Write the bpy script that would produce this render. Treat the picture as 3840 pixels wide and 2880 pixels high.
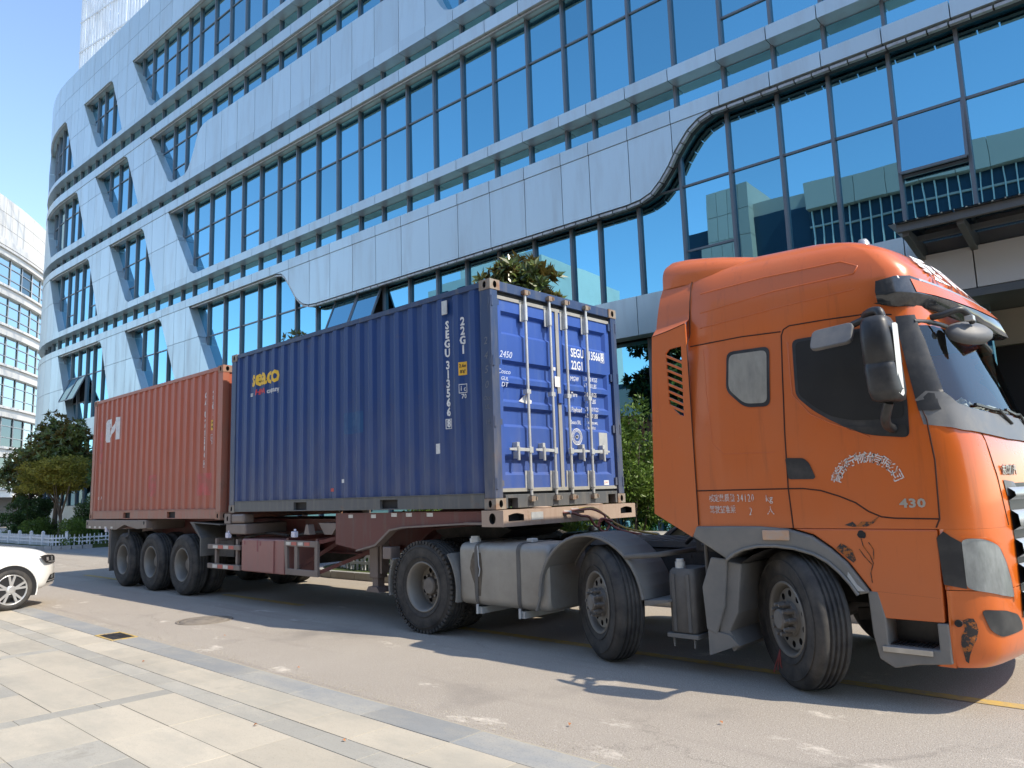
import bpy, bmesh, math, random
from mathutils import Vector, Matrix, noise as mnoise
rnd = random.Random(7)
scene = bpy.context.scene
for o in list(bpy.data.objects): bpy.data.objects.remove(o)
COL = scene.collection
R = math.radians
# ------------------------------------------------------------------ camera
YAW, PITCH, ROLL = -.7469, .1423, -.0327
Fv = Vector((math.sin(YAW)*math.cos(PITCH), math.cos(YAW)*math.cos(PITCH), math.sin(PITCH)))
Rv = Vector((math.cos(YAW), -math.sin(YAW), 0)); Uv = Rv.cross(Fv)
R2 = Rv*math.cos(ROLL)+Uv*math.sin(ROLL); U2 = -Rv*math.sin(ROLL)+Uv*math.cos(ROLL)
CAMP = Vector((11.8666, -5.9564, 1.5983))
cam = bpy.data.cameras.new('camera'); camo = bpy.data.objects.new('camera', cam); COL.objects.link(camo)
mw = Matrix((R2, U2, -Fv)).transposed().to_4x4(); mw.translation = CAMP; camo.matrix_world = mw
cam.sensor_width = 36; cam.lens = 26.6; cam.clip_end = 3000; cam.clip_start = .05
scene.camera = camo
FPX = 2837.4
def proj(P):
    d = Vector(P)-CAMP; z = d.dot(Fv)
    if z < .1: return None
    return (1920+FPX*d.dot(R2)/z, 1440-FPX*d.dot(U2)/z, z)
# ------------------------------------------------------------------ world, sun
SUN = Vector((.82, .20, 1)).normalized()
w = bpy.data.worlds.new('World'); scene.world = w; w.use_nodes = True
nt = w.node_tree; nt.nodes.clear()
sky = nt.nodes.new('ShaderNodeTexSky'); sky.sky_type = 'NISHITA'; sky.sun_disc = False
sky.sun_elevation = math.asin(SUN.z); sky.sun_rotation = math.atan2(SUN.x, SUN.y)
sky.air_density = 1.0; sky.dust_density = .3; sky.ozone_density = 1.1; sky.altitude = 20
bg = nt.nodes.new('ShaderNodeBackground'); bg.inputs[1].default_value = .13
wo = nt.nodes.new('ShaderNodeOutputWorld')
nt.links.new(sky.outputs[0], bg.inputs[0]); nt.links.new(bg.outputs[0], wo.inputs[0])
sl = bpy.data.lights.new('sun', 'SUN'); sl.energy = 2.35; sl.angle = R(.53); sl.color = (1, .90, .74)
so = bpy.data.objects.new('sun', sl); COL.objects.link(so)
so.rotation_euler = SUN.to_track_quat('Z', 'Y').to_euler(); so.location = (20, 10, 40)
vs = scene.view_settings; vs.view_transform = 'Standard'; vs.look = 'None'; vs.gamma = 1; vs.use_curve_mapping = False
vs.exposure = 1.35
# ------------------------------------------------------------------ mesh helpers
class MB:
    def __init__(s): s.v = []; s.f = []; s.m = []; s.s = []
    def add(s, vs_, fs_, mi=0, sm=False):
        b = len(s.v); s.v.extend([tuple(p) for p in vs_])
        for f in fs_: s.f.append(tuple(i+b for i in f)); s.m.append(mi); s.s.append(sm)
        return s
    def box(s, x0, x1, y0, y1, z0, z1, mi=0):
        if x0 > x1: x0, x1 = x1, x0
        if y0 > y1: y0, y1 = y1, y0
        if z0 > z1: z0, z1 = z1, z0
        return s.add([(x0,y0,z0),(x1,y0,z0),(x1,y1,z0),(x0,y1,z0),(x0,y0,z1),(x1,y0,z1),(x1,y1,z1),(x0,y1,z1)],
              [(0,3,2,1),(4,5,6,7),(0,1,5,4),(1,2,6,5),(2,3,7,6),(3,0,4,7)], mi)
    def obox(s, c, ax, ay, az, mi=0):
        c = Vector(c); ax = Vector(ax); ay = Vector(ay); az = Vector(az)
        P = [c+i*ax+j*ay+k*az for k in (-1,1) for (i,j) in ((-1,-1),(1,-1),(1,1),(-1,1))]
        return s.add(P, [(0,3,2,1),(4,5,6,7),(0,1,5,4),(1,2,6,5),(2,3,7,6),(3,0,4,7)], mi)
    def bar(s, a, b, w_, h_, up=(0,0,1), mi=0):
        a = Vector(a); b = Vector(b); d = (b-a); L = d.length/2; d.normalize()
        u = Vector(up); sd = d.cross(u)
        if sd.length < 1e-4: u = Vector((1,0,0)); sd = d.cross(u)
        sd.normalize(); u = sd.cross(d)
        return s.obox((a+b)/2, d*L, sd*w_/2, u*h_/2, mi)
    def prism(s, poly, axis, a, b, mi=0):
        n = len(poly)
        def m(p, t):
            if axis == 'y': return (p[0], t, p[1])
            if axis == 'x': return (t, p[0], p[1])
            return (p[0], p[1], t)
        vs_ = [m(p, a) for p in poly]+[m(p, b) for p in poly]
        return s.add(vs_, [tuple(range(n)), tuple(range(2*n-1, n-1, -1))]+[(i, i+n, (i+1) % n+n, (i+1) % n) for i in range(n)], mi)
    def tube(s, pts, r, n=8, mi=0, closed=False, caps=True):
        pts = [Vector(p) for p in pts]; N = len(pts); rr = r if isinstance(r, (list, tuple)) else [r]*N
        rings = []; prev = None
        for i, p in enumerate(pts):
            if closed: d = pts[(i+1) % N]-pts[i-1]
            else: d = pts[min(i+1, N-1)]-pts[max(i-1, 0)]
            d.normalize()
            u = prev if prev else (Vector((0,0,1)) if abs(d.z) < .9 else Vector((1,0,0)))
            sd = d.cross(u); sd.normalize(); u = sd.cross(d); prev = u
            rings.append([p+(sd*math.cos(2*math.pi*k/n)+u*math.sin(2*math.pi*k/n))*rr[i] for k in range(n)])
        vs_ = [q for g in rings for q in g]; fs_ = []
        for i in range(N if closed else N-1):
            j = (i+1) % N
            for k in range(n): fs_.append((i*n+k, i*n+(k+1) % n, j*n+(k+1) % n, j*n+k))
        s.add(vs_, fs_, mi, True)
        if caps and not closed:
            s.add(rings[0], [tuple(range(n-1,-1,-1))], mi); s.add(rings[-1], [tuple(range(n))], mi)
        return s
    def lathe(s, prof, n=32, mi=0, axis='y', c=(0,0,0), sm=True, sharp=()):
        # prof: (r, h) along axis
        c = Vector(c)
        def P(r, h, a):
            ca, sa = r*math.cos(a), r*math.sin(a)
            return c+(Vector((ca, h, sa)) if axis == 'y' else Vector((h, ca, sa)) if axis == 'x' else Vector((ca, sa, h)))
        vs_ = [P(r, h, 2*math.pi*k/n) for (r, h) in prof for k in range(n)]
        fs_ = [(i*n+k, i*n+(k+1) % n, (i+1)*n+(k+1) % n, (i+1)*n+k) for i in range(len(prof)-1) for k in range(n)]
        return s.add(vs_, fs_, mi, sm)
    def cyl(s, a, b, r, n=16, mi=0, r2=None):
        return s.tube([a, b], [r, r if r2 is None else r2], n, mi)
    def loft(s, rings, mi=0, closed=True, caps=(True, True), sm=True):
        n = len(rings[0]); vs_ = [p for g in rings for p in g]; fs_ = []
        for i in range(len(rings)-1):
            for k in range(n if closed else n-1):
                fs_.append((i*n+k, i*n+(k+1) % n, (i+1)*n+(k+1) % n, (i+1)*n+k))
        s.add(vs_, fs_, mi, sm)
        if caps[0]: s.add(rings[0], [tuple(range(n-1,-1,-1))], mi)
        if caps[1]: s.add(rings[-1], [tuple(range(n))], mi)
        return s
    def grid(s, rows, mi=0, sm=True):
        return s.loft(rows, mi, closed=False, caps=(False, False), sm=sm)
def mesh_of(mb, name, mats, off=(0,0,0), fix=True):
    me = bpy.data.meshes.new(name); ox, oy, oz = off
    me.from_pydata([(x-ox, y-oy, z-oz) for x, y, z in mb.v], [], mb.f)
    if not isinstance(mats, (list, tuple)): mats = [mats]
    for m in mats: me.materials.append(m)
    me.polygons.foreach_set('material_index', mb.m); me.polygons.foreach_set('use_smooth', mb.s)
    if fix:
        bm = bmesh.new(); bm.from_mesh(me); bmesh.ops.recalc_face_normals(bm, faces=bm.faces); bm.to_mesh(me); bm.free()
    me.update(); return me
def obj(name, mb, mats, parent=None, org=None, bevel=0, seg=2, angle=35, fix=True):
    """one mesh object; vertices are given in world space (or in parent's local space if org is 'local')"""
    off = (0,0,0)
    if parent is not None and org is None: off = ORG.get(parent.name, (0,0,0))
    o = bpy.data.objects.new(name, mesh_of(mb, name, mats, off, fix)); COL.objects.link(o)
    if parent is not None: o.parent = parent; ORG[o.name] = off
    if bevel:
        b = o.modifiers.new('bevel', 'BEVEL'); b.width = bevel; b.segments = seg; b.limit_method = 'ANGLE'; b.angle_limit = R(angle); b.harden_normals = False
    return o
ORG = {}
def tag(o, label, cat, group=None, kind=None):
    if label: o['label'] = label
    if cat: o['category'] = cat
    if group: o['group'] = group
    if kind: o['kind'] = kind
    return o
def thing(name, label, cat, loc=(0,0,0), group=None):
    o = bpy.data.objects.new(name, None); COL.objects.link(o); o.location = loc; o.empty_display_size = .2
    ORG[o.name] = tuple(loc); return tag(o, label, cat, group)
def struct(name, mb, m, **k): o = obj(name, mb, m, **k); o['kind'] = 'structure'; return o
def copy_tree(o, parent=None):
    c = o.copy(); COL.objects.link(c); c.parent = parent
    for ch in list(o.children): copy_tree(ch, c)
    return c
def text_mesh(name, body, size, mat_, parent, M4, extrude=.002, sx=1, align='CENTER', space=1.0, shear=0, mi=None, bold=0):
    cu = bpy.data.curves.new('txt', 'FONT'); cu.body = body; cu.size = size; cu.extrude = extrude; cu.align_x = align; cu.align_y = 'CENTER'; cu.space_character = space; cu.shear = shear; cu.resolution_u = 2; cu.offset = bold
    t = bpy.data.objects.new('txt', cu); COL.objects.link(t)
    me = bpy.data.meshes.new_from_object(t.evaluated_get(bpy.context.evaluated_depsgraph_get()))
    bpy.data.objects.remove(t); bpy.data.curves.remove(cu)
    me.transform(Matrix.Diagonal((sx, 1, 1, 1))); me.transform(M4)
    me.materials.clear(); me.materials.append(mat_); me.name = name
    if parent is not None: me.transform(Matrix.Translation(-Vector(ORG.get(parent.name, (0,0,0)))))
    o = bpy.data.objects.new(name, me); COL.objects.link(o)
    if parent is not None: o.parent = parent
    return o
def fr(origin, xa, ya):   # frame matrix: text x axis, y axis
    xa = Vector(xa).normalized(); ya = Vector(ya).normalized(); za = xa.cross(ya)
    m = Matrix((xa, ya, za)).transposed().to_4x4(); m.translation = Vector(origin); return m
# ------------------------------------------------------------------ materials
def nodes(name):
    m = bpy.data.materials.new(name); m.use_nodes = True; t = m.node_tree; t.nodes.clear()
    out = t.nodes.new('ShaderNodeOutputMaterial'); b = t.nodes.new('ShaderNodeBsdfPrincipled')
    t.links.new(b.outputs[0], out.inputs[0]); return m, t, b, out
def N(t, kind, **kw):
    n = t.nodes.new(kind)
    for k, v in kw.items():
        if hasattr(n, k): setattr(n, k, v)
    return n
def mixc(t, a, b, fac, blend='MIX'):
    n = t.nodes.new('ShaderNodeMix'); n.data_type = 'RGBA'; n.blend_type = blend
    for sock, v in ((n.inputs[0], fac), (n.inputs[6], a), (n.inputs[7], b)):
        if hasattr(v, 'is_output') or isinstance(v, bpy.types.NodeSocket): t.links.new(v, sock)
        elif isinstance(v, (int, float)): sock.default_value = v
        else: sock.default_value = (*v, 1) if len(v) == 3 else v
    return n.outputs[2]
def noise(t, scale, detail=4, rough=.55, vec=None, mapscale=None, out=0, obj_=True):
    n = t.nodes.new('ShaderNodeTexNoise'); n.inputs['Scale'].default_value = scale; n.inputs['Detail'].default_value = detail; n.inputs['Roughness'].default_value = rough
    tc = t.nodes.new('ShaderNodeTexCoord'); src = tc.outputs['Object']
    if mapscale:
        mp = t.nodes.new('ShaderNodeMapping'); mp.inputs['Scale'].default_value = mapscale; t.links.new(src, mp.inputs[0]); src = mp.outputs[0]
    t.links.new(vec or src, n.inputs['Vector']); return n.outputs[out]
def ramp(t, fac, lo, hi, c0=(0,0,0,1), c1=(1,1,1,1)):
    n = t.nodes.new('ShaderNodeValToRGB'); n.color_ramp.elements[0].position = lo; n.color_ramp.elements[1].position = hi
    n.color_ramp.elements[0].color = c0; n.color_ramp.elements[1].color = c1; t.links.new(fac, n.inputs[0]); return n.outputs[0]
def bump(t, b, h, strength, dist=.01):
    n = t.nodes.new('ShaderNodeBump'); n.inputs['Strength'].default_value = strength; n.inputs['Distance'].default_value = dist
    t.links.new(h, n.inputs['Height']); t.links.new(n.outputs[0], b.inputs['Normal'])
def P(b, rough=.5, metal=0, spec=.5, coat=0, coat_r=.05):
    b.inputs['Roughness'].default_value = rough; b.inputs['Metallic'].default_value = metal
    b.inputs['Specular IOR Level'].default_value = spec; b.inputs['Coat Weight'].default_value = coat; b.inputs['Coat Roughness'].default_value = coat_r
def mat(name, c, rough=.5, metal=0, spec=.5, var=.12, scale=3, dirt=None, dirt_amt=.5, dscale=2.5, bmp=0, bscale=40, coat=0, mapscale=None, rnd_amt=0, dlo=.45, dhi=.7, coat_r=.05):
    m, t, b, o = nodes(name); P(b, rough, metal, spec, coat, coat_r)
    col = mixc(t, tuple(x*(1-var) for x in c), tuple(min(1, x*(1+var)) for x in c), noise(t, scale, 5, .6, mapscale=mapscale))
    if rnd_amt:
        oi = t.nodes.new('ShaderNodeObjectInfo'); hv = t.nodes.new('ShaderNodeHueSaturation'); mr = t.nodes.new('ShaderNodeMapRange')
        mr.inputs[3].default_value = 1-rnd_amt; mr.inputs[4].default_value = 1+rnd_amt
        t.links.new(oi.outputs['Random'], mr.inputs[0]); t.links.new(mr.outputs[0], hv.inputs['Value']); t.links.new(col, hv.inputs['Color']); col = hv.outputs[0]
    if dirt:
        d = ramp(t, noise(t, dscale, 7, .65, mapscale=mapscale), dlo, dhi)
        mu = t.nodes.new('ShaderNodeMath'); mu.operation = 'MULTIPLY'; mu.inputs[1].default_value = dirt_amt; t.links.new(d, mu.inputs[0])
        col = mixc(t, col, dirt, mu.outputs[0])
        rr = t.nodes.new('ShaderNodeMapRange'); rr.inputs[3].default_value = rough; rr.inputs[4].default_value = min(1, rough+.3); t.links.new(mu.outputs[0], rr.inputs[0]); t.links.new(rr.outputs[0], b.inputs['Roughness'])
    t.links.new(col, b.inputs['Base Color'])
    if bmp: bump(t, b, noise(t, bscale, 4, .6), bmp, .004)
    return m
def glassmat(name, gl=(.6,.78,.95), tr=(.12,.16,.18), lo=.6, rough=.0, warp=0):
    m, t, b, out = nodes(name); t.nodes.remove(b)
    g = t.nodes.new('ShaderNodeBsdfGlossy'); g.inputs['Color'].default_value = (*gl, 1); g.inputs['Roughness'].default_value = rough
    if warp:   # reflections turn neutral towards grazing angles
        lw0 = t.nodes.new('ShaderNodeFresnel'); lw0.inputs['IOR'].default_value = 1.6; mg = t.nodes.new('ShaderNodeMapRange'); mg.inputs[1].default_value = .07; mg.inputs[2].default_value = .42; t.links.new(lw0.outputs[0], mg.inputs[0])
    if warp:   # slightly wavy float glass, a little different in every pane
        bp = t.nodes.new('ShaderNodeBump'); bp.inputs['Strength'].default_value = warp; bp.inputs['Distance'].default_value = .02; t.links.new(noise(t, .55, 2, .4), bp.inputs['Height']); t.links.new(bp.outputs[0], g.inputs['Normal'])
        oi = t.nodes.new('ShaderNodeObjectInfo'); hv = t.nodes.new('ShaderNodeHueSaturation'); mr0 = t.nodes.new('ShaderNodeMapRange'); mr0.inputs[3].default_value = .86; mr0.inputs[4].default_value = 1.12; t.links.new(oi.outputs['Random'], mr0.inputs[0]); t.links.new(mr0.outputs[0], hv.inputs['Value']); hv.inputs['Color'].default_value = (*gl, 1); t.links.new(mixc(t, hv.outputs[0], (.50,.66,.74), mg.outputs[0]), g.inputs['Color'])
    tr_ = t.nodes.new('ShaderNodeBsdfTransparent'); tr_.inputs['Color'].default_value = (*tr, 1)
    lw = t.nodes.new('ShaderNodeFresnel'); lw.inputs['IOR'].default_value = 1.6
    mr = t.nodes.new('ShaderNodeMapRange'); mr.inputs[3].default_value = lo; mr.inputs[4].default_value = 1
    mx = t.nodes.new('ShaderNodeMixShader'); t.links.new(lw.outputs[0], mr.inputs[0]); t.links.new(mr.outputs[0], mx.inputs[0])
    t.links.new(tr_.outputs[0], mx.inputs[1]); t.links.new(g.outputs[0], mx.inputs[2]); t.links.new(mx.outputs[0], out.inputs[0]); return m
M = {}
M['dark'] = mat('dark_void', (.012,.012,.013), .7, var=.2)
M['black'] = mat('black_plastic', (.022,.023,.025), .42, dirt=(.16,.145,.125), dirt_amt=.22, dscale=6)
M['rubber'] = mat('tyre_rubber', (.028,.028,.029), .72, spec=.3, dirt=(.15,.135,.115), dirt_amt=.6, dscale=5, bmp=.15, bscale=60, dlo=.35, dhi=.75)
M['chrome'] = mat('worn_steel', (.5,.5,.49), .3, .9, dirt=(.2,.19,.17), dirt_amt=.5)
M['white'] = mat('white_paint', (.78,.78,.76), .5, dirt=(.35,.33,.3), dirt_amt=.25)
M['zinc'] = mat('galvanised_rod', (.55,.56,.55), .45, .35, dirt=(.3,.28,.25), dirt_amt=.4, dscale=8)
# ------------------------------------------------------------------ ground, road, paving
def asphalt():
    m, t, b, o = nodes('asphalt'); P(b, .88, spec=.25)
    base = mixc(t, (.335,.295,.25), (.44,.395,.335), noise(t, .55, 6, .6))
    fine = noise(t, 120, 3, .7); base = mixc(t, base, (.15,.13,.11), ramp(t, fine, .50, .66), 'MIX')
    base = mixc(t, base, (.55,.50,.43), ramp(t, noise(t, 75, 2, .6), .60, .70))
    # pale scuffs and dust, a little darker patches of old oil
    sc = noise(t, 1.1, 8, .72, mapscale=(1, 1.7, 1)); base = mixc(t, base, (.62,.56,.48), ramp(t, sc, .60, .70))
    ol = noise(t, .38, 5, .6, mapscale=(1, 1, 1)); base = mixc(t, base, (.20,.18,.16), ramp(t, ol, .62, .8))
    vo = N(t, 'ShaderNodeTexVoronoi'); vo.feature = 'DISTANCE_TO_EDGE'; vo.inputs['Scale'].default_value = .42
    tc = N(t, 'ShaderNodeTexCoord'); wv_ = noise(t, 1.3, 6, .7, out=1); ma = N(t, 'ShaderNodeVectorMath', operation='MULTIPLY_ADD'); ma.inputs[1].default_value = (.9,.9,0); t.links.new(wv_, ma.inputs[0]); t.links.new(tc.outputs['Object'], ma.inputs[2]); t.links.new(ma.outputs[0], vo.inputs['Vector'])
    ck = ramp(t, vo.outputs['Distance'], .0, .006, (1,1,1,1), (0,0,0,1)); mk = ramp(t, noise(t, .3, 3), .5, .62); mm = N(t, 'ShaderNodeMath', operation='MULTIPLY'); t.links.new(ck, mm.inputs[0]); t.links.new(mk, mm.inputs[1])
    m5 = N(t, 'ShaderNodeMath', operation='MULTIPLY'); m5.inputs[1].default_value = .28; t.links.new(mm.outputs[0], m5.inputs[0]); base = mixc(t, base, (.09,.08,.07), m5.outputs[0])
    tk = noise(t, .8, 5, .6, mapscale=(.12, 2.2, 1)); base = mixc(t, base, (.25,.22,.19), ramp(t, tk, .56, .75))
    t.links.new(base, b.inputs['Base Color']); bump(t, b, fine, .8, .008); return m
M['asphalt'] = asphalt()
def grass():
    m, t, b, o = nodes('lawn_soil'); P(b, .9, spec=.2)
    c = mixc(t, (.035,.06,.02), (.09,.11,.04), noise(t, 6, 6, .7)); t.links.new(c, b.inputs['Base Color']); bump(t, b, noise(t, 30, 4), .8, .03); return m
M['lawn'] = grass()
M['kerb'] = mat('kerb_granite', (.34,.34,.33), .75, var=.15, scale=9, dirt=(.2,.18,.15), dirt_amt=.5, rnd_amt=.1, bmp=.2, bscale=70)
M['ground'] = mat('far_ground', (.22,.2,.18), .9, var=.2, scale=.4)
g = MB(); g.add([(-900,-900,-.03),(900,-900,-.03),(900,900,-.03),(-900,900,-.03)], [(0,1,2,3)]); struct('ground', g, M['ground'])
g = MB(); rows = []
for x in [-140+i*4 for i in range(46)]: rows.append([(x, y, 0) for y in (-2.9, 0, 3, 6.5, 9, 16)])
g.grid(rows); struct('road', g, M['asphalt'])
# yellow line, worn
def worn_yellow():
    m, t, b, o = nodes('road_paint'); P(b, .8, spec=.3)
    c = mixc(t, (.55,.37,.09), (.30,.25,.19), ramp(t, noise(t, 9, 8, .75), .40, .66)); t.links.new(c, b.inputs['Base Color']); return m
M['yellow'] = worn_yellow()
g = MB()
for (a, c) in ((-60,-22),(-17,-12.5),(-8,-4.5),(-1.1,1.4),(4.3,30)):
    g.add([(a,.43,.004),(c,.43,.004),(c,.56,.004),(a,.56,.004)], [(0,1,2,3)])
struct('road_marking', g, M['yellow'])
# --- stone paving on the near side of the road. local frame: u along the road edge, v away from it
PA = R(-.6); pe = Vector((math.cos(PA), math.sin(PA), 0)); pn = Vector((math.sin(PA), -math.cos(PA), 0)); PO = Vector((6, -2.16, 0))
def pv(u, v, z=0): q = PO+pe*(u-6)+pn*v; return (q.x, q.y, z)
def stone(name, c, v2, amt=.5):
    m, t, b, o = nodes(name); P(b, .72, spec=.35)
    col = mixc(t, tuple(x*.86 for x in c), tuple(x*1.1 for x in c), noise(t, 2.2, 8, .7, mapscale=(.6, 1.6, 1)))
    col = mixc(t, col, v2, ramp(t, noise(t, .9, 8, .72, mapscale=(.7, 1.5, 1)), .44, .66))
    col = mixc(t, col, (.22,.205,.17), ramp(t, noise(t, .45, 8, .75), .60, .74))
    col = mixc(t, col, tuple(x*.75 for x in c), ramp(t, noise(t, 90, 3, .7), .55, .7))
    oi = t.nodes.new('ShaderNodeObjectInfo'); hv = t.nodes.new('ShaderNodeHueSaturation'); mr = t.nodes.new('ShaderNodeMapRange')
    mr.inputs[3].default_value = .9; mr.inputs[4].default_value = 1.08
    t.links.new(oi.outputs['Random'], mr.inputs[0]); t.links.new(mr.outputs[0], hv.inputs['Value']); t.links.new(col, hv.inputs['Color'])
    t.links.new(hv.outputs[0], b.inputs['Base Color']); bump(t, b, noise(t, 60, 5, .65), .35, .003); return m
M['cream'] = stone('cream_granite', (.475,.425,.34), (.355,.33,.275))
M['greyst'] = stone('grey_granite', (.335,.32,.28), (.41,.38,.32))
M['edgest'] = stone('edge_granite', (.265,.27,.265), (.36,.34,.295))
M['grout'] = mat('sandy_joint', (.36,.32,.25), .95, var=.2, scale=20)
g = MB(); g.add([pv(-60,-.02,.0045),pv(30,-.02,.0045),pv(30,40,.0045),pv(-60,40,.0045)], [(0,1,2,3)])
pav = struct('paving', g, M['grout']); 
# sandy verge where dust gathers along the edge stones
slabs = []
def slab(u0, u1, v0, v1, m): slabs.append((u0, u1, v0, v1, m))
u = -16.0
while u < 16: slab(u, u+.995, 0, .30, 'edgest'); u += 1.0
u = -16.0
while u < 16: slab(u, u+.6, .30, .68, 'cream'); u += .6
CELL = 3.05; BW = .2
def rowband(v0):
    u = -16.0
    while u < 16: slab(u, u+.61, v0, v0+BW, 'greyst'); u += .61
for rI in range(4):
    v0 = .68+rI*CELL; rowband(v0)
    for cI in range(-6, 5):
        u0 = 4.95+cI*CELL
        vv = v0+BW; H = CELL-BW
        for k in range(5): slab(u0, u0+BW, vv+k*H/5, vv+(k+1)*H/5, 'greyst')
        a = u0+BW; W_ = CELL-BW; s = (W_-1.1)/2
        # cream ring and dark heart
        for k in range(3):
            slab(a+k*W_/3, a+(k+1)*W_/3, vv, vv+s/2, 'cream'); slab(a+k*W_/3, a+(k+1)*W_/3, vv+s/2, vv+s, 'cream')
            slab(a+k*W_/3, a+(k+1)*W_/3, vv+H-s, vv+H-s/2, 'cream'); slab(a+k*W_/3, a+(k+1)*W_/3, vv+H-s/2, vv+H, 'cream')
        for k in range(2):
            q0 = vv+s+k*.55*(H-2*s)/1.1; q1 = vv+s+(k+1)*.55*(H-2*s)/1.1
            slab(a, a+s, q0, q1, 'cream'); slab(a+W_-s, a+W_, q0, q1, 'cream')
            slab(a+s, a+s+.55, q0, q1, 'greyst'); slab(a+s+.55, a+W_-s, q0, q1, 'greyst')
scored = []
for q in slabs:
    c = proj(pv((q[0]+q[1])/2, (q[2]+q[3])/2)); A = 0
    if c and -150 < c[0] < 4000 and 1500 < c[1] < 3050: A = (q[1]-q[0])*(q[3]-q[2])/c[2]**3*max(.2, 1)
    scored.append((A, q))
scored.sort(key=lambda a: -a[0])
def slab_mb(mb, q, j=.002):
    u0, u1, v0, v1, _ = q; h = .0075+rnd.random()*.003; c = .0025
    a = [pv(u0+j, v0+j, .0), pv(u1-j, v0+j, .0), pv(u1-j, v1-j, .0), pv(u0+j, v1-j, .0)]
    b = [pv(u0+j+c, v0+j+c, h), pv(u1-j-c, v0+j+c, h), pv(u1-j-c, v1-j-c, h), pv(u0+j+c, v1-j-c, h)]
    mb.add(a+b, [(4,5,6,7),(0,1,5,4),(1,2,6,5),(2,3,7,6),(3,0,4,7)])
GRATE = (1.42, 2.03)
rest = {}
for i, (A, q) in enumerate(scored):
    if i < 300 and A > 0: slab_mb(mb := MB(), q); obj('paving_slab', mb, M[q[4]], pav)
    else: slab_mb(rest.setdefault(q[4], MB()), q)
for k, mb in rest.items(): o = obj('paving_slabs', mb, M[k], pav); o['kind'] = 'stuff'
# dust and gravel grains along the edge, scattered leaves
g = MB()
for i in range(2600):
    u = rnd.uniform(-4, 11); v = rnd.gauss(-.10, .07); r = rnd.uniform(.002, .006); x, y, _ = pv(u, v); a = rnd.random()*6.3
    g.add([(x+r*math.cos(a+k*2.1), y+r*math.sin(a+k*2.1), .003+(.004 if k == 0 else 0)) for k in range(3)]+[(x, y, .003+r)], [(0,1,3),(1,2,3),(2,0,3)])
M['grit'] = mat('pale_grit', (.45,.40,.31), .95, var=.25, scale=30)
tag(obj('roadside_grit', g, M['grit']), 'pale sandy grit gathered along the edge stones of the paving', 'grit', kind='stuff')
# --- storm drain grate with yellow frame
t_ = thing('drain_grate', 'rectangular storm drain grate with yellow painted frame at the paving edge', 'drain', pv(1.72, .16, .01))
ux, vx = .29, .15; g = MB(); u0, u1, v0, v1 = 1.72-ux, 1.72+ux, .165-vx, .165+vx
def qb(mb, u0, u1, v0, v1, z0, z1): mb.add([pv(u0,v0,z0),pv(u1,v0,z0),pv(u1,v1,z0),pv(u0,v1,z0),pv(u0,v0,z1),pv(u1,v0,z1),pv(u1,v1,z1),pv(u0,v1,z1)], [(0,3,2,1),(4,5,6,7),(0,1,5,4),(1,2,6,5),(2,3,7,6),(3,0,4,7)])
for a in ((u0,u1,v0,v0+.025),(u0,u1,v1-.025,v1),(u0,u0+.03,v0+.025,v1-.025),(u1-.03,u1,v0+.025,v1-.025)): qb(g, *a, .008, .018)
obj('frame', g, M['yellow'], t_)
g = MB(); qb(g, u0+.03, u1-.03, v0+.025, v1-.025, .004, .0105); obj('pit', g, M['dark'], t_)
for k in range(9):
    g = MB(); uu = u0+.05+k*(2*ux-.1)/8.5; qb(g, uu, uu+.018, v0+.027, v1-.027, .0108, .0145); obj('bar', g, M['black'], t_)
for k in range(2):
    g = MB(); vv = v0+.09+k*.1; qb(g, u0+.032, u1-.032, vv, vv+.014, .0110, .0150); obj('cross_bar', g, M['black'], t_)
# --- manhole cover
M['iron'] = mat('cast_iron', (.17,.145,.12), .7, .3, dirt=(.30,.26,.21), dirt_amt=.8, dscale=9, dlo=.3, dhi=.6, bmp=.4, bscale=50)
t_ = thing('manhole_cover', 'round rusty brown manhole cover set into the asphalt', 'manhole', (1.44,-1.04,.003))
g = MB(); g.lathe([(.37,.001),(.37,.007),(.335,.009),(.335,.001)], 48, 0, 'z', (1.44,-1.04,0)); obj('rim', g, M['iron'], t_)
g = MB(); g.lathe([(.322,.002),(.322,.008),(.25,.0085),(.245,.005),(.235,.005),(.23,.0085),(.0,.009)], 48, 0, 'z', (1.44,-1.04,0)); obj('lid', g, M['iron'], t_)
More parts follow.
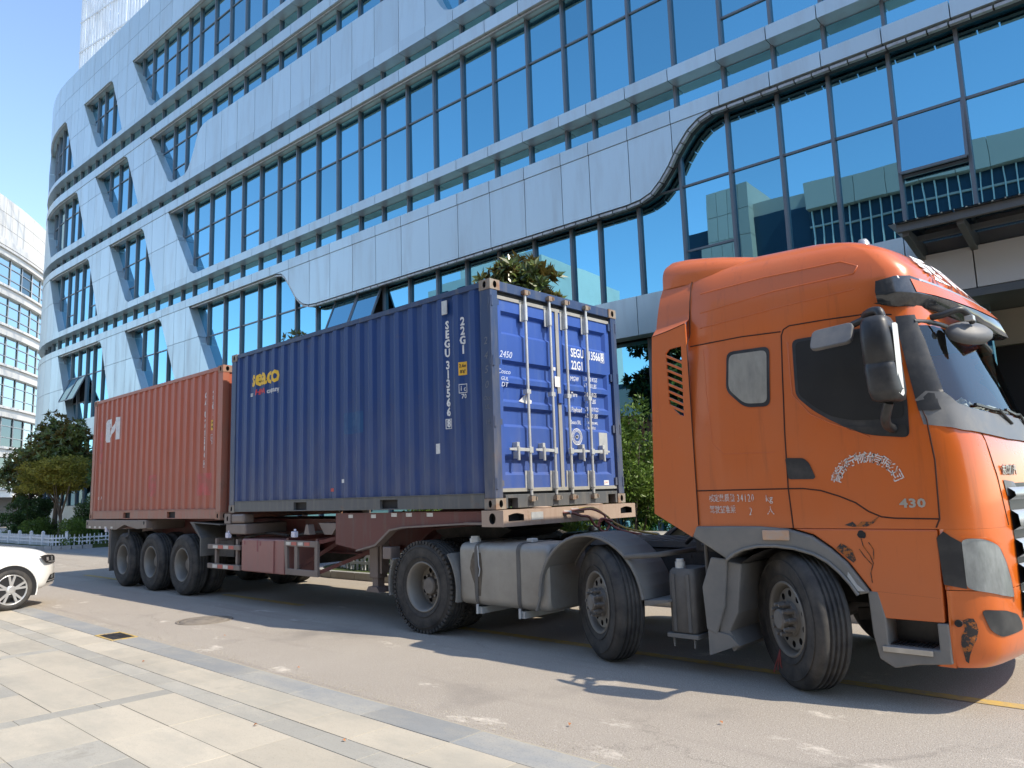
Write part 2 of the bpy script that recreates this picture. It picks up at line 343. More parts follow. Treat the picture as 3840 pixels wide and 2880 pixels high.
# --- lawns beyond the road with granite kerbs
def lawn(name, poly):
    g = MB(); n = len(poly); g.prism(poly, 'z', -.02, .13); o = struct(name, g, M['lawn'])
    return o
def arcpts(cx, cy, r, a0, a1, n): return [(cx+r*math.cos(R(a0+(a1-a0)*i/n)), cy+r*math.sin(R(a0+(a1-a0)*i/n))) for i in range(n+1)]
lawnR = [(-3.2,8.6)]+arcpts(-1.6,4.7,1.6,180,270,6)+[(16,3.45),(16,8.9)]
lawnR = [(x, y) if y > 4.75 or x < 0 else (x, 3.1+.02*x) for x, y in lawnR]
lawnL = [(-80,6.2),(-80,2.6),(-40,3.05)]+[(-26,3.18)]+arcpts(-20.5-1.5,3.25+1.5,1.5,-90,0,7)+[(-20.5,6.8)]
LR = lawn('lawn', lawnR); LL = lawn('lawn', lawnL)
def kerb(path, parent):
    # individual kerb stones along the path
    segs = []
    for a, b in zip(path[:-1], path[1:]):
        L = math.dist(a, b); n = max(1, round(L/.8))
        for i in range(n): segs.append((tuple(a[k]+(b[k]-a[k])*i/n for k in (0,1)), tuple(a[k]+(b[k]-a[k])*(i+1)/n for k in (0,1))))
    for a, b in segs:
        if not (-34 < a[0] < 13): continue
        d = Vector((b[0]-a[0], b[1]-a[1], 0)); L = d.length
        if L < .02: continue
        d.normalize(); nn = Vector((d.y, -d.x, 0)); c = Vector(((a[0]+b[0])/2, (a[1]+b[1])/2, .068))
        g = MB(); g.obox(c+nn*.05, d*(L/2-.003), nn*.06, (0,0,.078)); obj('kerb_stone', g, M['kerb'], parent, bevel=.008)
kerb([p for p in lawnR[1:-1]], LR); kerb(lawnL[1:-1], LL)
# path strip between lawns and building
g = MB(); g.box(-20.4,-3.3, 3.3, 9, -.02, .004); struct('driveway', g, mat('driveway_slab', (.25,.25,.245), .85, var=.15, scale=1.5, dirt=(.17,.16,.15), dirt_amt=.4))
# ------------------------------------------------------------------ the glass office building
TH = R(2.3); fe = Vector((math.cos(TH), math.sin(TH), 0)); fn = Vector((-math.sin(TH), math.cos(TH), 0)); FP0 = Vector((6, 8, 0))
S0, RAD = -32.6, 15.0
FC = FP0+fe*(S0-6)+fn*RAD
def fpos(s, z, off=0.):
    if s >= S0: q = FP0+fe*(s-6)+fn*off
    else:
        a = (S0-s)/RAD; q = FC+(-fn*math.cos(a)-fe*math.sin(a))*(RAD-off)
    return Vector((q.x, q.y, z))
def fnorm(s):
    if s >= S0: return fn.copy(), fe.copy()
    a = (S0-s)/RAD; return fn*math.cos(a)+fe*math.sin(a), fe*math.cos(a)-fn*math.sin(a)
J = [11.65,10.5,9.38,8.28,7.2,6.2,5.12,3.98,2.88,1.8,.98,-.18,-1.37,-2.56,-3.71,-4.89,-6.05,-7.18,-8.35,-9.48,-10.69,-11.85,-13.05,-14.3,-15.5,-16.75,-18.03,
     -19.04,-20.15,-21.37,-22.53,-23.62,-24.73,-25.83,-26.94,-28.02,-28.9,-29.91,-30.88,-31.83]
while J[-1] > -52: J.append(J[-1]-1.08)
J = J[::-1]; SL, SR = J[0], J[-1]  # unseen right end stops early so the sun reaches shrubs and magnolia
ROWS = [(5.80,9.42),(10.73,13.97),(15.25,18.08),(19.60,22.78)]
TRAN = [(8.08,6.62),(12.7,11.55),(17.17,16.1),(21.64,20.54)]
M['panel'] = mat('grey_aluminium', (.50,.60,.635), .36, .5, spec=.5, var=.05, scale=.6, dirt=(.36,.385,.40), dirt_amt=.42, dscale=1.6, rnd_amt=.06, mapscale=(1.6,1.6,.22), dlo=.48, dhi=.75)
M['mull'] = mat('mullion_grey', (.145,.165,.185), .4, .3, var=.1)
M['glass'] = glassmat('office_glass', (.23,.55,.70), (.22,.30,.36), .80, 0, .12)
M['rail'] = mat('light_rail', (.42,.42,.41), .4, .5, dirt=(.12,.11,.1), dirt_amt=.5, dscale=12)
M['inner'] = mat('office_interior', (.16,.165,.17), .8, var=.3, scale=.5)
bld = thing('office_building', 'curved blue glass office block with grey aluminium bands behind the lorry', 'building', (-10, 9, 0))
pieces = {'cladding_panel': [], 'window_pane': [], 'mullion': [], 'transom': []}
def clip(poly, ax, val, keep_gt):
    out = []; n = len(poly)
    for i in range(n):
        a, b = poly[i], poly[(i+1) % n]; ia = (a[ax] >= val) == keep_gt or a[ax] == val; ib = (b[ax] >= val) == keep_gt or b[ax] == val
        if ia: out.append(a)
        if ia != ib:
            t = (val-a[ax])/(b[ax]-a[ax]); out.append((a[0]+(b[0]-a[0])*t, a[1]+(b[1]-a[1])*t))
    # remove duplicates
    r = []
    for p in out:
        if not r or math.dist(p, r[-1]) > 1e-4: r.append(p)
    if len(r) > 1 and math.dist(r[0], r[-1]) < 1e-4: r.pop()
    return r
def area(p): return .5*sum(p[i][0]*p[(i+1) % len(p)][1]-p[(i+1) % len(p)][0]*p[i][1] for i in range(len(p)))
def piece(kind, mb, s, z, A):
    c = proj(fpos(s, z)); sc = 0
    if c and -200 < c[0] < 4050 and -200 < c[1] < 2300: sc = A/c[2]**2
    pieces[kind].append((sc, mb))
def panel_poly(poly, off0=0., off1=.40, gap=.009):
    if area(poly) < 0: poly = poly[::-1]
    if abs(area(poly)) < .004: return
    n = len(poly); mb = MB()
    F_ = [fpos(s, z, off0) for s, z in poly]; B_ = [fpos(s, z, off1) for s, z in poly]
    mb.add(F_+B_, [tuple(range(n)), tuple(range(2*n-1, n-1, -1))]+[(i, i+n, (i+1) % n+n, (i+1) % n) for i in range(n)])
    cs = sum(p[0] for p in poly)/n; cz = sum(p[1] for p in poly)/n
    piece('cladding_panel', mb, cs, cz, abs(area(poly)))
def clad(poly, zsplit=(), off0=0., off1=.40, g=.009, joints=None):
    s0 = min(p[0] for p in poly); s1 = max(p[0] for p in poly); jj = joints or J
    zs = [-1e3]+list(zsplit)+[1e3]
    for a, b in zip(jj[:-1], jj[1:]):
        if b <= s0 or a >= s1: continue
        q = clip(clip(poly, 0, a+g, True), 0, b-g, False)
        for z0, z1 in zip(zs[:-1], zs[1:]):
            r = q
            if len(r) >= 3 and z0 > -1e2: r = clip(r, 1, z0+g, True)
            if len(r) >= 3 and z1 < 1e2: r = clip(r, 1, z1-g, False)
            if len(r) >= 3: panel_poly(r, off0, off1)
# bands
for z0, z1 in ((9.43,9.75),(10.43,10.72),(13.98,14.35),(14.90,15.24),(18.09,18.5),(19.34,19.59)): clad([(SL,z0),(SR,z0),(SR,z1),(SL,z1)], off0=-.02)
clad([(SL,4.92),(SR,4.92),(SR,5.79),(SL,5.79)])
clad([(SL,22.79),(SR,22.79),(SR,25.2),(SL,25.2)], (24.0,), off1=.6)
# slanted infill panels between the left-hand openings (opening edges measured per row)
OPEN = [ # zR(top,bot), aL(top,bot), aR(top,bot), bL(top,bot)
  ((-26.42,-25.0),(-23.83,-21.62),(-20.2,-18.40),(-17.79,-15.72)),
  ((-28.42,-27.05),(-26.0,-24.02),(-22.25,-20.86),(-19.89,-17.89)),
  ((-30.42,-29.08),(-28.11,-26.18),(-24.3,-22.96),(-21.97,-20.10)),
  ((-32.52,-31.13),(-30.13,-28.27),(-26.42,-25.09),(-24.19,-22.28))]
for r, (zb, zt) in enumerate(ROWS):
    for (lt, lb), (rt, rb) in ((OPEN[r][0], OPEN[r][1]), (OPEN[r][2], OPEN[r][3])):
        H = zt-zb
        poly = [(lt-.5,zt),(lt-.2,zt-.06),(lt-.02,zt-.2),(lt+.1,zt-.42),(lb,zb),(rb+.42,zb),(rb+.12,zb+.16),(rb-.06,zb+.42),(rt,zt)]
        clad(poly, (zb+(1.78 if r else 2.26),))
    # leftmost reveal, round the corner
    lz = OPEN[r][0][0]-5.6
    clad([(SL,zb),(lz+1.9,zb),(lz,zt),(SL,zt)], (zb+1.78,))
# the long wavy panels
clad([(-18.52,15.25),(-18.25,15.40),(-18.01,15.67),(-17.75,16.1),(-17.59,16.44),(-17.42,16.72),(-17.26,16.87),(-16.97,16.97),(-16.6,16.99),(-4.3,16.99),(-3.95,16.92),(-3.7,16.75),(-3.45,16.35),(-3.22,15.86),(-3.06,15.59),(-2.92,15.41),(-2.65,15.29),(-2.4,15.25)])
clad([(-11.5,9.42),(-11.15,9.36),(-10.93,9.19),(-10.7,8.92),(-10.5,8.66),(-10.3,8.4),(-10.09,8.21),(-9.85,8.05),(-9.55,7.96),(-9.1,7.93),(2.75,7.93),(3.11,7.96),(3.38,8.05),(3.615,8.25),(3.85,8.53),(4.01,8.79),(4.17,8.98),(4.35,9.18),(4.6,9.34),(4.9,9.42)])
# glazing: panes, mullions, transoms
def inside_clad(r, s, z):
    zb, zt = ROWS[r]; f = (zt-z)/(zt-zb)
    for (l, rr) in ((OPEN[r][0], OPEN[r][1]), (OPEN[r][2], OPEN[r][3])):
        if l[0]+(l[1]-l[0])*f+.1 < s < rr[0]+(rr[1]-rr[0])*f-.1: return True
    if s < OPEN[r][0][0]-5.9: return True
    if r == 2 and -17.2 < s < -3.9 and z < 16.9: return True
    if r == 0 and -10 < s < 3.3 and z > 8.05: return True
    return False
GOFF = .36
OPENED = {(0, 8.28, 7.0, 8.04): .16}
def pane(s0, s1, z0, z1, off=GOFF, tilt=None, r=-1):
    if r >= 0 and all(inside_clad(r, s, z) for s in (s0, s1) for z in (z0, z1)): return
    g = .012; nrm, tng = fnorm((s0+s1)/2); mb = MB(); t1 = rnd.gauss(0, .003); t2 = rnd.gauss(0, .003)
    lo = 0
    if tilt: lo = -tilt
    def q(s, z, o): return fpos(s, z, o+(s-(s0+s1)/2)*t1+(z-(z0+z1)/2)*t2+lo*(z1-z)/(z1-z0))
    a = [q(s0+g,z0+g,off),q(s1-g,z0+g,off),q(s1-g,z1-g,off),q(s0+g,z1-g,off)]; b = [q(s0+g,z0+g,off+.02),q(s1-g,z0+g,off+.02),q(s1-g,z1-g,off+.02),q(s0+g,z1-g,off+.02)]
    mb.add(a+b, [(0,1,2,3),(7,6,5,4),(0,4,5,1),(1,5,6,2),(2,6,7,3),(3,7,4,0)])
    piece('window_pane', mb, (s0+s1)/2, (z0+z1)/2, (s1-s0)*(z1-z0))
def fbox(mb, s0, s1, z0, z1, o0, o1):
    v = [fpos(s,z,o) for z in (z0,z1) for (s,o) in ((s0,o0),(s1,o0),(s1,o1),(s0,o1))]
    mb.add(v, [(0,3,2,1),(4,5,6,7),(0,1,5,4),(1,2,6,5),(2,3,7,6),(3,0,4,7)]); return mb
sash = []
for r, (zb, zt) in enumerate(ROWS):
    tm, tl = TRAN[r]
    for a, b in zip(J[:-1], J[1:]):
        cs = (a+b)/2
        low = rnd.random() < .22
        if r == 0 and 8.2 < cs < 9.2:   # the open awning window by the canopy
            cuts = [zb, 6.98, tm, zt]; op = 1
        elif r == 0 and (-30.9 < cs < -28.95): cuts = [zb, 6.75, tm, zt]; op = 1
        elif r == 0 and (-8.4 < cs < -6.0): cuts = [zb, 6.75, tm, zt]; op = 2
        else: cuts = [zb, tl, tm, zt] if low else [zb, tm, zt]; op = 0
        for i, (z0, z1) in enumerate(zip(cuts[:-1], cuts[1:])):
            if op and i == 1: sash.append((a, b, z0, z1, .16 if r == 0 and cs > 0 else (.55 if op == 1 else .5)))
            else: pane(a, b, z0, z1, r=r)
        for z in cuts[1:-1]:
            if not (inside_clad(r, a+.05, z) and inside_clad(r, b-.05, z)):
                piece('transom', fbox(MB(), a+.03, b-.03, z-.022, z+.022, GOFF-.035, GOFF+.01), cs, z, (b-a)*.044)
for z0, z1 in ((9.75,10.43),(14.35,14.9),(18.5,19.34)):
    for a, b in zip(J[:-1], J[1:]): pane(a, b, z0, z1)
SEG = [(z0, z1) for z0, z1 in ROWS]+[(9.75,10.43),(14.35,14.9),(18.5,19.34)]
for (z0, z1) in SEG:
    r = ROWS.index((z0, z1)) if (z0, z1) in ROWS else -1
    for s in J:
        if r >= 0:
            zz = [z0+(z1-z0)*k/12 for k in range(13)]; vis = [not inside_clad(r, s, z) for z in zz]
            if not any(vis): continue
            lo = zz[vis.index(True)]; hi = zz[12-vis[::-1].index(True)]
            if hi-lo < .15: continue
        else: lo, hi = z0, z1
        piece('mullion', fbox(MB(), s-.03, s+.03, lo, hi, GOFF-.09, GOFF+.05), s, (lo+hi)/2, .06*(hi-lo))
# ground floor glazing
base_l = 1.65
for a, b in zip(J[:-1], J[1:]):
    if a > 8.9: continue
    pane(a, b, .55 if a > -24 else base_l, 4.9, off=.5)
    piece('mullion', fbox(MB(), a-.03, a+.03, .4, 4.9, .42, .55), a, 2.6, .06*4.4)
    if a > -24: piece('transom', fbox(MB(), a+.03, b-.03, 2.58, 2.64, .45, .52), a+.5, 2.6, .05)
    if a <= -24: clad([(a,.2),(b,.2),(b,base_l),(a,base_l)], off0=.1, off1=.5)
MATS = {'cladding_panel': M['panel'], 'window_pane': M['glass'], 'mullion': M['mull'], 'transom': M['mull']}
for kind, L in pieces.items():
    L.sort(key=lambda a: -a[0]); rest_ = MB()
    for i, (sc, mb) in enumerate(L):
        if i < 300 and sc > 0: obj(kind, mb, MATS[kind], bld)
        else: rest_.add(mb.v, mb.f)
    if rest_.f: o = obj(kind+'s', rest_, MATS[kind], bld); o['kind'] = 'stuff'
# opened sashes
for (a, b, z0, z1, out) in sash:
    g = .03; mb = MB(); nrm, tng = fnorm((a+b)/2); L = z1-z0; dz = math.sqrt(max(.01, L*L-out*out))
    def q(s, t, o): return fpos(s, z1-dz*t, GOFF-.05-out*t+o)
    A = [q(a+g,1,0),q(b-g,1,0),q(b-g,0,0),q(a+g,0,0)]; B = [q(a+g,1,.03),q(b-g,1,.03),q(b-g,0,.03),q(a+g,0,.03)]
    mb.add(A+B, [(0,1,2,3),(7,6,5,4),(0,4,5,1),(1,5,6,2),(2,6,7,3),(3,7,4,0)])
    so_ = obj('open_sash', mb, M['glass'], bld)
    mb = MB()
    for (p, q_) in ((A[0],A[1]),(A[1],A[2]),(A[2],A[3]),(A[3],A[0])): mb.bar(p, q_, .045, .05, up=nrm)
    obj('sash_frame', mb, M['mull'], so_)
    mb = MB(); fbox(mb, a+.03, b-.03, z0-.02, z0+.05, GOFF-.02, GOFF+.06); fbox(mb, a+.03, b-.03, z0+.05, z1, GOFF+.35, GOFF+.37); obj('sash_recess', mb, M['dark'], bld)
# soffit light rails under the projecting bands
def runs(r):
    o = OPEN[r]; R_ = [(max(SL, o[0][0]-5.5), o[0][0]-.45), (o[1][0]+.05, o[2][0]-.45)]
    R_ += [(o[3][0]+.05, -11.6 if r == 0 else SR)]
    return R_
def railpts(s0, s1, z, off, n=None):
    k = max(2, int(abs(s1-s0)/1.0)); return [fpos(s0+(s1-s0)*i/k, z, off) for i in range(k+1)]
for r, (zb, zt) in enumerate(ROWS):
    for (s0, s1) in runs(r):
        if s1 < s0: continue
        for off in (.10,):
            p = railpts(s0, s1, zt-.035, off); mb = MB()
            for a, b in zip(p[:-1], p[1:]): mb.bar(a, b, .07, .05)
            obj('soffit_rail', mb, M['rail'], bld)
wave = [(-11.6,9.40),(-11.15,9.33),(-10.93,9.16),(-10.7,8.89),(-10.5,8.63),(-10.3,8.37),(-10.09,8.18),(-9.85,8.02),(-9.55,7.93),(-9.1,7.90)]+[(-8+i*1.0,7.90) for i in range(11)]+[(2.75,7.90),(3.11,7.93),(3.40,8.03),(3.64,8.23),(3.88,8.51),(4.05,8.77),(4.2,8.95),(4.38,9.15),(4.62,9.31),(4.9,9.39),(6,9.39),(8,9.39),(10,9.39),(11.6,9.39)]
wv = MB(); wd = MB()
fine = []
for a, b in zip(wave[:-1], wave[1:]):
    k = max(1, int(math.dist(a, b)/.33))
    for i in range(k): fine.append((a[0]+(b[0]-a[0])*i/k, a[1]+(b[1]-a[1])*i/k))
for a, b in zip(fine[:-1], fine[1:]):
    A, B = fpos(a[0], a[1]-.03, .06), fpos(b[0], b[1]-.03, .06); d = (B-A)*.04
    wv.bar(A+d, B-d, .09, .055, up=(0,0,1)); wd.bar(fpos(a[0], a[1]-.015, .2), fpos(b[0], b[1]-.015, .2), .1, .05)
obj('wave_light_rail', wv, M['rail'], bld); obj('wave_rail_bracket', wd, M['black'], bld)
# inside: floor slabs, back wall, curtains
inn = MB()
for (z0, z1) in ((5.0,5.75),(9.5,10.65),(14.05,15.2),(18.2,19.55),(22.8,24.2)):
    p0 = [(s) for s in J if s > -50]
    for a, b in zip(p0[:-1], p0[1:]): fbox(inn, a, b, z0, z1, .60, 7)
for a, b in zip(J[:-1], J[1:]): fbox(inn, a, b, .2, 24.2, 6.5, 6.7)
obj('interior', inn, M['inner'], bld)
M['curtain'] = mat('pale_curtain', (.55,.58,.6), .9, var=.15, scale=6, mapscale=(8,8,.3))
for r, (zb, zt) in enumerate(ROWS):
    for a, b in zip(J[:-1], J[1:]):
        if rnd.random() < .16 and proj(fpos(a, zb)) and not inside_clad(r, (a+b)/2, (zb+zt)/2):
            mb = MB(); k = 9; f0 = rnd.uniform(.0,.4); rows_ = []
            for z in (zb+.02, zt-.25): rows_.append([fpos(a+(b-a)*(f0+(1-f0)*i/k), z, .75+.05*(i % 2)) for i in range(k+1)])
            mb.grid(rows_); obj('curtain', mb, M['curtain'], bld)
# ceiling lamps just behind the glass (switched off discs)
for s in (7.75, 9.75, -3.1, -14.2):
    mb = MB(); c = fpos(s, 9.36, 1.4); mb.lathe([(.0,0),(.09,0),(.09,.03)], 16, 0, 'z', c); obj('ceiling_lamp', mb, M['white'], bld)
# building shell so that it stands as a solid from other sides
sh = MB()
sh.add([fpos(s, 25.1, .55) for s in J]+[FP0+fe*(SR-6)+fn*16+Vector((0,0,25.1)), FP0+fe*(-36-6)+fn*16+Vector((0,0,25.1))], [tuple(range(len(J)+2))])
q0, q1 = fpos(SR, 0, .05), FP0+fe*(SR-6)+fn*16
sh.add([q0, q1, q1+Vector((0,0,25.1)), q0+Vector((0,0,25.1))], [(0,1,2,3)])
q2 = FP0+fe*(-36-6)+fn*16
sh.add([q1, q2, q2+Vector((0,0,25.1)), q1+Vector((0,0,25.1))], [(0,1,2,3)]); q3 = fpos(SL, 0, .05)
sh.add([q2, q3, q3+Vector((0,0,25.1)), q2+Vector((0,0,25.1))], [(0,1,2,3)])
obj('rear_wall', sh, M['panel'], bld)
# entrance: fascia, canopy, pale lobby wall
M['fascia'] = mat('fascia_panel', (.5,.5,.49), .4, .2, var=.05, scale=1, rnd_amt=.03)
M['beige'] = mat('lobby_wall', (.36,.33,.28), .7, var=.1)
M['steel'] = mat('dark_canopy_steel', (.10,.115,.125), .4, .3, dirt=(.2,.19,.17), dirt_amt=.3)
for a, b in zip(J[:-1], J[1:]):
    if a >= 5: 
        if a > 8: pass
for (a, b) in ((8.55,9.32),(9.34,11.0),(11.02,11.65)):
    obj('fascia_panel', fbox(MB(), a, b, 4.62, 5.30, -.30, .3), M['fascia'], bld)
obj('fascia_soffit', fbox(MB(), 8.5, 11.65, 4.48, 4.61, -.29, 1.6), M['steel'], bld)
obj('lobby_wall', fbox(MB(), 8.5, 11.65, 3.85, 4.47, 1.2, 1.5), M['beige'], bld)
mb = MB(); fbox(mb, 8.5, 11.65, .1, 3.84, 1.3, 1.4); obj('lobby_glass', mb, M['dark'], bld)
mb = MB(); fbox(mb, 8.45, 8.75, .1, 4.6, -.2, 1.3); obj('lobby_pier', mb, M['fascia'], bld)
can = MB()
CZ = 5.42
fbox(can, 8.5, 11.65, CZ+.04, CZ+.16, -1.42, -1.34); fbox(can, 8.5, 11.65, CZ+.02, CZ+.10, -.78, -.70); fbox(can, 8.5, 11.65, CZ-.05, CZ+.15, -.1, -.0)
obj('canopy_beam', can, M['steel'], bld)
for s in (8.6, 9.36, 11.3):
    mb = MB(); w_ = .05
    A = [fpos(s+d, z, o) for d in (-w_, w_) for (o, z) in ((-1.33,CZ-.02),(-1.33,CZ+.10),(-.02,CZ+.10),(-.02,CZ-.24))]
    mb.add(A, [(0,1,2,3),(7,6,5,4)]+[(i,4+i,4+(i+1) % 4,(i+1) % 4) for i in range(4)]); obj('canopy_bracket', mb, M['steel'], bld, bevel=.01)
M['canglass'] = glassmat('canopy_glass', (.7,.8,.85), (.55,.62,.62), .25)
for (a, b) in ((8.4,9.3),(9.32,11.0),(11.02,11.65)):
    obj('canopy_glass', fbox(MB(), a, b, CZ+.165, CZ+.185, -1.5, -.02), M['canglass'], bld)
# rooftop lattice screen (white slatted tower behind the parapet)
t_ = thing('lattice_tower', 'white slatted lattice tower rising behind the roof edge of the office block', 'tower', (-41.5, 9.6, 25))
lw = MB(); TC = Vector((-41.5, 9.6, 0)); ta = Vector((.985,.17,0)).normalized(); tb = Vector((-.17,.985,0))
M['lattice'] = mat('white_lattice', (.72,.74,.76), .5, .1, var=.05)
for side, (d, nrm, L) in enumerate(((ta, -tb, 13.0), (tb, -ta, 9.0))):
    o0 = TC
    n_ = int(L/.33)
    for i in range(n_+1):
        b0 = o0+d*(L*i/n_); mb = MB(); w_ = .07 if i % 3 else .15
        mb.obox(b0+Vector((0,0,40)), d*w_/2, nrm*.06, (0,0,15.5)); o = obj('slat', mb, M['lattice'], t_)
    for k in range(14):
        z = 25.5+k*2.2; mb = MB(); mb.bar(o0+Vector((0,0,z))+nrm*.12, o0+d*L+Vector((0,0,z))+nrm*.12, .06, .1); obj('rail', mb, M['lattice'], t_)
        if side == 0:
            x0 = (k % 2)*L/2
            mb = MB(); mb.bar(o0+d*(k % 3)*L/3+Vector((0,0,z))-nrm*.15, o0+d*((k % 3)+1)*L/3+Vector((0,0,z+4.4))-nrm*.15, .1, .14); mb.bar(o0+d*((k % 3)+1)*L/3+Vector((0,0,z))-nrm*.22, o0+d*(k % 3)*L/3+Vector((0,0,z+4.4))-nrm*.22, .1, .14); obj('brace', mb, M['lattice'], t_)
# ------------------------------------------------------------------ shipping containers
CL, CW, CH = 6.058, 2.438, 2.591
def paint(name, c, dirtc, streak=.5, rust=(.16,.07,.03), rust_amt=.0, rough=.5, lowdust=0):
    m, t, b, o = nodes(name); P(b, rough, spec=.45)
    col = mixc(t, tuple(x*.82 for x in c), tuple(x*1.15 for x in c), noise(t, 1.3, 6, .6))
    st = ramp(t, noise(t, 2.0, 8, .7, mapscale=(5, 5, .55)), .50, .78)
    mu = N(t, 'ShaderNodeMath', operation='MULTIPLY'); mu.inputs[1].default_value = streak; t.links.new(st, mu.inputs[0])
    col = mixc(t, col, dirtc, mu.outputs[0])
    sc = ramp(t, noise(t, 14, 6, .8, mapscale=(1, 1, .25)), .66, .70); mu2 = N(t, 'ShaderNodeMath', operation='MULTIPLY'); mu2.inputs[1].default_value = .45; t.links.new(sc, mu2.inputs[0])
    col = mixc(t, col, tuple(min(1, x*1.5+.05) for x in c), mu2.outputs[0])
    if rust_amt:
        rs = ramp(t, noise(t, 3.1, 9, .75), .60, .68); mu3 = N(t, 'ShaderNodeMath', operation='MULTIPLY'); mu3.inputs[1].default_value = rust_amt; t.links.new(rs, mu3.inputs[0]); col = mixc(t, col, rust, mu3.outputs[0])
    if lowdust:   # road dust thrown up on the lower part of the thing
        tc = N(t, 'ShaderNodeTexCoord'); sx = N(t, 'ShaderNodeSeparateXYZ'); t.links.new(tc.outputs['Object'], sx.inputs[0]); mr = N(t, 'ShaderNodeMapRange'); mr.inputs[1].default_value = 1.5; mr.inputs[2].default_value = 0.; mr.inputs[3].default_value = 0; mr.inputs[4].default_value = lowdust
        t.links.new(sx.outputs[2], mr.inputs[0]); mm = N(t, 'ShaderNodeMath', operation='MULTIPLY'); t.links.new(mr.outputs[0], mm.inputs[0]); t.links.new(ramp(t, noise(t, 3, 5, .6, mapscale=(2,2,.6)), .25, .75), mm.inputs[1]); col = mixc(t, col, (.24,.215,.185), mm.outputs[0])
    t.links.new(col, b.inputs['Base Color']); bump(t, b, noise(t, 5, 3, .5, mapscale=(1, 1, .4)), .12, .02); return m
M['blue'] = paint('blue_container', (.009,.044,.175), (.055,.085,.13), .45, rust_amt=.18, lowdust=.4)
M['bluef'] = paint('blue_frame', (.028,.055,.13), (.13,.13,.13), .8, rust_amt=.25, lowdust=.8)
M['bluegrey'] = paint('dusty_blue_rail', (.10,.105,.11), (.18,.165,.145), .9, rust_amt=.35)
M['bluedoor'] = paint('blue_door', (.03,.085,.33), (.12,.18,.30), .35, rust_amt=.06, lowdust=.3)
M['red'] = paint('red_container', (.42,.105,.058), (.33,.145,.095), .55, rust_amt=.25, lowdust=.35)
M['redf'] = paint('red_frame', (.38,.12,.07), (.24,.14,.10), .9, rust_amt=.55, lowdust=.6)
M['cast'] = mat('corner_casting', (.27,.24,.20), .7, .1, dirt=(.24,.10,.04), dirt_amt=.8, dscale=7)
M['rcast'] = mat('red_casting', (.34,.17,.11), .7, .1, dirt=(.30,.24,.19), dirt_amt=.8, dscale=7)
M['txt'] = mat('stencil_white', (.75,.75,.73), .6, dirt=(.3,.33,.4), dirt_amt=.45, dscale=14)
M['txty'] = mat('stencil_yellow', (.80,.50,.04), .55, dirt=(.35,.3,.2), dirt_amt=.2)
M['txtr'] = mat('stencil_red', (.60,.05,.06), .55)
M['lab_y'] = mat('yellow_decal', (.80,.45,.03), .5, dirt=(.3,.25,.15), dirt_amt=.3)
M['ink'] = mat('decal_ink', (.04,.03,.03), .6)
M['paper'] = mat('torn_paper', (.74,.74,.73), .8, dirt=(.4,.38,.35), dirt_amt=.4, dscale=20)
M['lit'] = mat('sticker_red', (.55,.06,.05), .5)  # plain red of the small sticker
PER = .2775
def corr(x, x0):   # y depth of the corrugated wall at x
    t = ((x-x0) % PER)
    fl = .078; sl = .06
    if t < fl: return .012
    if t < fl+sl: return .012+.028*(t-fl)/sl
    if t < 2*fl+sl: return .040
    return .040-.028*(t-2*fl-sl)/max(1e-6, PER-2*fl-sl)
def holed(mb, o, ax, ay, az, w_, h_, rx, ry, depth, mi=0, md=1, c=None):
    """rectangular face w x h at o spanned by ax, ay with an oval hole sunk along -az"""
    o = Vector(o); ax = Vector(ax); ay = Vector(ay); az = Vector(az); n = 16
    cx, cy = c or (w_/2, h_/2); outer = []; inner = []; deep = []
    for k in range(n):
        a = 2*math.pi*(k+.5)/n; ca, sa = math.cos(a), math.sin(a); s = min((w_/2)/abs(ca) if abs(ca) > 1e-6 else 1e9, (h_/2)/abs(sa) if abs(sa) > 1e-6 else 1e9)
        outer.append(None)
        inner.append(o+ax*(cx+rx*ca)+ay*(cy+ry*sa)); deep.append(o+ax*(cx+rx*ca)+ay*(cy+ry*sa)-az*depth)
    # square-ish outer ring, 16 points
    sq = []
    for k in range(n):
        a = 2*math.pi*(k+.5)/n; ca, sa = math.cos(a), math.sin(a); m_ = max(abs(ca), abs(sa)); px_, py_ = ca/m_, sa/m_
        if k in (1, 2): pass
        sq.append((px_, py_))
    for k in (1, 5, 9, 13):   # snap neighbours of the diagonals onto the corners
        pass
    vs_ = [o+ax*(w_/2+p[0]*w_/2)+ay*(h_/2+p[1]*h_/2) for p in sq]
    mb.add(vs_+inner, [(k, (k+1) % n, n+(k+1) % n, n+k) for k in range(n)], mi)
    for (i, cxy) in ((1, (1,1)), (5, (-1,1)), (9, (-1,-1)), (13, (1,-1))):
        mb.add([vs_[i], vs_[(i+1) % n], o+ax*(w_/2+cxy[0]*w_/2)+ay*(h_/2+cxy[1]*h_/2)], [(0,1,2)], mi)
    mb.add(inner+deep, [(k, (k+1) % n, n+(k+1) % n, n+k) for k in range(n)], md); mb.add(deep, [tuple(range(n))], md)
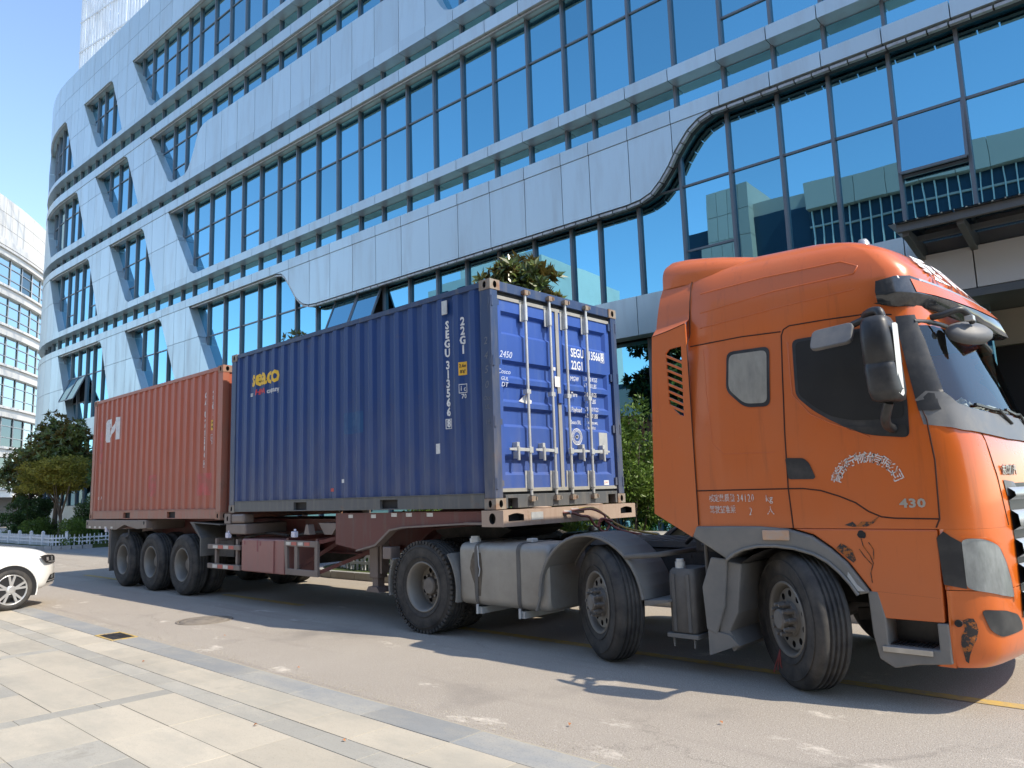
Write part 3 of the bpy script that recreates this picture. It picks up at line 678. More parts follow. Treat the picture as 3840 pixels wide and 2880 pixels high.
def casting(x0, y0, z0, sx, sy, sz, nx, ny):
    """corner casting with holes in the -y/+y side and the end face"""
    mb = MB(); x1, y1, z1 = x0+sx, y0+sy, z0+sz
    if ny < 0: holed(mb, (x0,y0,z0), (1,0,0), (0,0,1), (0,-1,0), sx, sz, .026, .040, .05)
    else: mb.add([(x0,y0,z0),(x1,y0,z0),(x1,y0,z1),(x0,y0,z1)], [(0,1,2,3)])
    if nx > 0: holed(mb, (x1,y0,z0), (0,1,0), (0,0,1), (1,0,0), sy, sz, .030, .042, .05)
    else: mb.add([(x1,y0,z0),(x1,y1,z0),(x1,y1,z1),(x1,y0,z1)], [(0,1,2,3)])
    mb.add([(x1,y1,z0),(x0,y1,z0),(x0,y1,z1),(x1,y1,z1)], [(0,1,2,3)])
    if nx < 0: holed(mb, (x0,y1,z0), (0,-1,0), (0,0,1), (-1,0,0), sy, sz, .030, .042, .05)
    else: mb.add([(x0,y1,z0),(x0,y0,z0),(x0,y0,z1),(x0,y1,z1)], [(0,1,2,3)])
    mb.add([(x0,y0,z1),(x1,y0,z1),(x1,y1,z1),(x0,y1,z1)], [(0,1,2,3)]); mb.add([(x0,y0,z0),(x0,y1,z0),(x1,y1,z0),(x1,y0,z0)], [(0,1,2,3)])
    return mb
def side_profile(x0):
    xs = []; x = x0+.14; e = x0+CL-.16; k = 0
    br = [0,.078,.138,.216]
    pts = [(x0+.13, .03)]
    base = x0+.16
    while base < e-.02:
        for d in br:
            xx = base+d
            if xx < e: pts.append((xx, corr(xx+1e-7, x0+.16)))
        base += PER
    pts.append((e+.01, .03)); return pts
def drape(o, x0, lift=.003):
    """lay a flat stencil onto the corrugated wall"""
    org = Vector(ORG.get(o.parent.name, (0,0,0))); bm = bmesh.new(); bm.from_mesh(o.data)
    xs = [v.co.x+org.x for v in bm.verts]; a, b = min(xs), max(xs); base = x0+.16; br = []
    k = int((a-base)/PER)-1
    while base+k*PER < b:
        br += [base+k*PER+d for d in (0,.078,.138,.216)]; k += 1
    for x in br:
        if a < x < b: bmesh.ops.bisect_plane(bm, geom=bm.verts[:]+bm.edges[:]+bm.faces[:], plane_co=(x-org.x,0,0), plane_no=(1,0,0))
    for v in bm.verts: v.co.y += corr(v.co.x+org.x, x0+.16)-.012
    bm.to_mesh(o.data); bm.free()
def container(name, label, x0, z0, dz, mw_, mf, mc, mrail, doors, pockets):
    t = thing(name, label, 'container', (x0+CL/2, CW/2, z0)); X1 = x0+CL; Z1 = z0+CH
    cs = (.178,.162,.118)
    for ix in (0,1):
        for iy in (0,1):
            for iz in (0,1):
                xx = x0-.004 if ix == 0 else X1-cs[0]+.004; yy = -.004 if iy == 0 else CW-cs[1]+.004; zz = z0 if iz == 0 else Z1-cs[2]
                obj('corner_casting', casting(xx, yy, zz, *cs, -1 if ix == 0 else 1, -1 if iy == 0 else 1), [mc, M['dark']], t, bevel=.006, fix=False)
            # post
            xx0, xx1 = (x0, x0+.15) if ix == 0 else (X1-.17, X1-.002); yy0, yy1 = (.001, .12) if iy == 0 else (CW-.12, CW-.001)
            g = MB(); g.box(xx0, xx1, yy0, yy1, z0+.1182, Z1-.1182); obj('corner_post', g, mf, t, bevel=.006)
    for iy in (0,1):
        y = 0 if iy == 0 else CW; sg = 1 if iy == 0 else -1
        pr = side_profile(x0); rows_ = [[(x, y+sg*d, z) for x, d in pr] for z in (z0+.17, Z1-.065)]
        g = MB(); g.grid(rows_, sm=False); rows2 = [[(x, y+sg*(d+.004), z) for x, d in pr] for z in (z0+.17, Z1-.065)]; g.grid(rows2, sm=False); obj('side_wall', g, mw_, t, fix=False)
        g = MB(); g.box(x0+.178, X1-.178, y+sg*.003, y+sg*.06, Z1-.075, Z1-.012); obj('top_rail', g, mf, t, bevel=.004)
        # bottom rail with fork pockets
        g = MB(); xs = [x0+.176]+[q for p_ in pockets for q in p_]+[X1-.176]; zb, zt = z0+.012, z0+.168
        for i in range(0, len(xs), 2): g.box(xs[i], xs[i+1], y+sg*.004, y+sg*.05, zb, zt)
        for p_ in pockets: g.box(p_[0], p_[1], y+sg*.004, y+sg*.05, zt-.032, zt); g.box(p_[0], p_[1], y+sg*.004, y+sg*.05, zb, zb+.014)
        g.box(x0+.176, X1-.176, y-sg*.004, y+sg*.05, zt, zt+.012)
        obj('bottom_rail', g, mrail, t, bevel=.003)
        for p_ in pockets:
            g = MB(); g.box(p_[0]-.01, p_[1]+.01, y+sg*.052, y+sg*.6, zb+.002, zt-.02); obj('fork_pocket', g, M['dark'], t)
    g = MB(); nn = 22
    for k in range(nn): a = x0+.1+(CL-.2)*k/nn; g.box(a, a+(CL-.2)/nn*.55, .05, CW-.05, Z1-.04, Z1-.018); 
    g.box(x0+.05, X1-.05, .03, CW-.03, Z1-.05, Z1-.035); obj('roof', g, mw_, t)
    g = MB(); g.box(x0+.18, X1-.18, .06, CW-.06, z0+.02, z0+.15); obj('floor', g, M['dark'], t)
    # closed end (rear, -x for blue; both ends for red get corrugated walls)
    ends = [-1] if doors else [-1, 1]
    for e in ends:
        X = x0 if e < 0 else X1; g = MB(); pr = []; n = 9
        for k in range(n):
            b_ = .12+(CW-.24)*k/n; p_ = (CW-.24)/n
            pr += [(b_, .02),(b_+p_*.28,.02),(b_+p_*.5,.06),(b_+p_*.78,.06)]
        pr.append((CW-.12,.02)); g.grid([[(X-e*d, y, z) for y, d in pr] for z in (z0+.12, Z1-.1)], sm=False); obj('end_wall', g, mw_, t)
        for zz in ((z0+.004,z0+.13),(Z1-.12,Z1-.012)):
            g = MB(); g.box(X, X-e*.08, .16, CW-.16, *zz); obj('end_rail', g, mf, t, bevel=.004)
    return t
BX, BZ = 0.0, 1.421
blue = container('shipping_container', 'blue shipping container with white locking bars and yellow lettering', BX, BZ, 0, M['blue'], M['bluef'], M['cast'], M['bluegrey'], True, ((1.95,2.29),(3.995,4.35)))
# ---- doors of the blue container
X1 = BX+CL; Z1 = BZ+CH
g = MB(); g.box(X1-.10, X1-.01, .16, CW-.16, Z1-.118, Z1-.004); obj('door_header', g, M['bluef'], blue, bevel=.006)
g = MB()
for a, b in ((.164,.20),(.36,CW-.36),(CW-.2,CW-.164)): g.box(X1-.10, X1-.006, a, b, BZ+.005, BZ+.155)
for a, b in ((.2,.36),(CW-.36,CW-.2)): g.box(X1-.10, X1-.006, a, b, BZ+.115, BZ+.155)
obj('door_sill', g, M['bluegrey'], blue, bevel=.004)
g = MB()
for a, b in ((.2,.36),(CW-.36,CW-.2)): g.box(X1-.16, X1-.102, a, b, BZ+.02, BZ+.115)
obj('sill_pocket', g, M['dark'], blue)
REC = [(.13,.235),(.35,.43),(.452,.537),(.558,.647),(.775,.857)]
def door(y0, y1, name, label=None):
    g = MB(); zt, zb = Z1-.20, BZ+.215; xf = X1-.045; dp = .042; m_ = .085
    cuts = []
    for a, b in REC: cuts.append((Z1-CH*b, Z1-CH*a))
    cuts.sort(); z = zb
    def q(ya, yb, za, zb_): g.add([(xf,ya,za),(xf,yb,za),(xf,yb,zb_),(xf,ya,zb_)], [(0,1,2,3)])
    for (a, b) in cuts:
        q(y0, y1, z, a); q(y0, y0+m_, a, b); q(y1-m_, y1, a, b); s = .035; ya, yb = y0+m_, y1-m_
        o_ = [(xf,ya,a),(xf,yb,a),(xf,yb,b),(xf,ya,b)]; i_ = [(xf-dp,ya+s,a+s),(xf-dp,yb-s,a+s),(xf-dp,yb-s,b-s),(xf-dp,ya+s,b-s)]
        g.add(o_+i_, [(4,5,6,7),(0,1,5,4),(1,2,6,5),(2,3,7,6),(3,0,4,7)]); z = b
    q(y0, y1, z, zt)
    g.add([(xf,y0,zb),(xf-.05,y0,zb),(xf-.05,y0,zt),(xf,y0,zt)], [(0,1,2,3)]); g.add([(xf,y1,zb),(xf-.05,y1,zb),(xf-.05,y1,zt),(xf,y1,zt)], [(0,1,2,3)])
    g.add([(xf-.05,y0,zb),(xf-.05,y1,zb),(xf-.05,y1,zt),(xf-.05,y0,zt)], [(0,1,2,3)]); g.add([(xf,y0,zt),(xf,y1,zt),(xf-.05,y1,zt),(xf-.05,y0,zt)], [(0,1,2,3)])
    return obj(name, g, M['bluedoor'], blue, fix=False)
dl = door(.125, 1.185, 'door'); dr = door(1.225, CW-.125, 'door')
M['gasket'] = mat('door_gasket', (.33,.32,.29), .7, dirt=(.2,.18,.16), dirt_amt=.6)
for za, zb_ in ((Z1-.2,Z1-.118),(BZ+.155,BZ+.215)): g = MB(); g.box(X1-.10, X1-.055, .12, CW-.12, za, zb_); obj('door_gap', g, M['dark'], blue)
g = MB(); g.box(X1-.05, X1-.032, .13, CW-.13, Z1-.205, Z1-.165); obj('gasket', g, M['gasket'], dl)
g = MB(); g.box(X1-.05, X1-.032, .13, CW-.13, BZ+.185, BZ+.225); obj('gasket', g, M['gasket'], dl)
g = MB(); g.box(X1-.043, X1-.03, 1.175, 1.235, BZ+.2, Z1-.19); obj('gasket', g, M['gasket'], dr)
for i, (yb, dd) in enumerate(((.585,dl),(1.03,dl),(1.335,dr),(1.76,dr))):
    g = MB(); g.cyl((X1+.005,yb,BZ+.14),(X1+.005,yb,Z1-.10), .0175, 12); lb = obj('locking_bar', g, M['zinc'], dd)
    for z0, z1 in ((BZ+.20,BZ+.42),(Z1-.42,Z1-.20)): g = MB(); g.box(X1-.044, X1-.034, yb-.055, yb+.055, z0, z1); g.cyl((X1+.005,yb,z0+.01),(X1+.005,yb,z1-.01), .026, 10); g.box(X1-.04, X1+.0, yb-.02, yb+.02, z0+.01, z1-.01); obj('bar_guide', g, M['zinc'], lb)
    g = MB(); g.box(X1-.044, X1+.02, yb-.035, yb+.035, BZ+1.31, BZ+1.36); obj('bar_bracket', g, M['zinc'], lb)
    for z in (BZ+.10, Z1-.075):
        g = MB(); g.box(X1-.004, X1+.035, yb-.035, yb+.035, z-.03, z+.03); g.box(X1-.01, X1+.05, yb-.05, yb-.035, z-.02, z+.02); g.box(X1-.01, X1+.05, yb+.035, yb+.05, z-.02, z+.02); obj('cam_keeper', g, M['cast'], lb)
    sgn = -1 if i < 2 else 1; zh = BZ+.655
    g = MB(); g.box(X1-.01, X1+.03, yb-.03, yb+.03, zh-.035, zh+.035)
    g.prism([(yb+sgn*.02,zh-.018),(yb+sgn*.02,zh+.018),(yb+sgn*.2,zh+.024),(yb+sgn*.36,zh+.016),(yb+sgn*.36,zh-.008),(yb+sgn*.2,zh-.016)], 'x', X1+.01, X1+.024)
    obj('handle', g, M['zinc'], lb, bevel=.003)
    yk = yb+sgn*.225; g = MB(); g.box(X1-.044, X1+.04, yk-.014, yk+.014, zh-.10, zh-.02); g.box(X1-.044, X1+.03, yk-.022, yk+.022, zh+.02, zh+.085); g.cyl((X1+.03,yk,zh-.12),(X1+.03,yk,zh+.04), .018, 8); obj('handle_catch', g, M['zinc'], lb, bevel=.003)
for z in (3.76,3.07,2.385,1.70):
    for (ya, yb, dd) in ((-.006,.16,dl),(CW-.16,CW+.006,dr)):
        g = MB(); g.prism([(ya,z-.05),(ya,z+.05),(ya+.05 if ya < 1 else ya, z+.05),(yb if ya < 1 else yb-.05, z+.032 if ya < 1 else z+.05),(yb, z-.032 if ya < 1 else z+.05),(yb if ya > 1 else ya+.05, z-.05)], 'x', X1-.04, X1-.018); g.cyl((X1-.004, ya+.03 if ya < 1 else yb-.03, z-.06),(X1-.004, ya+.03 if ya < 1 else yb-.03, z+.06), .016, 8); obj('hinge', g, M['bluef'], dd)
g = MB(); g.box(X1-.03, X1-.012, 1.17, 1.25, 2.66, 2.78); obj('customs_catch', g, M['bluedoor'], dr, bevel=.004)
# ---- lettering on the blue container
SX = lambda o, z: fr((o, -.0005, z), (1,0,0), (0,0,1))
def vtext(chars, x, z0, z1, size, parent, m_, cont_x, sx=1):
    n = len(chars)
    for i, ch in enumerate(chars):
        if ch == ' ': continue
        z = z0+(z1-z0)*(i+.5)/n
        o = text_mesh('stencil_letter', ch, size, m_, parent, fr((x, .0085, z), (1,0,0), (0,0,1)), .001, sx, bold=.005); drape(o, cont_x)
def htext(name, body, x, z, size, parent, m_, cont_x, sx=1, **k):
    o = text_mesh(name, body, size, m_, parent, fr((x, .0085, z), (1,0,0), (0,0,1)), .001, sx, **k); drape(o, cont_x); return o
vtext('SEGU', 5.295, 3.655, 3.205, .135, blue, M['txt'], BX, .8); vtext('313566', 5.295, 3.17, 2.50, .135, blue, M['txt'], BX, .8); vtext('8', 5.295, 2.475, 2.365, .125, blue, M['txt'], BX, .8)
vtext('22G1', 5.565, 3.655, 3.205, .135, blue, M['txt'], BX, .8)
def decal(name, x0, x1, z0, z1, m_, parent, cont_x, y=.0105, lift=0):
    g = MB(); g.box(x0, x1, y-.001, y+.0006, z0, z1); o = obj(name, g, m_, parent); 
    if cont_x is not None: drape(o, cont_x)
    return o
def frame_rect(name, x0, x1, z0, z1, w_, m_, parent, cont_x, y=.0095):
    g = MB()
    for a in ((x0,x1,z0,z0+w_),(x0,x1,z1-w_,z1),(x0,x0+w_,z0+w_,z1-w_),(x1-w_,x1,z0+w_,z1-w_)): g.box(a[0],a[1],y-.001,y+.0006,a[2],a[3])
    o = obj(name, g, m_, parent); drape(o, cont_x); return o
frame_rect('check_digit_box', 5.252, 5.338, 2.36, 2.478, .008, M['txt'], blue, BX)
decal('height_decal', 5.50, 5.615, 2.965, 3.12, M['lab_y'], blue, BX)
for s, z in (('2.6m', 3.075), ('8\'6"', 3.005)): o = text_mesh('decal_text', s, .055, M['ink'], blue, fr((5.5575,.007,z), (1,0,0), (0,0,1)), .0008, .8, bold=.001); drape(o, BX)
frame_rect('registry_mark', 5.50, 5.61, 2.755, 2.862, .008, M['txt'], blue, BX)
for s, x, z, q in (('i',5.532,2.81,.085),('c',5.575,2.805,.085),('70',5.565,2.715,.075)): o = text_mesh('registry_text', s, q, M['txt'], blue, fr((x,.008,z), (1,0,0), (0,0,1)), .0008, .9, bold=.001); drape(o, BX)
htext('logo_lettering', 'seaco', 1.045, 3.525, .37, blue, M['txty'], BX, 1.0, space=.98, bold=.012)
htext('logo_lettering', 'an', .63, 3.29, .11, blue, M['txt'], BX, 1, bold=.002); htext('logo_lettering', 'HNA', .92, 3.30, .12, blue, M['txtr'], BX, 1.15, shear=.2, bold=.004); htext('logo_lettering', 'company', 1.28, 3.29, .11, blue, M['txt'], BX, .88, bold=.002)
pass
decal('torn_sticker', 5.05, 5.15, 2.08, 2.20, M['paper'], blue, BX); decal('red_sticker', 2.85, 2.96, 1.69, 1.735, M['lit'], blue, BX); decal('torn_sticker', 3.11, 3.19, 1.80, 1.85, M['paper'], blue, BX)
M['blue2'] = mat('fresh_blue_patch', (.012,.075,.20), .5, dirt=(.013,.046,.165), dirt_amt=.7, dscale=6)
decal('repaint_patch', 3.17, 3.61, 2.45, 2.74, M['blue2'], blue, BX)
g = MB(); g.box(5.24,5.33,-.004,.012,3.73,3.90); obj('data_plate', g, M['zinc'], blue, bevel=.004)
DX = X1-.0445+.0012
def dtext(body, y, z, size, sx=.8, m_=None, **k): return text_mesh('door_lettering', body, size, m_ or M['txt'], dr if y > 1.2 else dl, fr((DX, y, z), (0,1,0), (0,0,1)), .0008, sx, **k)
dtext('SEGU', 1.475, 3.325, .155, .72, align='LEFT', bold=.003); dtext('313566', 1.79, 3.325, .155, .66, align='LEFT', bold=.003); dtext('8', 2.145, 3.325, .15, .72, bold=.003)
g = MB()
for a in ((2.105,2.185,3.26,3.267),(2.105,2.185,3.385,3.392),(2.105,2.112,3.267,3.385),(2.178,2.185,3.267,3.385)): g.box(DX-.0008, DX+.0008, *a)
obj('check_digit_box', g, M['txt'], dr)
dtext('22G1', 1.475, 3.165, .155, .72, align='LEFT', bold=.003)
for (lab, a, b, z) in (('MGW','30 480 KGS','67 200 LBS',2.99),('Tare','2 080 KGS','4 590 LBS',2.79),('Payload','28 400 KGS','62 610 LBS',2.60)):
    DXs = DX; dtext(lab, 1.44, z, .085, .8, align='LEFT', shear=.15); dtext(a, 1.72, z+.02, .08, .72, align='LEFT', shear=.15); dtext(b, 1.72, z-.065, .08, .72, align='LEFT', shear=.15)
dtext('Seaco SRL', 1.42, 2.44, .07, .7, align='LEFT'); dtext('Bridgetown,', 1.74, 2.45, .065, .75, align='LEFT'); dtext('Barbados', 1.74, 2.385, .065, .75, align='LEFT')
g = MB(); n = 36
for r0, r1 in ((.095,.105),(.062,.068)): g.add([(DX+.001, 1.53+r*math.cos(2*math.pi*k/n), 2.262+r*math.sin(2*math.pi*k/n)) for r in (r0, r1) for k in range(n)], [(k,(k+1) % n,n+(k+1) % n,n+k) for k in range(n)])
for k in range(26):
    a = k*2*math.pi/26; c = (1.53+.081*math.cos(a), 2.262+.081*math.sin(a)); g.box(DX, DX+.001, c[0]-.006, c[0]+.006, c[1]-.006, c[1]+.006)
for k in range(14): a = rnd.random()*6.28; r = rnd.random()*.042; yy, zz = 1.53+r*math.cos(a), 2.262+r*math.sin(a); g.box(DX, DX+.001, yy-.012, yy+.012, zz-.008, zz+.008)
obj('round_seal', g, M['txt'], dr)
def scrawl(paths, m_, par):
    for p in paths:
        g = MB(); g.tube([(DX, y, z) for y, z in p], .0042, 5); obj('chalk_mark', g, m_, par)
M['chalk'] = mat('chalk_scrawl', (.55,.6,.72), .9)
dtext('2450', .27, 3.165, .11, .95, M['chalk'], shear=.3); dtext('Cosco', .235, 2.965, .075, 1.1, M['chalk'], shear=.2); dtext('GUL', .24, 2.885, .06, 1.1, M['chalk'], shear=.3); dtext('DT', .24, 2.815, .075, 1.1, M['chalk'], shear=.2)
M['plate'] = mat('pale_plate', (.42,.43,.42), .6, dirt=(.25,.26,.3), dirt_amt=.5, dscale=8)
g = MB(); g.box(DX-.0005, DX+.003, 1.985, 2.165, 2.05, 2.33); obj('safety_plate', g, M['plate'], dr)
g = MB(); g.box(DX-.0005, DX+.002, 2.05, 2.155, 1.655, 1.715); s_ = obj('maker_plate', g, M['paper'], dr)
text_mesh('maker_text', 'CIMC', .035, M['txtr'], dr, fr((DX+.0025,2.10,1.685), (0,1,0), (0,0,1)), .0004, 1)
g = MB(); g.box(X1-.029, X1-.027, 1.12, 1.215, 2.86, 2.99); obj('door_label', g, M['paper'], dl)
g = MB(); g.box(X1-.029, X1-.027, 1.10, 1.14, 3.06, 3.10); obj('door_label', g, M['paper'], dl)
g = MB(); g.add([(DX, .60+.10*rnd.random()*math.cos(a)+.05*math.cos(a), 2.66+.06*math.sin(a)*(.5+rnd.random())) for a in [k*.7 for k in range(9)]], [tuple(range(9))]); obj('torn_label', g, M['paper'], dl)
for i, (ch, z) in enumerate((('2',3.30),('4',3.13),('5',2.97),('0',2.80),('Occ',2.65),('UL',2.55),('18',2.38))):
    text_mesh('chalk_mark', ch, .12 if len(ch) == 1 else .07, mat('faint_chalk', (.14,.16,.2), .9) if i == 0 else bpy.data.materials['faint_chalk'], blue, fr((5.965,-.0008,z), (1,0,0), (0,0,1)), .0006, 1, shear=.2)
# ---- red container
RX, RZ = -.308-CL, 1.421-.108
red = container('shipping_container', 'faded red shipping container with white block logo, on the trailer rear', RX, RZ, 0, M['red'], M['redf'], M['rcast'], M['redf'], False, ((-4.47,-4.13),(-2.39,-2.04)))
vtext('CAIU', -.98, 3.50, 3.055, .145, red, M['txt'], RX, 1.05); vtext('225806', -.985, 3.03, 2.36, .145, red, M['txt'], RX, 1.05); vtext('4', -.99, 2.32, 2.20, .12, red, M['txt'], RX, 1.0)
frame_rect('check_digit_box', -1.04, -.955, 2.20, 2.32, .007, M['txt'], red, RX)
vtext('22G1', -.70, 3.50, 3.06, .145, red, M['txt'], RX, 1.05)
decal('height_decal', -.785, -.675, 2.825, 3.0, M['lab_y'], red, RX)
for s, z in (('2.6m', 2.955), ('8\'6"', 2.88)): o = text_mesh('decal_text', s, .05, M['ink'], red, fr((-.73,.007,z), (1,0,0), (0,0,1)), .0008, .8); drape(o, RX)
frame_rect('registry_mark', -.785, -.68, 2.65, 2.755, .007, M['txt'], red, RX)
for s, x, z, q in (('ic',-.733,2.70,.08),('70',-.72,2.605,.08)): o = text_mesh('registry_text', s, q, M['txt'], red, fr((x,.008,z), (1,0,0), (0,0,1)), .0008, .9); drape(o, RX)
def flatpoly(name, poly, m_, parent, cont_x):
    g = MB(); n = len(poly); g.add([(x, .009, z) for x, z in poly]+[(x, .0105, z) for x, z in poly], [tuple(range(n)), tuple(range(2*n-1,n-1,-1))]+[(i,i+n,(i+1) % n+n,(i+1) % n) for i in range(n)]); o = obj(name, g, m_, parent); drape(o, cont_x)
# white block logo: a C joined to a slanted stroke and two uprights
flatpoly('logo_block', [(-5.63,2.99),(-5.58,2.94),(-5.44,2.94),(-5.07,3.33),(-5.07,2.97),(-4.93,2.97),(-4.93,3.44),(-5.13,3.44),(-5.42,3.10),(-5.48,3.10),(-5.48,3.33),(-5.43,3.33),(-5.43,3.24),(-5.33,3.24),(-5.33,3.43),(-5.55,3.43),(-5.63,3.36)], M['txt'], red, RX)
flatpoly('logo_block', [(-4.86,2.965),(-4.815,2.965),(-4.815,3.44),(-4.86,3.44)], M['txt'], red, RX)
M['patchr'] = mat('repaint_red', (.50,.10,.09), .55, dirt=(.36,.14,.10), dirt_amt=.9, dscale=5, dlo=.4, dhi=.6)
decal('repaint_patch', -3.32, -3.0, 1.74, 2.15, M['patchr'], red, RX); decal('repaint_patch', -1.2, -.72, 1.72, 2.10, M['patchr'], red, RX); decal('repaint_patch', -6.03, -5.82, 2.5, 3.2, M['patchr'], red, RX)
for ch, x in (('O',-5.90),('F',-5.80)): o = text_mesh('chalk_mark', ch, .09, M['txt'], red, fr((x,.008,1.76), (1,0,0), (0,0,1)), .0006, .8, shear=.2); drape(o, RX)
# ------------------------------------------------------------------ wheels (axle along y, outer face towards -y)
def tyre_mb(r=.535, w_=.29, rim=.286, grooves=4, drive=False):
    h = w_/2; p = [(rim,-h+.02),(rim+.03,-h+.005),(rim+.09,-h),(r-.09,-h-.004),(r-.045,-h+.012),(r-.012,-h+.035)]
    gw = .011; fl = (w_-.09)/(grooves+1)
    y = -h+.045
    for k in range(grooves):
        y = -h+.045+fl*(k+1)
        p += [(r,y-gw),(r-.002,y-gw*.9),(r-.016,y-gw*.7),(r-.016,y+gw*.7),(r-.002,y+gw*.9),(r,y+gw)]
    p += [(r-.012,h-.035),(r-.045,h-.012),(r-.09,h+.004),(rim+.09,h),(rim,h-.02)]
    g = MB(); g.lathe(p, 72); 
    # bead ring lines and raised sidewall ribs
    for rr in (rim+.055, r-.075): g.lathe([(rr-.004,-h-.002),(rr-.002,-h-.007),(rr+.002,-h-.007),(rr+.004,-h-.002)], 72)
    if drive:
        for k in range(56):
            a = 2*math.pi*k/56; c, s = math.cos(a), math.sin(a); t = Vector((-s,0,c)); n_ = Vector((c,0,s))
            for yy in (-h+.03, h-.03): g.obox(n_*(r-.02)+Vector((0,yy,0)), t*.017, (0,.026,0), n_*.02)
    return g
M['rim'] = mat('dusty_steel_rim', (.235,.22,.195), .5, .35, dirt=(.22,.20,.17), dirt_amt=.7, dscale=5, dlo=.35, dhi=.7)
M['hub'] = mat('dusty_hub', (.20,.185,.165), .65, .15, dirt=(.15,.13,.11), dirt_amt=.7, dscale=7)
def holes_disc(g, y, r_in, r_out, nh, rh, rc, mi=0, md=1):
    """flat disc facing -y with round hand holes showing dark"""
    seg = nh*8; 
    g.lathe([(r_out,y+.012),(r_out,y),(rc+rh+.012,y-.0)], seg, mi, sm=False); g.lathe([(rc-rh-.012,y),(r_in,y)], seg, mi, sm=False)
    A = rc+rh+.012; B = rc-rh-.012
    for k in range(nh):
        a0 = 2*math.pi*k/nh; half = math.pi/nh; ring = []; hole = []; deep = []
        n = 16
        for i in range(n):
            t = 2*math.pi*(i+.5)/n; ct, st = math.cos(t), math.sin(t); m_ = max(abs(ct), abs(st)); u, v = ct/m_, st/m_
            rr = (A+B)/2+u*(A-B)/2; aa = a0+v*half; ring.append((rr*math.cos(aa), y, rr*math.sin(aa)))
            er = Vector((math.cos(a0),0,math.sin(a0))); et = Vector((-math.sin(a0),0,math.cos(a0))); p = er*(rc+rh*ct)+et*(rh*st); hole.append((p.x,y,p.z)); deep.append((p.x,y+.03,p.z))
        g.add(ring+hole, [(i,(i+1) % n,n+(i+1) % n,n+i) for i in range(n)], mi)
        for i in (1,5,9,13):
            u = 1 if i in (1,13) else -1; v = 1 if i in (1,5) else -1
            rr = (A+B)/2+u*(A-B)/2; aa = a0+v*half; g.add([ring[i], ring[(i+1) % n], (rr*math.cos(aa), y, rr*math.sin(aa))], [(0,1,2)], mi)
        g.add(hole+deep, [(i,(i+1) % n,n+(i+1) % n,n+i) for i in range(n)], md); g.add(deep, [tuple(range(n))], md)
def rim_deep(depth=.15, nh=8):
    g = MB(); R_ = .288
    g.lathe([(R_+.005,-.128),(R_-.002,-.138),(R_-.014,-.132),(R_-.03,-.10),(R_-.045,-.04),(R_-.05,depth-.10)], 48)
    holes_disc(g, depth-.10, .10, R_-.049, nh, .032, .185)
    return g
def hub_deep(depth=.15):
    g = MB(); y = depth-.10
    g.lathe([(.155,y),(.15,y-.02),(.105,y-.03),(.10,y-.085),(.085,y-.10),(.0,y-.102)], 28, sm=False)
    for k in range(10):
        a = 2*math.pi*k/10; c = Vector((.13*math.cos(a),y-.02,.13*math.sin(a))); g.cyl(c, c+Vector((0,-.045,0)), .017, 6)
    return g
def rim_steer():
    g = MB(); R_ = .288
    g.lathe([(R_+.005,-.128),(R_-.002,-.138),(R_-.014,-.132),(R_-.026,-.11),(R_-.034,-.06)], 48)
    g.lathe([(R_-.034,-.06),(.235,-.045)], 48); holes_disc(g, -.085, .12, .232, 10, .027, .195); g.lathe([(.232,-.085),(.240,-.05)], 48)
    g.lathe([(.135,-.085),(.13,-.11),(.10,-.115)], 40); return g
def hub_steer():
    g = MB(); g.lathe([(.135,-.105),(.13,-.118),(.085,-.12),(.08,-.19),(.068,-.205),(.0,-.207)], 28, sm=False)
    for k in range(10):
        a = 2*math.pi*(k+.5)/10; c = Vector((.115*math.cos(a),-.11,.115*math.sin(a))); g.cyl(c, c+Vector((0,-.06,0)), .021, 8); g.cyl(c+Vector((0,-.06,0)), c+Vector((0,-.095,0)), .014, 6)
    return g
WM = {}
def wheel(parent, x, y, z, kind, rz=0, spin=0):
    """wheel part (rim) with tyre and hub as sub-parts; y is the centre of the tyre"""
    if kind not in WM:
        if kind == 'steer': a, b, c = rim_steer(), tyre_mb(grooves=4), hub_steer()
        elif kind == 'drive': a, b, c = rim_deep(.16, 8), tyre_mb(grooves=3, drive=True), hub_deep(.16)
        elif kind == 'trail': a, b, c = rim_deep(.17, 8), tyre_mb(.53, .285, grooves=3), hub_deep(.17)
        WM[kind] = (mesh_of(a, 'wheel', [M['rim'], M['dark']], fix=False), mesh_of(b, 'tyre', M['rubber']), mesh_of(c, 'hub', M['hub']))
    o = [bpy.data.objects.new(n, me) for n, me in zip(('wheel','tyre','hub'), WM[kind])]
    for q in o: COL.objects.link(q)
    o[0].parent = parent; o[1].parent = o[0]; o[2].parent = o[0]
    og = ORG[parent.name]; o[0].location = (x-og[0], y-og[1], z-og[2]); o[0].rotation_euler = Matrix.Rotation(rz, 3, 'Z').to_euler() if not spin else (Matrix.Rotation(rz, 3, 'Z') @ Matrix.Rotation(spin, 3, 'Y')).to_euler()
    return o[0]
# ------------------------------------------------------------------ container trailer
M['trl'] = paint('trailer_red', (.13,.035,.03), (.12,.095,.08), .9, rust_amt=.4)
M['trlgrey'] = paint('trailer_dusty', (.20,.155,.135), (.145,.12,.10), .8, rust_amt=.35)
M['pink'] = paint('faded_toolbox', (.33,.145,.125), (.22,.15,.13), .7, rust_amt=.12)
M['undark'] = mat('chassis_black', (.035,.034,.033), .7, dirt=(.13,.115,.10), dirt_amt=.7, dscale=4)
M['mud'] = mat('dusty_mudguard', (.085,.083,.08), .75, dirt=(.19,.175,.155), dirt_amt=.85, dscale=3, dlo=.3, dhi=.75)
M['reflw'] = mat('reflector_white', (.62,.60,.55), .35, dirt=(.35,.3,.26), dirt_amt=.5, dscale=20)
M['reflr'] = mat('reflector_red', (.50,.08,.06), .35, dirt=(.35,.2,.17), dirt_amt=.5, dscale=20)
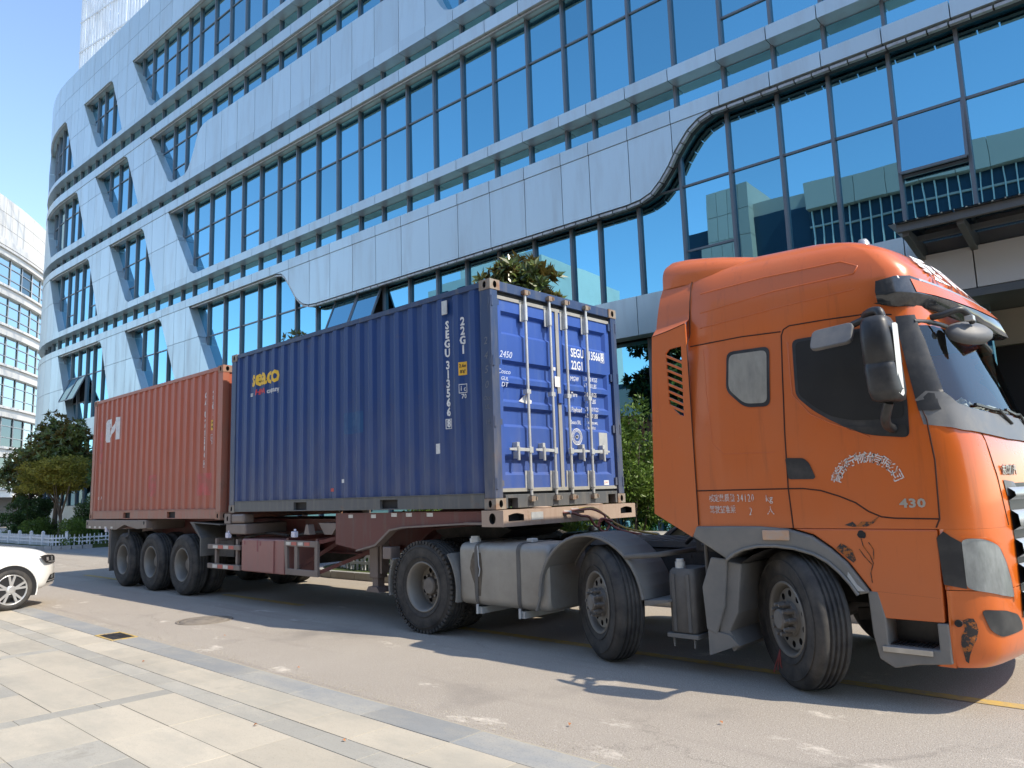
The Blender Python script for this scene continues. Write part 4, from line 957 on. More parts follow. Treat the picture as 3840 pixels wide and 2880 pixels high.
TX0 = -6.5
trl = thing('semi_trailer', 'dusty red three-axle skeletal trailer carrying two containers', 'trailer', (0, CW/2, 0))
for yb in (.72, 1.718-.06):
    g = MB(); prof = [(-6.4,1.28),(2.9,1.27),(3.35,1.39),(6.0,1.39),(6.0,1.26),(5.55,1.26),(4.25,1.17),(3.78,.90),(3.2,.80),(-6.4,.86)]
    g.prism(prof, 'y', yb, yb+.02); g.prism([(3.2,.80),(-6.4,.86),(-6.4,.84),(3.2,.78)], 'y', yb-.06, yb+.08); g.prism([(-6.4,1.30),(2.9,1.29),(2.9,1.27),(-6.4,1.28)], 'y', yb-.06, yb+.08)
    g.prism([(3.2,.78),(3.8,.88),(4.27,1.15),(5.6,1.25),(5.6,1.27),(4.25,1.17),(3.78,.90),(3.2,.80)], 'y', yb-.07, yb+.09); obj('main_beam', g, M['trl'], trl)
# outer skirt of the gooseneck, red with reflective strips
g = MB(); g.prism([(2.95,1.395),(6.0,1.40),(6.0,1.28),(5.55,1.275),(4.4,1.225),(4.15,1.19),(3.85,1.0),(3.45,.92),(2.95,.98)], 'y', .05, .07); sk = obj('gooseneck_skirt', g, M['trl'], trl)
g = MB(); g.prism([(3.45,.90),(3.87,.98),(4.17,1.17),(4.4,1.205),(5.55,1.255),(5.55,1.275),(4.4,1.225),(4.15,1.19),(3.85,1.0),(3.45,.92)], 'y', .02, .14); obj('skirt_flange', g, M['trlgrey'], sk)
for x in (4.17,4.46,4.85): g = MB(); g.box(x, x+.11, .046, .0495, 1.345, 1.39); obj('reflector', g, M['reflw'], sk)
for x in (3.25,3.75): g = MB(); g.box(x, x+.1, .046, .0495, 1.33, 1.375); obj('reflector', g, M['reflw'], sk)
# rear frame: side beam with notch, cross bolsters
g = MB(); g.prism([(-6.5,1.30),(-3.25,1.30),(-3.25,1.15),(-3.7,1.13),(-4.15,1.18),(-4.32,1.21),(-4.5,1.17),(-4.75,1.11),(-6.5,1.12)], 'y', -.02, .10); sb = obj('side_beam', g, M['trlgrey'], trl, bevel=.006)
for x in (-6.32,-6.0,-5.72,-5.4,-5.05): g = MB(); g.box(x, x+.11, -.0235, -.0205, 1.13, 1.17); obj('reflector', g, M['reflw'], sb)
g = MB()
for x, z in ((-6.42,1.225),(-3.36,1.25)): g.cyl((x,-.022,z),(x,-.0205,z), .035, 14)
obj('hole', g, M['dark'], sb)
for x0, x1, z0, z1 in ((-6.5,-6.30,1.10,1.305),(-3.5,-3.25,1.12,1.30)): g = MB(); g.box(x0, x1, .10, CW+.02, z0, z1); obj('cross_bolster', g, M['trlgrey'], trl, bevel=.005)
g = MB(); g.box(-.10, .55, .0, CW, 1.08, 1.245); bo = obj('middle_bolster', g, M['trlgrey'], trl, bevel=.02)
for (ya, yb, ny) in ((-.02,.18,-1),(CW-.18,CW+.02,1)): obj('twistlock_box', casting(-.11, ya, 1.25, .20, yb-ya, .155, -1, ny), [M['trlgrey'], M['dark']], bo, bevel=.006, fix=False); g = MB(); g.box(.092, .50, ya+.01, yb, 1.255, 1.40); obj('bolster_cap', g, M['trlgrey'], bo, bevel=.03)
# front bolster
g = MB(); holed(g, (5.86,-.03,1.235), (1,0,0), (0,0,1), (0,-1,0), .33, .175, .05, .06, .06, 0, 1)
FX = 6.19
g.box(5.86, FX, -.0295, CW+.03, 1.234, 1.2335); g.add([(5.86,-.03,1.41),(FX,-.03,1.41),(FX,CW+.03,1.41),(5.86,CW+.03,1.41)], [(0,1,2,3)])
g.add([(5.86,-.03,1.235),(5.86,CW+.03,1.235),(5.86,CW+.03,1.41),(5.86,-.03,1.41)], [(0,1,2,3)]); g.add([(5.86,CW+.03,1.235),(FX,CW+.03,1.235),(FX,CW+.03,1.41),(5.86,CW+.03,1.41)], [(0,1,2,3)])
ys = [-.03,.05,.30,CW-.30,CW-.05,CW+.03]; zl, zh = 1.29, 1.375
for a, b in ((0,1),(2,3),(4,5)): g.add([(FX,ys[a],1.235),(FX,ys[b],1.235),(FX,ys[b],1.41),(FX,ys[a],1.41)], [(0,1,2,3)])
for a, b in ((1,2),(3,4)):
    y0, y1 = ys[a], ys[b]; g.add([(FX,y0,1.235),(FX,y1,1.235),(FX,y1,zl),(FX,y0,zl)], [(0,1,2,3)]); n = 8
    top = [(FX, y0+(y1-y0)*i/n, zh-.02+.02*math.sin(math.pi*i/n)) for i in range(n+1)]
    g.add(top+[(FX,y1,1.41),(FX,y0,1.41)], [tuple(range(n+3))]); g.add([(FX-.08,y0,zl),(FX-.08,y1,zl),(FX-.08,y1,zh),(FX-.08,y0,zh)], [(0,1,2,3)], 1)
    g.add([(FX,y0,zl),(FX,y1,zl),(FX-.08,y1,zl),(FX-.08,y0,zl)], [(0,1,2,3)], 1); g.add([(FX,y0,zl),(FX-.08,y0,zl),(FX-.08,y0,zh-.02),(FX,y0,zh-.02)], [(0,1,2,3)], 1); g.add([(FX,y1,zl),(FX-.08,y1,zl),(FX-.08,y1,zh-.02),(FX,y1,zh-.02)], [(0,1,2,3)], 1)
M['bolster'] = paint('bolster_dust', (.40,.30,.235), (.30,.19,.15), .9, rust_amt=.5)
fb = obj('front_bolster', g, [M['bolster'], M['dark']], trl, fix=False)
g = MB(); g.box(FX+.0005, FX+.004, .42, .62, 1.29, 1.375); obj('data_plate', g, M['plate'], fb)
g = MB(); g.box(5.55, 5.87, -.01, .35, 1.255, 1.28); obj('bolster_gusset', g, M['trlgrey'], fb)
g = MB()
for yy in (.75, 1.75): g = MB(); g.lathe([(.14,1.412),(.15,1.422),(.1,1.428),(0,1.43)], 20, 0, 'z', (6.02, yy, 0)); obj('grease_pad', g, M['bolster'], fb)
M['hosered'] = mat('red_hose', (.30,.10,.08), .6, dirt=(.25,.2,.17), dirt_amt=.6)
M['hosey'] = mat('yellow_hose', (.45,.32,.08), .6, dirt=(.25,.2,.17), dirt_amt=.6)
def curve(pts, n=6):
    out = []; P_ = [Vector(p) for p in pts]
    for i in range(len(P_)-1):
        p0, p1, p2, p3 = P_[max(0,i-1)], P_[i], P_[i+1], P_[min(len(P_)-1,i+2)]
        for k in range(n):
            t = k/n; out.append(.5*((2*p1)+(-p0+p2)*t+(2*p0-5*p1+4*p2-p3)*t*t+(-p0+3*p1-3*p2+p3)*t**3))
    out.append(P_[-1]); return out
for pts, r, m_ in (([(FX,.98,1.345),(FX+.08,1.06,1.34),(FX+.10,1.2,1.30),(FX+.10,1.34,1.28),(FX+.12,1.42,1.18),(FX+.14,1.47,1.17),(FX+.16,1.50,1.25),(FX+.25,1.6,1.22)], .016, M['hosered']),
    ([(FX,1.12,1.365),(FX+.09,1.2,1.37),(FX+.10,1.4,1.37),(FX+.12,1.58,1.31),(FX+.13,1.62,1.26),(FX+.12,1.5,1.20),(FX+.14,1.5,1.12),(FX+.16,1.58,1.10),(FX+.16,1.66,1.17),(FX+.16,1.6,1.22),(FX+.3,1.65,1.12),(FX+.6,1.68,1.06)], .014, M['hosered']),
    ([(FX,1.14,1.36),(FX+.07,1.22,1.385),(FX+.10,1.44,1.38),(FX+.12,1.66,1.28),(FX+.2,1.7,1.2),(FX+.4,1.72,1.12),(FX+.8,1.72,1.06)], .012, M['hosey'])):
    g = MB(); g.tube(curve(pts), r, 8); obj('air_hose', g, m_, trl)
g = MB(); 
for y, z in ((1.0,1.345),(1.14,1.365),(1.24,1.355)): g.cyl((FX,y,z),(FX+.07,y+.05,z), .025, 10)
obj('hose_coupling', g, M['zinc'], trl)
# axles and wheels
for xa in (-4.40,-3.05,-1.70):
    g = MB(); g.cyl((xa,.5,.53),(xa,1.94,.53), .07, 12); obj('axle', g, M['undark'], trl)
    g = MB(); g.prism([(xa-.5,.86),(xa-.42,.70),(xa,.62),(xa+.42,.70),(xa+.5,.86),(xa+.4,.80),(xa,.70),(xa-.4,.80)], 'y', .72, .80); g.prism([(xa-.5,.86),(xa-.42,.70),(xa,.62),(xa+.42,.70),(xa+.5,.86),(xa+.4,.80),(xa,.70),(xa-.4,.80)], 'y', 1.64, 1.72); obj('leaf_spring', g, M['undark'], trl)
    for yc, flip in ((.135,0),(.465,1),(CW-.135,1),(CW-.465,0)): wheel(trl, xa, yc, .528, 'trail', math.pi if flip else 0, spin=rnd.random()*6)
# mudguards and flaps
g = MB(); g.prism([(-5.16,1.10),(-5.06,1.10),(-5.06,.55),(-5.10,.27),(-5.14,.55)], 'y', .0, .62); obj('mud_flap', g, M['mud'], trl)
g = MB(); g.prism([(-5.15,1.11),(-5.11,1.11),(-5.11,.42),(-5.15,.42)], 'y', -.012, .012); obj('flap_bracket', g, M['trlgrey'], trl)
g = MB(); g.prism([(-1.42,1.27),(-.30,1.24),(-.30,1.22),(-1.25,1.25),(-.97,1.0),(-.97,.70),(-1.0,.70),(-1.02,1.0)], 'y', .0, .64); obj('mudguard', g, M['mud'], trl)
g = MB(); g.box(-1.0,-.40,.30,.32,.68,.98); obj('mud_flap', g, M['mud'], trl)
g = MB(); g.box(-5.75,-5.15,.30,.36,.62,.78); g.box(-5.7,-5.2,1.2,1.3,.6,.8); obj('rear_guard', g, M['undark'], trl)
g = MB(); g.cyl((-4.05,-.03,1.12),(-4.05,-.03,1.0), .018, 8); g.cyl((-4.05,-.03,1.0),(-4.25,-.03,.96), .016, 8); obj('tie_hook', g, M['undark'], trl)
# side guards
def guard(x0, x1, zs, y=-.01):
    for z0, z1 in zs:
        g = MB(); g.box(x0, x1, y, y+.04, z0, z1); rl = obj('guard_rail', g, M['trlgrey'], trl, bevel=.004); n = 6; wd = (x1-x0)/n
        for k in range(1, n-1):
            g = MB(); g.box(x0+k*wd+.01, x0+(k+1)*wd-.01, y-.003, y-.0005, z0+.012, z1-.012); obj('reflector', g, M['reflw'] if k % 2 else M['reflr'], rl)
    for x in (x0+.18, x1-.2): g = MB(); g.box(x, x+.06, y+.041, y+.085, zs[1][0], 1.0); g.bar((x+.03,y+.08,.98),(x+.03,.72,.98), .05, .05); obj('guard_post', g, M['trlgrey'], trl)
guard(-.70, .39, ((.835,.91),(.52,.60)))
g = MB(); g.box(.43, 1.68, .02, .62, .515, 1.015); tb = obj('tool_box', g, M['pink'], trl, bevel=.015)
g = MB(); g.box(.445, 1.40, .0, .018, .53, 1.0); obj('tool_box_lid', g, M['pink'], tb, bevel=.006)
M['smear'] = mat('old_stain', (.30,.10,.10), .7)
for x, z0, z1 in ((.92,.83,1.0),(1.0,.92,.985),(.52,.93,.985)): g = MB(); g.box(x, x+.035, -.0035, -.0005, z0, z1); obj('paint_run', g, M['smear'], tb)
# tubular guard frame beside the box
g = MB(); o_ = [(1.73,1.0),(2.6,1.03),(2.6,.53),(1.78,.53)]
g.box(1.72,2.60,-.012,.03,.93,1.015); fr0 = obj('guard_frame', g, M['trlgrey'], trl, bevel=.005)
g = MB(); g.box(1.76,2.60,-.0118,.03,.53,.615); obj('lower_rail', g, M['trlgrey'], fr0, bevel=.005)
for x in (1.72,2.0,2.52): g = MB(); g.prism([(x,.93),(x+.075,.93),(x+.09 if x < 1.9 else x+.075,.615),(x+.035 if x < 1.9 else x,.615)], 'y', -.008, .028); obj('upright', g, M['trlgrey'], fr0)
for k, x in enumerate((1.78,1.93,2.1,2.27)): g = MB(); g.box(x, x+.13, -.0155, -.0125, .95, .995); obj('reflector', g, M['reflr'] if k % 2 else M['reflw'], fr0)
for (a, b) in (((1.8,.0,1.02),(1.8,.72,1.05)),((2.56,.0,1.02),(2.56,.72,1.05)),((1.9,.05,.58),(2.6,.6,1.1)),((2.55,.03,.58),(3.4,.6,.95)),((2.6,.03,1.0),(3.4,.5,1.2))): g = MB(); g.bar(a, b, .05, .05); obj('brace', g, M['trl'], trl)
# landing legs
for y0 in (.26, CW-.26-.16):
    g = MB(); g.box(3.42,3.60,y0,y0+.16,.54,1.26); lg = obj('landing_leg', g, M['trlgrey'], trl, bevel=.008)
    g = MB(); g.box(3.45,3.57,y0+.025,y0+.135,.40,.54); g.prism([(3.36,.36),(3.66,.36),(3.60,.43),(3.42,.43)], 'y', y0-.02, y0+.18); obj('leg_foot', g, M['trlgrey'], lg, bevel=.004)
    g = MB(); g.box(3.62,3.66,y0+.02,y0+.14,.6,1.2); obj('leg_channel', g, M['trlgrey'], lg)
g = MB(); g.bar((3.5,.42,.9),(3.5,2.0,.9), .05, .05); g.bar((3.5,.42,.62),(3.5,2.0,1.1), .04, .04); obj('leg_brace', g, M['trl'], trl)
g = MB(); g.prism([(2.45,1.26),(2.95,1.26),(2.78,1.10),(2.6,1.10)], 'y', .1, .7); g.prism([(2.2,1.10),(2.35,1.10),(2.3,1.24),(2.25,1.24)], 'y', .02, .12); obj('outrigger', g, M['trlgrey'], trl, bevel=.004)
for x, z in ((-5.34,1.055),(-.04,1.02),(1.95,1.06)): g = MB(); g.box(x, x+.09, -.035, .03, z, z+.085); g.box(x+.03, x+.06, -.01, .02, z+.085, z+.12); obj('side_lamp', g, mat('side_lamp_lens', (.62,.60,.70), .25) if 'side_lamp_lens' not in bpy.data.materials else bpy.data.materials['side_lamp_lens'], trl, bevel=.008)
g = MB(); g.tube(curve([(1.4,.3,1.05),(2.2,.35,1.12),(2.9,.4,1.05),(3.3,.5,1.15)]), .02, 8); g.tube(curve([(-.2,.4,1.0),(.6,.35,1.08),(1.3,.3,1.06)]), .02, 8); obj('brake_line', g, M['undark'], trl)
g = MB(); g.cyl((.7,.8,.75),(.7,1.65,.75), .16, 18); g.cyl((1.3,.8,.75),(1.3,1.65,.75), .16, 18); obj('air_tank', g, M['undark'], trl)
g = MB(); g.lathe([(.0,1.24),(.06,1.24),(.06,1.16),(.0,1.16)], 16, 0, 'z', (5.3, CW/2, 0)); g.box(4.5,6.0,.55,1.9,1.245,1.262); obj('kingpin_plate', g, M['undark'], trl)
# ------------------------------------------------------------------ orange tractor unit
def lerp_tab(tab, z):
    if z <= tab[0][0]: return tab[0][1]
    for (a, va), (b, vb) in zip(tab[:-1], tab[1:]):
        if z <= b: t = (z-a)/(b-a); return va+(vb-va)*t
    return tab[-1][1]
XF = [(.30,10.66),(.36,10.73),(.45,10.785),(.8,10.80),(1.2,10.80),(1.6,10.79),(1.85,10.76),(2.0,10.715),(2.1,10.685),(2.7,10.50),(2.8,10.475),(3.0,10.45),(3.17,10.42),(3.3,10.33),(3.39,10.25),(3.47,10.13),(3.54,9.98),(3.60,9.78),(3.66,9.45),(3.695,9.1)]
HW = [(.30,1.20),(.36,1.235),(.45,1.245),(1.2,1.25),(2.0,1.25),(2.4,1.225),(2.8,1.185),(2.86,1.178),(2.9,1.186),(3.0,1.18),(3.2,1.155),(3.33,1.125),(3.43,1.085),(3.5,1.03),(3.55,.96),(3.6,.84),(3.64,.66),(3.67,.42),(3.695,.15)]
KC = [(0,1.),(1.6,1.),(2.1,.88),(2.8,.62),(3.2,.6),(3.7,.5)]
CP = [(-.42,0),(-.38,.006),(-.33,.018),(-.28,.035),(-.23,.060),(-.185,.095),(-.15,.14),(-.12,.21),(-.09,.33),(-.05,.6),(-.015,.92),(0,1.25)]
YC = 1.22
def shear(x, z): return z+max(0, z-3.15)*.09*(9.5-x)
def front_pt(d, z):
    """point on the cab front, d = distance in from the near side (0..2*hw)"""
    hw = lerp_tab(HW, z); xf = lerp_tab(XF, z); k = lerp_tab(KC, z); dd = d if d <= hw else 2*hw-d
    f = max(0, dd)/hw*1.25; x = 0
    for (xa, da), (xb, db) in zip(CP[:-1], CP[1:]):
        if f <= db+1e-9: t = (f-da)/(db-da); x = xa+(xb-xa)*t; break
    px_ = xf+x*k; return Vector((px_, YC-hw+d, shear(px_, z)))
def side_pt(x, z):
    hw = lerp_tab(HW, z); xf = lerp_tab(XF, z); k = lerp_tab(KC, z); r = (x-xf)/k
    if r <= -.42: return Vector((x, YC-hw, shear(x, z)))
    for (xa, da), (xb, db) in zip(CP[:-1], CP[1:]):
        if r <= xb: t = (r-xa)/(xb-xa); return Vector((x, YC-hw+(da+(db-da)*t)*hw/1.25, shear(x, z)))
    return Vector((x, YC, z))
def ring(z, xr, rr=.05):
    hw = lerp_tab(HW, z); xf = lerp_tab(XF, z); k = lerp_tab(KC, z); xs = xf-.42*k; near = []
    near += [(xr, hw-.25*hw), (xr, hw-rr), (xr+rr*.3, hw-rr*.3), (xr+rr, hw)]
    for i in range(1, 6): near.append((xr+rr+(xs-xr-rr)*i/6, hw))
    for (xo, d) in CP: near.append((xf+xo*k, hw-d*hw/1.25))
    pts = [(x, YC-h) for x, h in near]+[(x, YC+h) for x, h in near[::-1][1:]]
    return [Vector((x, y, shear(x, z))) for x, y in pts]
def orange(name='orange_paint', dust=.8):
    m, t, b, o = nodes(name); P(b, .30, 0.0, .5, coat=.55, coat_r=.08)
    c = (.62,.118,.004); col = mixc(t, tuple(x*.93 for x in c), tuple(x*1.05 for x in c), noise(t, 1.2, 5))
    col = mixc(t, col, tuple(x*.62 for x in c), ramp(t, noise(t, 3.0, 8, .7, mapscale=(5,5,.35)), .56, .82)); col = mixc(t, col, (.62,.36,.20), ramp(t, noise(t, 45, 5, .8, mapscale=(1,1,.5)), .70, .74))
    d = ramp(t, noise(t, 2.2, 7, .62, mapscale=(1,1,.6)), .42, .8); mu = N(t, 'ShaderNodeMath', operation='MULTIPLY'); mu.inputs[1].default_value = .22*dust; t.links.new(d, mu.inputs[0])
    # dust thrown up from the road: heavier low down and towards the rear of the cab
    tc = N(t, 'ShaderNodeTexCoord'); sx = N(t, 'ShaderNodeSeparateXYZ'); t.links.new(tc.outputs['Object'], sx.inputs[0])
    mr = N(t, 'ShaderNodeMapRange'); mr.inputs[1].default_value = 1.8; mr.inputs[2].default_value = .5; mr.inputs[3].default_value = 0.; mr.inputs[4].default_value = .32*dust; t.links.new(sx.outputs[2], mr.inputs[0])
    mr2 = N(t, 'ShaderNodeMapRange'); mr2.inputs[1].default_value = 2.3; mr2.inputs[2].default_value = .6; mr2.inputs[3].default_value = 0.; mr2.inputs[4].default_value = .30*dust; t.links.new(sx.outputs[0], mr2.inputs[0])
    ad = N(t, 'ShaderNodeMath', operation='ADD'); t.links.new(mr.outputs[0], ad.inputs[0]); t.links.new(mu.outputs[0], ad.inputs[1]); ad2 = N(t, 'ShaderNodeMath', operation='ADD'); t.links.new(ad.outputs[0], ad2.inputs[0]); t.links.new(mr2.outputs[0], ad2.inputs[1])
    col = mixc(t, col, (.40,.155,.078), ad2.outputs[0]); t.links.new(col, b.inputs['Base Color'])
    rr = N(t, 'ShaderNodeMapRange'); rr.inputs[3].default_value = .26; rr.inputs[4].default_value = .75; t.links.new(ad2.outputs[0], rr.inputs[0]); t.links.new(rr.outputs[0], b.inputs['Roughness'])
    iv = N(t, 'ShaderNodeMapRange'); iv.inputs[3].default_value = .6; iv.inputs[4].default_value = .05; t.links.new(ad2.outputs[0], iv.inputs[0]); t.links.new(iv.outputs[0], b.inputs['Coat Weight'])
    return m
M['orange'] = orange(); M['orangeclean'] = orange('orange_paint_front', .35)
M['fender'] = mat('grey_fender_plastic', (.155,.155,.148), .6, dirt=(.27,.245,.21), dirt_amt=.6, dscale=3, dlo=.3, dhi=.7)
M['greyp'] = mat('grey_plastic', (.12,.122,.125), .5, dirt=(.25,.235,.21), dirt_amt=.5, dscale=4)
M['silver'] = mat('silver_grille', (.40,.41,.42), .35, .5, dirt=(.3,.28,.25), dirt_amt=.3)
M['seam'] = mat('panel_gap', (.05,.014,.006), .8, var=.1)
M['cabglass'] = glassmat('cab_glass', (.50,.55,.58), (.80,.84,.82), .05)
M['tint'] = mat('smoked_visor', (.025,.027,.03), .12, spec=.6, coat=.5, dirt=(.22,.22,.22), dirt_amt=.35, dscale=3)
trk = thing('tractor_unit', 'orange twin-steer lorry tractor unit with its front wheels turned', 'truck', (8.4, YC, 0))
# --- cab shell, windscreen opening left open
zs = [1.25,1.4,1.6,1.75,1.85,1.92,2.0,2.04,2.08,2.1,2.2,2.35,2.5,2.6,2.72,2.79,2.85,2.89,2.95,3.02,3.1,3.18,3.26,3.33,3.39,3.44,3.49,3.53,3.57,3.60,3.63,3.66,3.68,3.695]
rings = [ring(z, 8.47+max(0, z-3.45)*.5, .02) for z in zs]; n = len(rings[0]); g = MB()
vs_ = [p for r_ in rings for p in r_]; fs_ = []
i_ws0 = 4+5+4; i_ws1 = n-1-i_ws0   # ring indices bounding the windscreen
for i in range(len(zs)-1):
    for k in range(n):
        k2 = (k+1) % n
        if 2.075 < zs[i] < 2.715 and i_ws0 <= k and k2 <= i_ws1: continue
        fs_.append((i*n+k, i*n+k2, (i+1)*n+k2, (i+1)*n+k))
g.add(vs_, fs_, 0, True); g.add(rings[0], [tuple(range(n))]); g.add(rings[-1], [tuple(range(n))]); cab = obj('cab', g, M['orange'], trk)
def patch(name, pts, m_, parent, lift=.004, fn_=side_pt, sub=.08, smooth=True):
    """polygon given in (x,z) or (d,z), triangulated finely and laid on the cab surface"""
    bm = bmesh.new(); vs2 = [bm.verts.new((p[0], 0, p[1])) for p in pts]; bm.faces.new(vs2)
    x0, x1 = min(p[0] for p in pts), max(p[0] for p in pts); z0, z1 = min(p[1] for p in pts), max(p[1] for p in pts)
    k = 1
    while x0+k*sub < x1: bmesh.ops.bisect_plane(bm, geom=bm.verts[:]+bm.edges[:]+bm.faces[:], plane_co=(x0+k*sub,0,0), plane_no=(1,0,0)); k += 1
    k = 1
    while z0+k*sub < z1: bmesh.ops.bisect_plane(bm, geom=bm.verts[:]+bm.edges[:]+bm.faces[:], plane_co=(0,0,z0+k*sub), plane_no=(0,0,1)); k += 1
    org = Vector(ORG.get(parent.name, (0,0,0))); e_ = .004
    bmesh.ops.triangulate(bm, faces=[f for f in bm.faces if len(f.verts) > 4])
    for v in bm.verts:
        a, c = v.co.x, v.co.z; p = fn_(a, c); du = fn_(a+e_, c)-fn_(a-e_, c); dv = fn_(a, c+e_)-fn_(a, c-e_); nn = du.cross(dv)
        if nn.length < 1e-9: nn = Vector((0,-1,0))
        nn.normalize()
        if nn.y > .3 or (fn_ is front_pt and nn.x < 0): nn = -nn
        v.co = p+nn*lift-org
    bmesh.ops.recalc_face_normals(bm, faces=bm.faces)
    if sum((f.normal.x-f.normal.y) for f in bm.faces) < 0: bmesh.ops.reverse_faces(bm, faces=bm.faces)
    me = bpy.data.meshes.new(name); bm.to_mesh(me); bm.free(); me.materials.append(m_)
    for p in me.polygons: p.use_smooth = smooth
    o = bpy.data.objects.new(name, me); COL.objects.link(o); o.parent = parent; return o
def seam(pts, parent, r=.006, fn_=side_pt, m_=None, name='panel_gap'):
    fin = []
    for a, b in zip(pts[:-1], pts[1:]):
        k = max(1, int(math.dist(a, b)/.06))
        for i in range(k): fin.append((a[0]+(b[0]-a[0])*i/k, a[1]+(b[1]-a[1])*i/k))
    fin.append(pts[-1]); g = MB(); g.tube([fn_(*p) for p in fin], r, 6); return obj(name, g, m_ or M['seam'], parent)
def rounded(pts, r=.05, k=4):
    out = []; n_ = len(pts)
    for i in range(n_):
        p = Vector(pts[i]); a = Vector(pts[i-1])-p; b = Vector(pts[(i+1) % n_])-p; rr = min(r, a.length*.45, b.length*.45); a.normalize(); b.normalize()
        A, B = p+a*rr, p+b*rr
        for j in range(k+1): t = j/k; out.append(tuple(A*(1-t)**2+p*2*t*(1-t)+B*t*t))
    return out
# nose below the windscreen: bumper and corner panels (separate loft in front of the wheel arch)
zn = [.315,.335,.37,.42,.5,.62,.74,.835]
g = MB(); g.loft([ring(z, 10.375, .01) for z in zn]); bmp_ = obj('bumper', g, M['orangeclean'], trk)
zn = [.84,.95,1.1,1.2,1.249]
g = MB(); g.loft([ring(z, 10.37, .01) for z in zn]); nose = obj('nose_panel', g, M['orangeclean'], trk)
# lower side panel behind the wheel arch opening to the step
for sgn in (0, 1):
    y0, y1 = (-.03, .30) if sgn == 0 else (2*YC-.30, 2*YC+.03)
    g = MB(); g.prism([(9.33,1.248),(9.50,1.20),(9.64,1.10),(9.745,1.0),(9.88,.81),(9.90,.615),(10.35,.615),(10.366,1.248)], 'y', y0, y1); sp = obj('side_panel', g, M['orange'], trk, bevel=.012)
    arch_o = [(8.46,1.17),(8.50,1.258),(8.8,1.262),(9.07,1.262),(9.30,1.245),(9.486,1.192),(9.62,1.10),(9.731,1.003),(9.82,.88),(9.88,.79)]
    arch_i = [(9.80,.77),(9.753,.845),(9.68,.93),(9.602,1.0),(9.50,1.055),(9.35,1.095),(9.201,1.11),(9.05,1.105),(8.92,1.075),(8.84,1.04),(8.771,.989)]
    g = MB(); g.prism(arch_o+arch_i, 'y', y0-.025 if sgn == 0 else y0, y1 if sgn == 0 else y1+.025); fd = obj('fender', g, M['fender'], trk, bevel=.015)
    g = MB(); lip = [(x, y0-.03 if sgn == 0 else y1+.03, z) for x, z in arch_i]; g.tube(lip, .014, 6); obj('fender_lip', g, M['fender'], fd)
    if sgn == 0:
        g = MB(); g.box(9.10,9.32,-.072,-.054,1.155,1.235); o = obj('marker_lamp', g, mat('marker_lens', (.52,.33,.22), .3, dirt=(.4,.36,.32), dirt_amt=.7, dscale=12), fd, bevel=.02)
        g = MB(); g.prism([(9.742,.935),(9.80,.845),(9.85,.80),(9.80,.80),(9.735,.90)], 'y', -.06, -.055); obj('reflector', g, M['plate'], fd)
    # inner arch and mud guard behind the wheel
    g = MB(); yi0, yi1 = (.02,.62) if sgn == 0 else (2*YC-.62, 2*YC-.02)
    arc = [(9.28+.64*math.cos(R(a)), .53+.57*math.sin(R(a))) for a in range(0, 171, 10)]
    g.grid([[(x, y, z) for x, z in arc] for y in (yi0, yi1)]); obj('wheel_arch', g, M['undark'], trk)
    g = MB(); g.prism([(8.60,1.0),(8.75,.99),(8.70,.60),(8.61,.36),(8.52,.40),(8.50,.75)], 'y', yi0-.04, yi0-.01); g.prism([(8.66,.98),(8.86,.95),(8.80,.55),(8.70,.36),(8.61,.36),(8.66,.60)], 'y', yi0-.01, yi1); mg = obj('mudguard', g, M['fender'], trk, bevel=.012)
    g = MB(); g.prism([(8.53,.395),(8.72,.375),(8.80,.30),(8.53,.19)], 'y', yi0-.035, yi0-.015); g.prism([(8.66,.40),(8.72,.40),(8.80,.29),(8.74,.24)], 'y', yi0-.012, yi1); obj('mud_flap', g, M['fender'], mg)
# --- step box
for (y0, y1) in ((-.035,.30),(2*YC-.30,2*YC+.035)):
    s = 1 if y0 < 1 else -1; yo = y0 if s > 0 else y1
    g = MB(); g.prism([(9.86,.80),(9.93,.80),(9.97,.62),(9.97,.43),(10.30,.43),(10.30,.61),(10.372,.61),(10.372,.345),(10.15,.315),(10.0,.275),(9.90,.33),(9.87,.50)], 'y', yo, yo+s*.30); sb_ = obj('step_surround', g, M['fender'], trk, bevel=.01)
    g = MB(); g.box(9.95,10.32,yo+s*.22,yo+s*.30,.40,.62); obj('step_well', g, M['black'], sb_)
    g = MB(); g.box(9.93,10.26,yo-s*.012,yo+s*.03,.385,.425); obj('step_edge', g, M['chrome'], sb_, bevel=.004)
    g = MB()
    for k in range(9): g.box(9.97+k*.032,9.99+k*.032,yo+s*.04,yo+s*.2,.431,.438)
    obj('step_tread', g, M['black'], sb_)
# --- seams
for pts in ([(9.345,1.25),(9.33,1.56),(9.345,2.3),(9.35,2.80),(9.37,2.85),(9.42,2.872),(9.7,2.87),(10.0,2.86),(10.2,2.82)],
            [(8.51,1.56),(9.33,1.557),(9.45,1.555),(9.584,1.536),(9.72,1.49),(9.834,1.44),(9.92,1.375),(10.008,1.335),(10.10,1.325),(10.384,1.32)],
            [(8.51,2.84),(9.0,2.85),(9.345,2.835)], [(10.36,1.26),(10.388,1.32),(10.398,1.726),(10.373,2.02),(10.345,2.10)],
            [(8.64,2.80),(8.66,2.4),(8.70,1.95),(8.80,1.86),(9.25,1.85)]):
    seam(pts, cab, .006 if pts[0][0] != 8.64 else .003, m_=M['orange'] if pts[0][0] == 8.64 else None)
seam([(9.88,.803),(10.34,.779)], cab, .003)
for p_ in ([(8.62,3.30),(9.2,3.33),(9.85,3.33),(9.98,3.26),(9.95,3.20),(9.3,3.19),(8.62,3.13)], [(8.62,2.99),(9.4,3.045),(9.95,3.07)]): seam(p_, cab, .0055, m_=M['orange'], name='roof_crease')
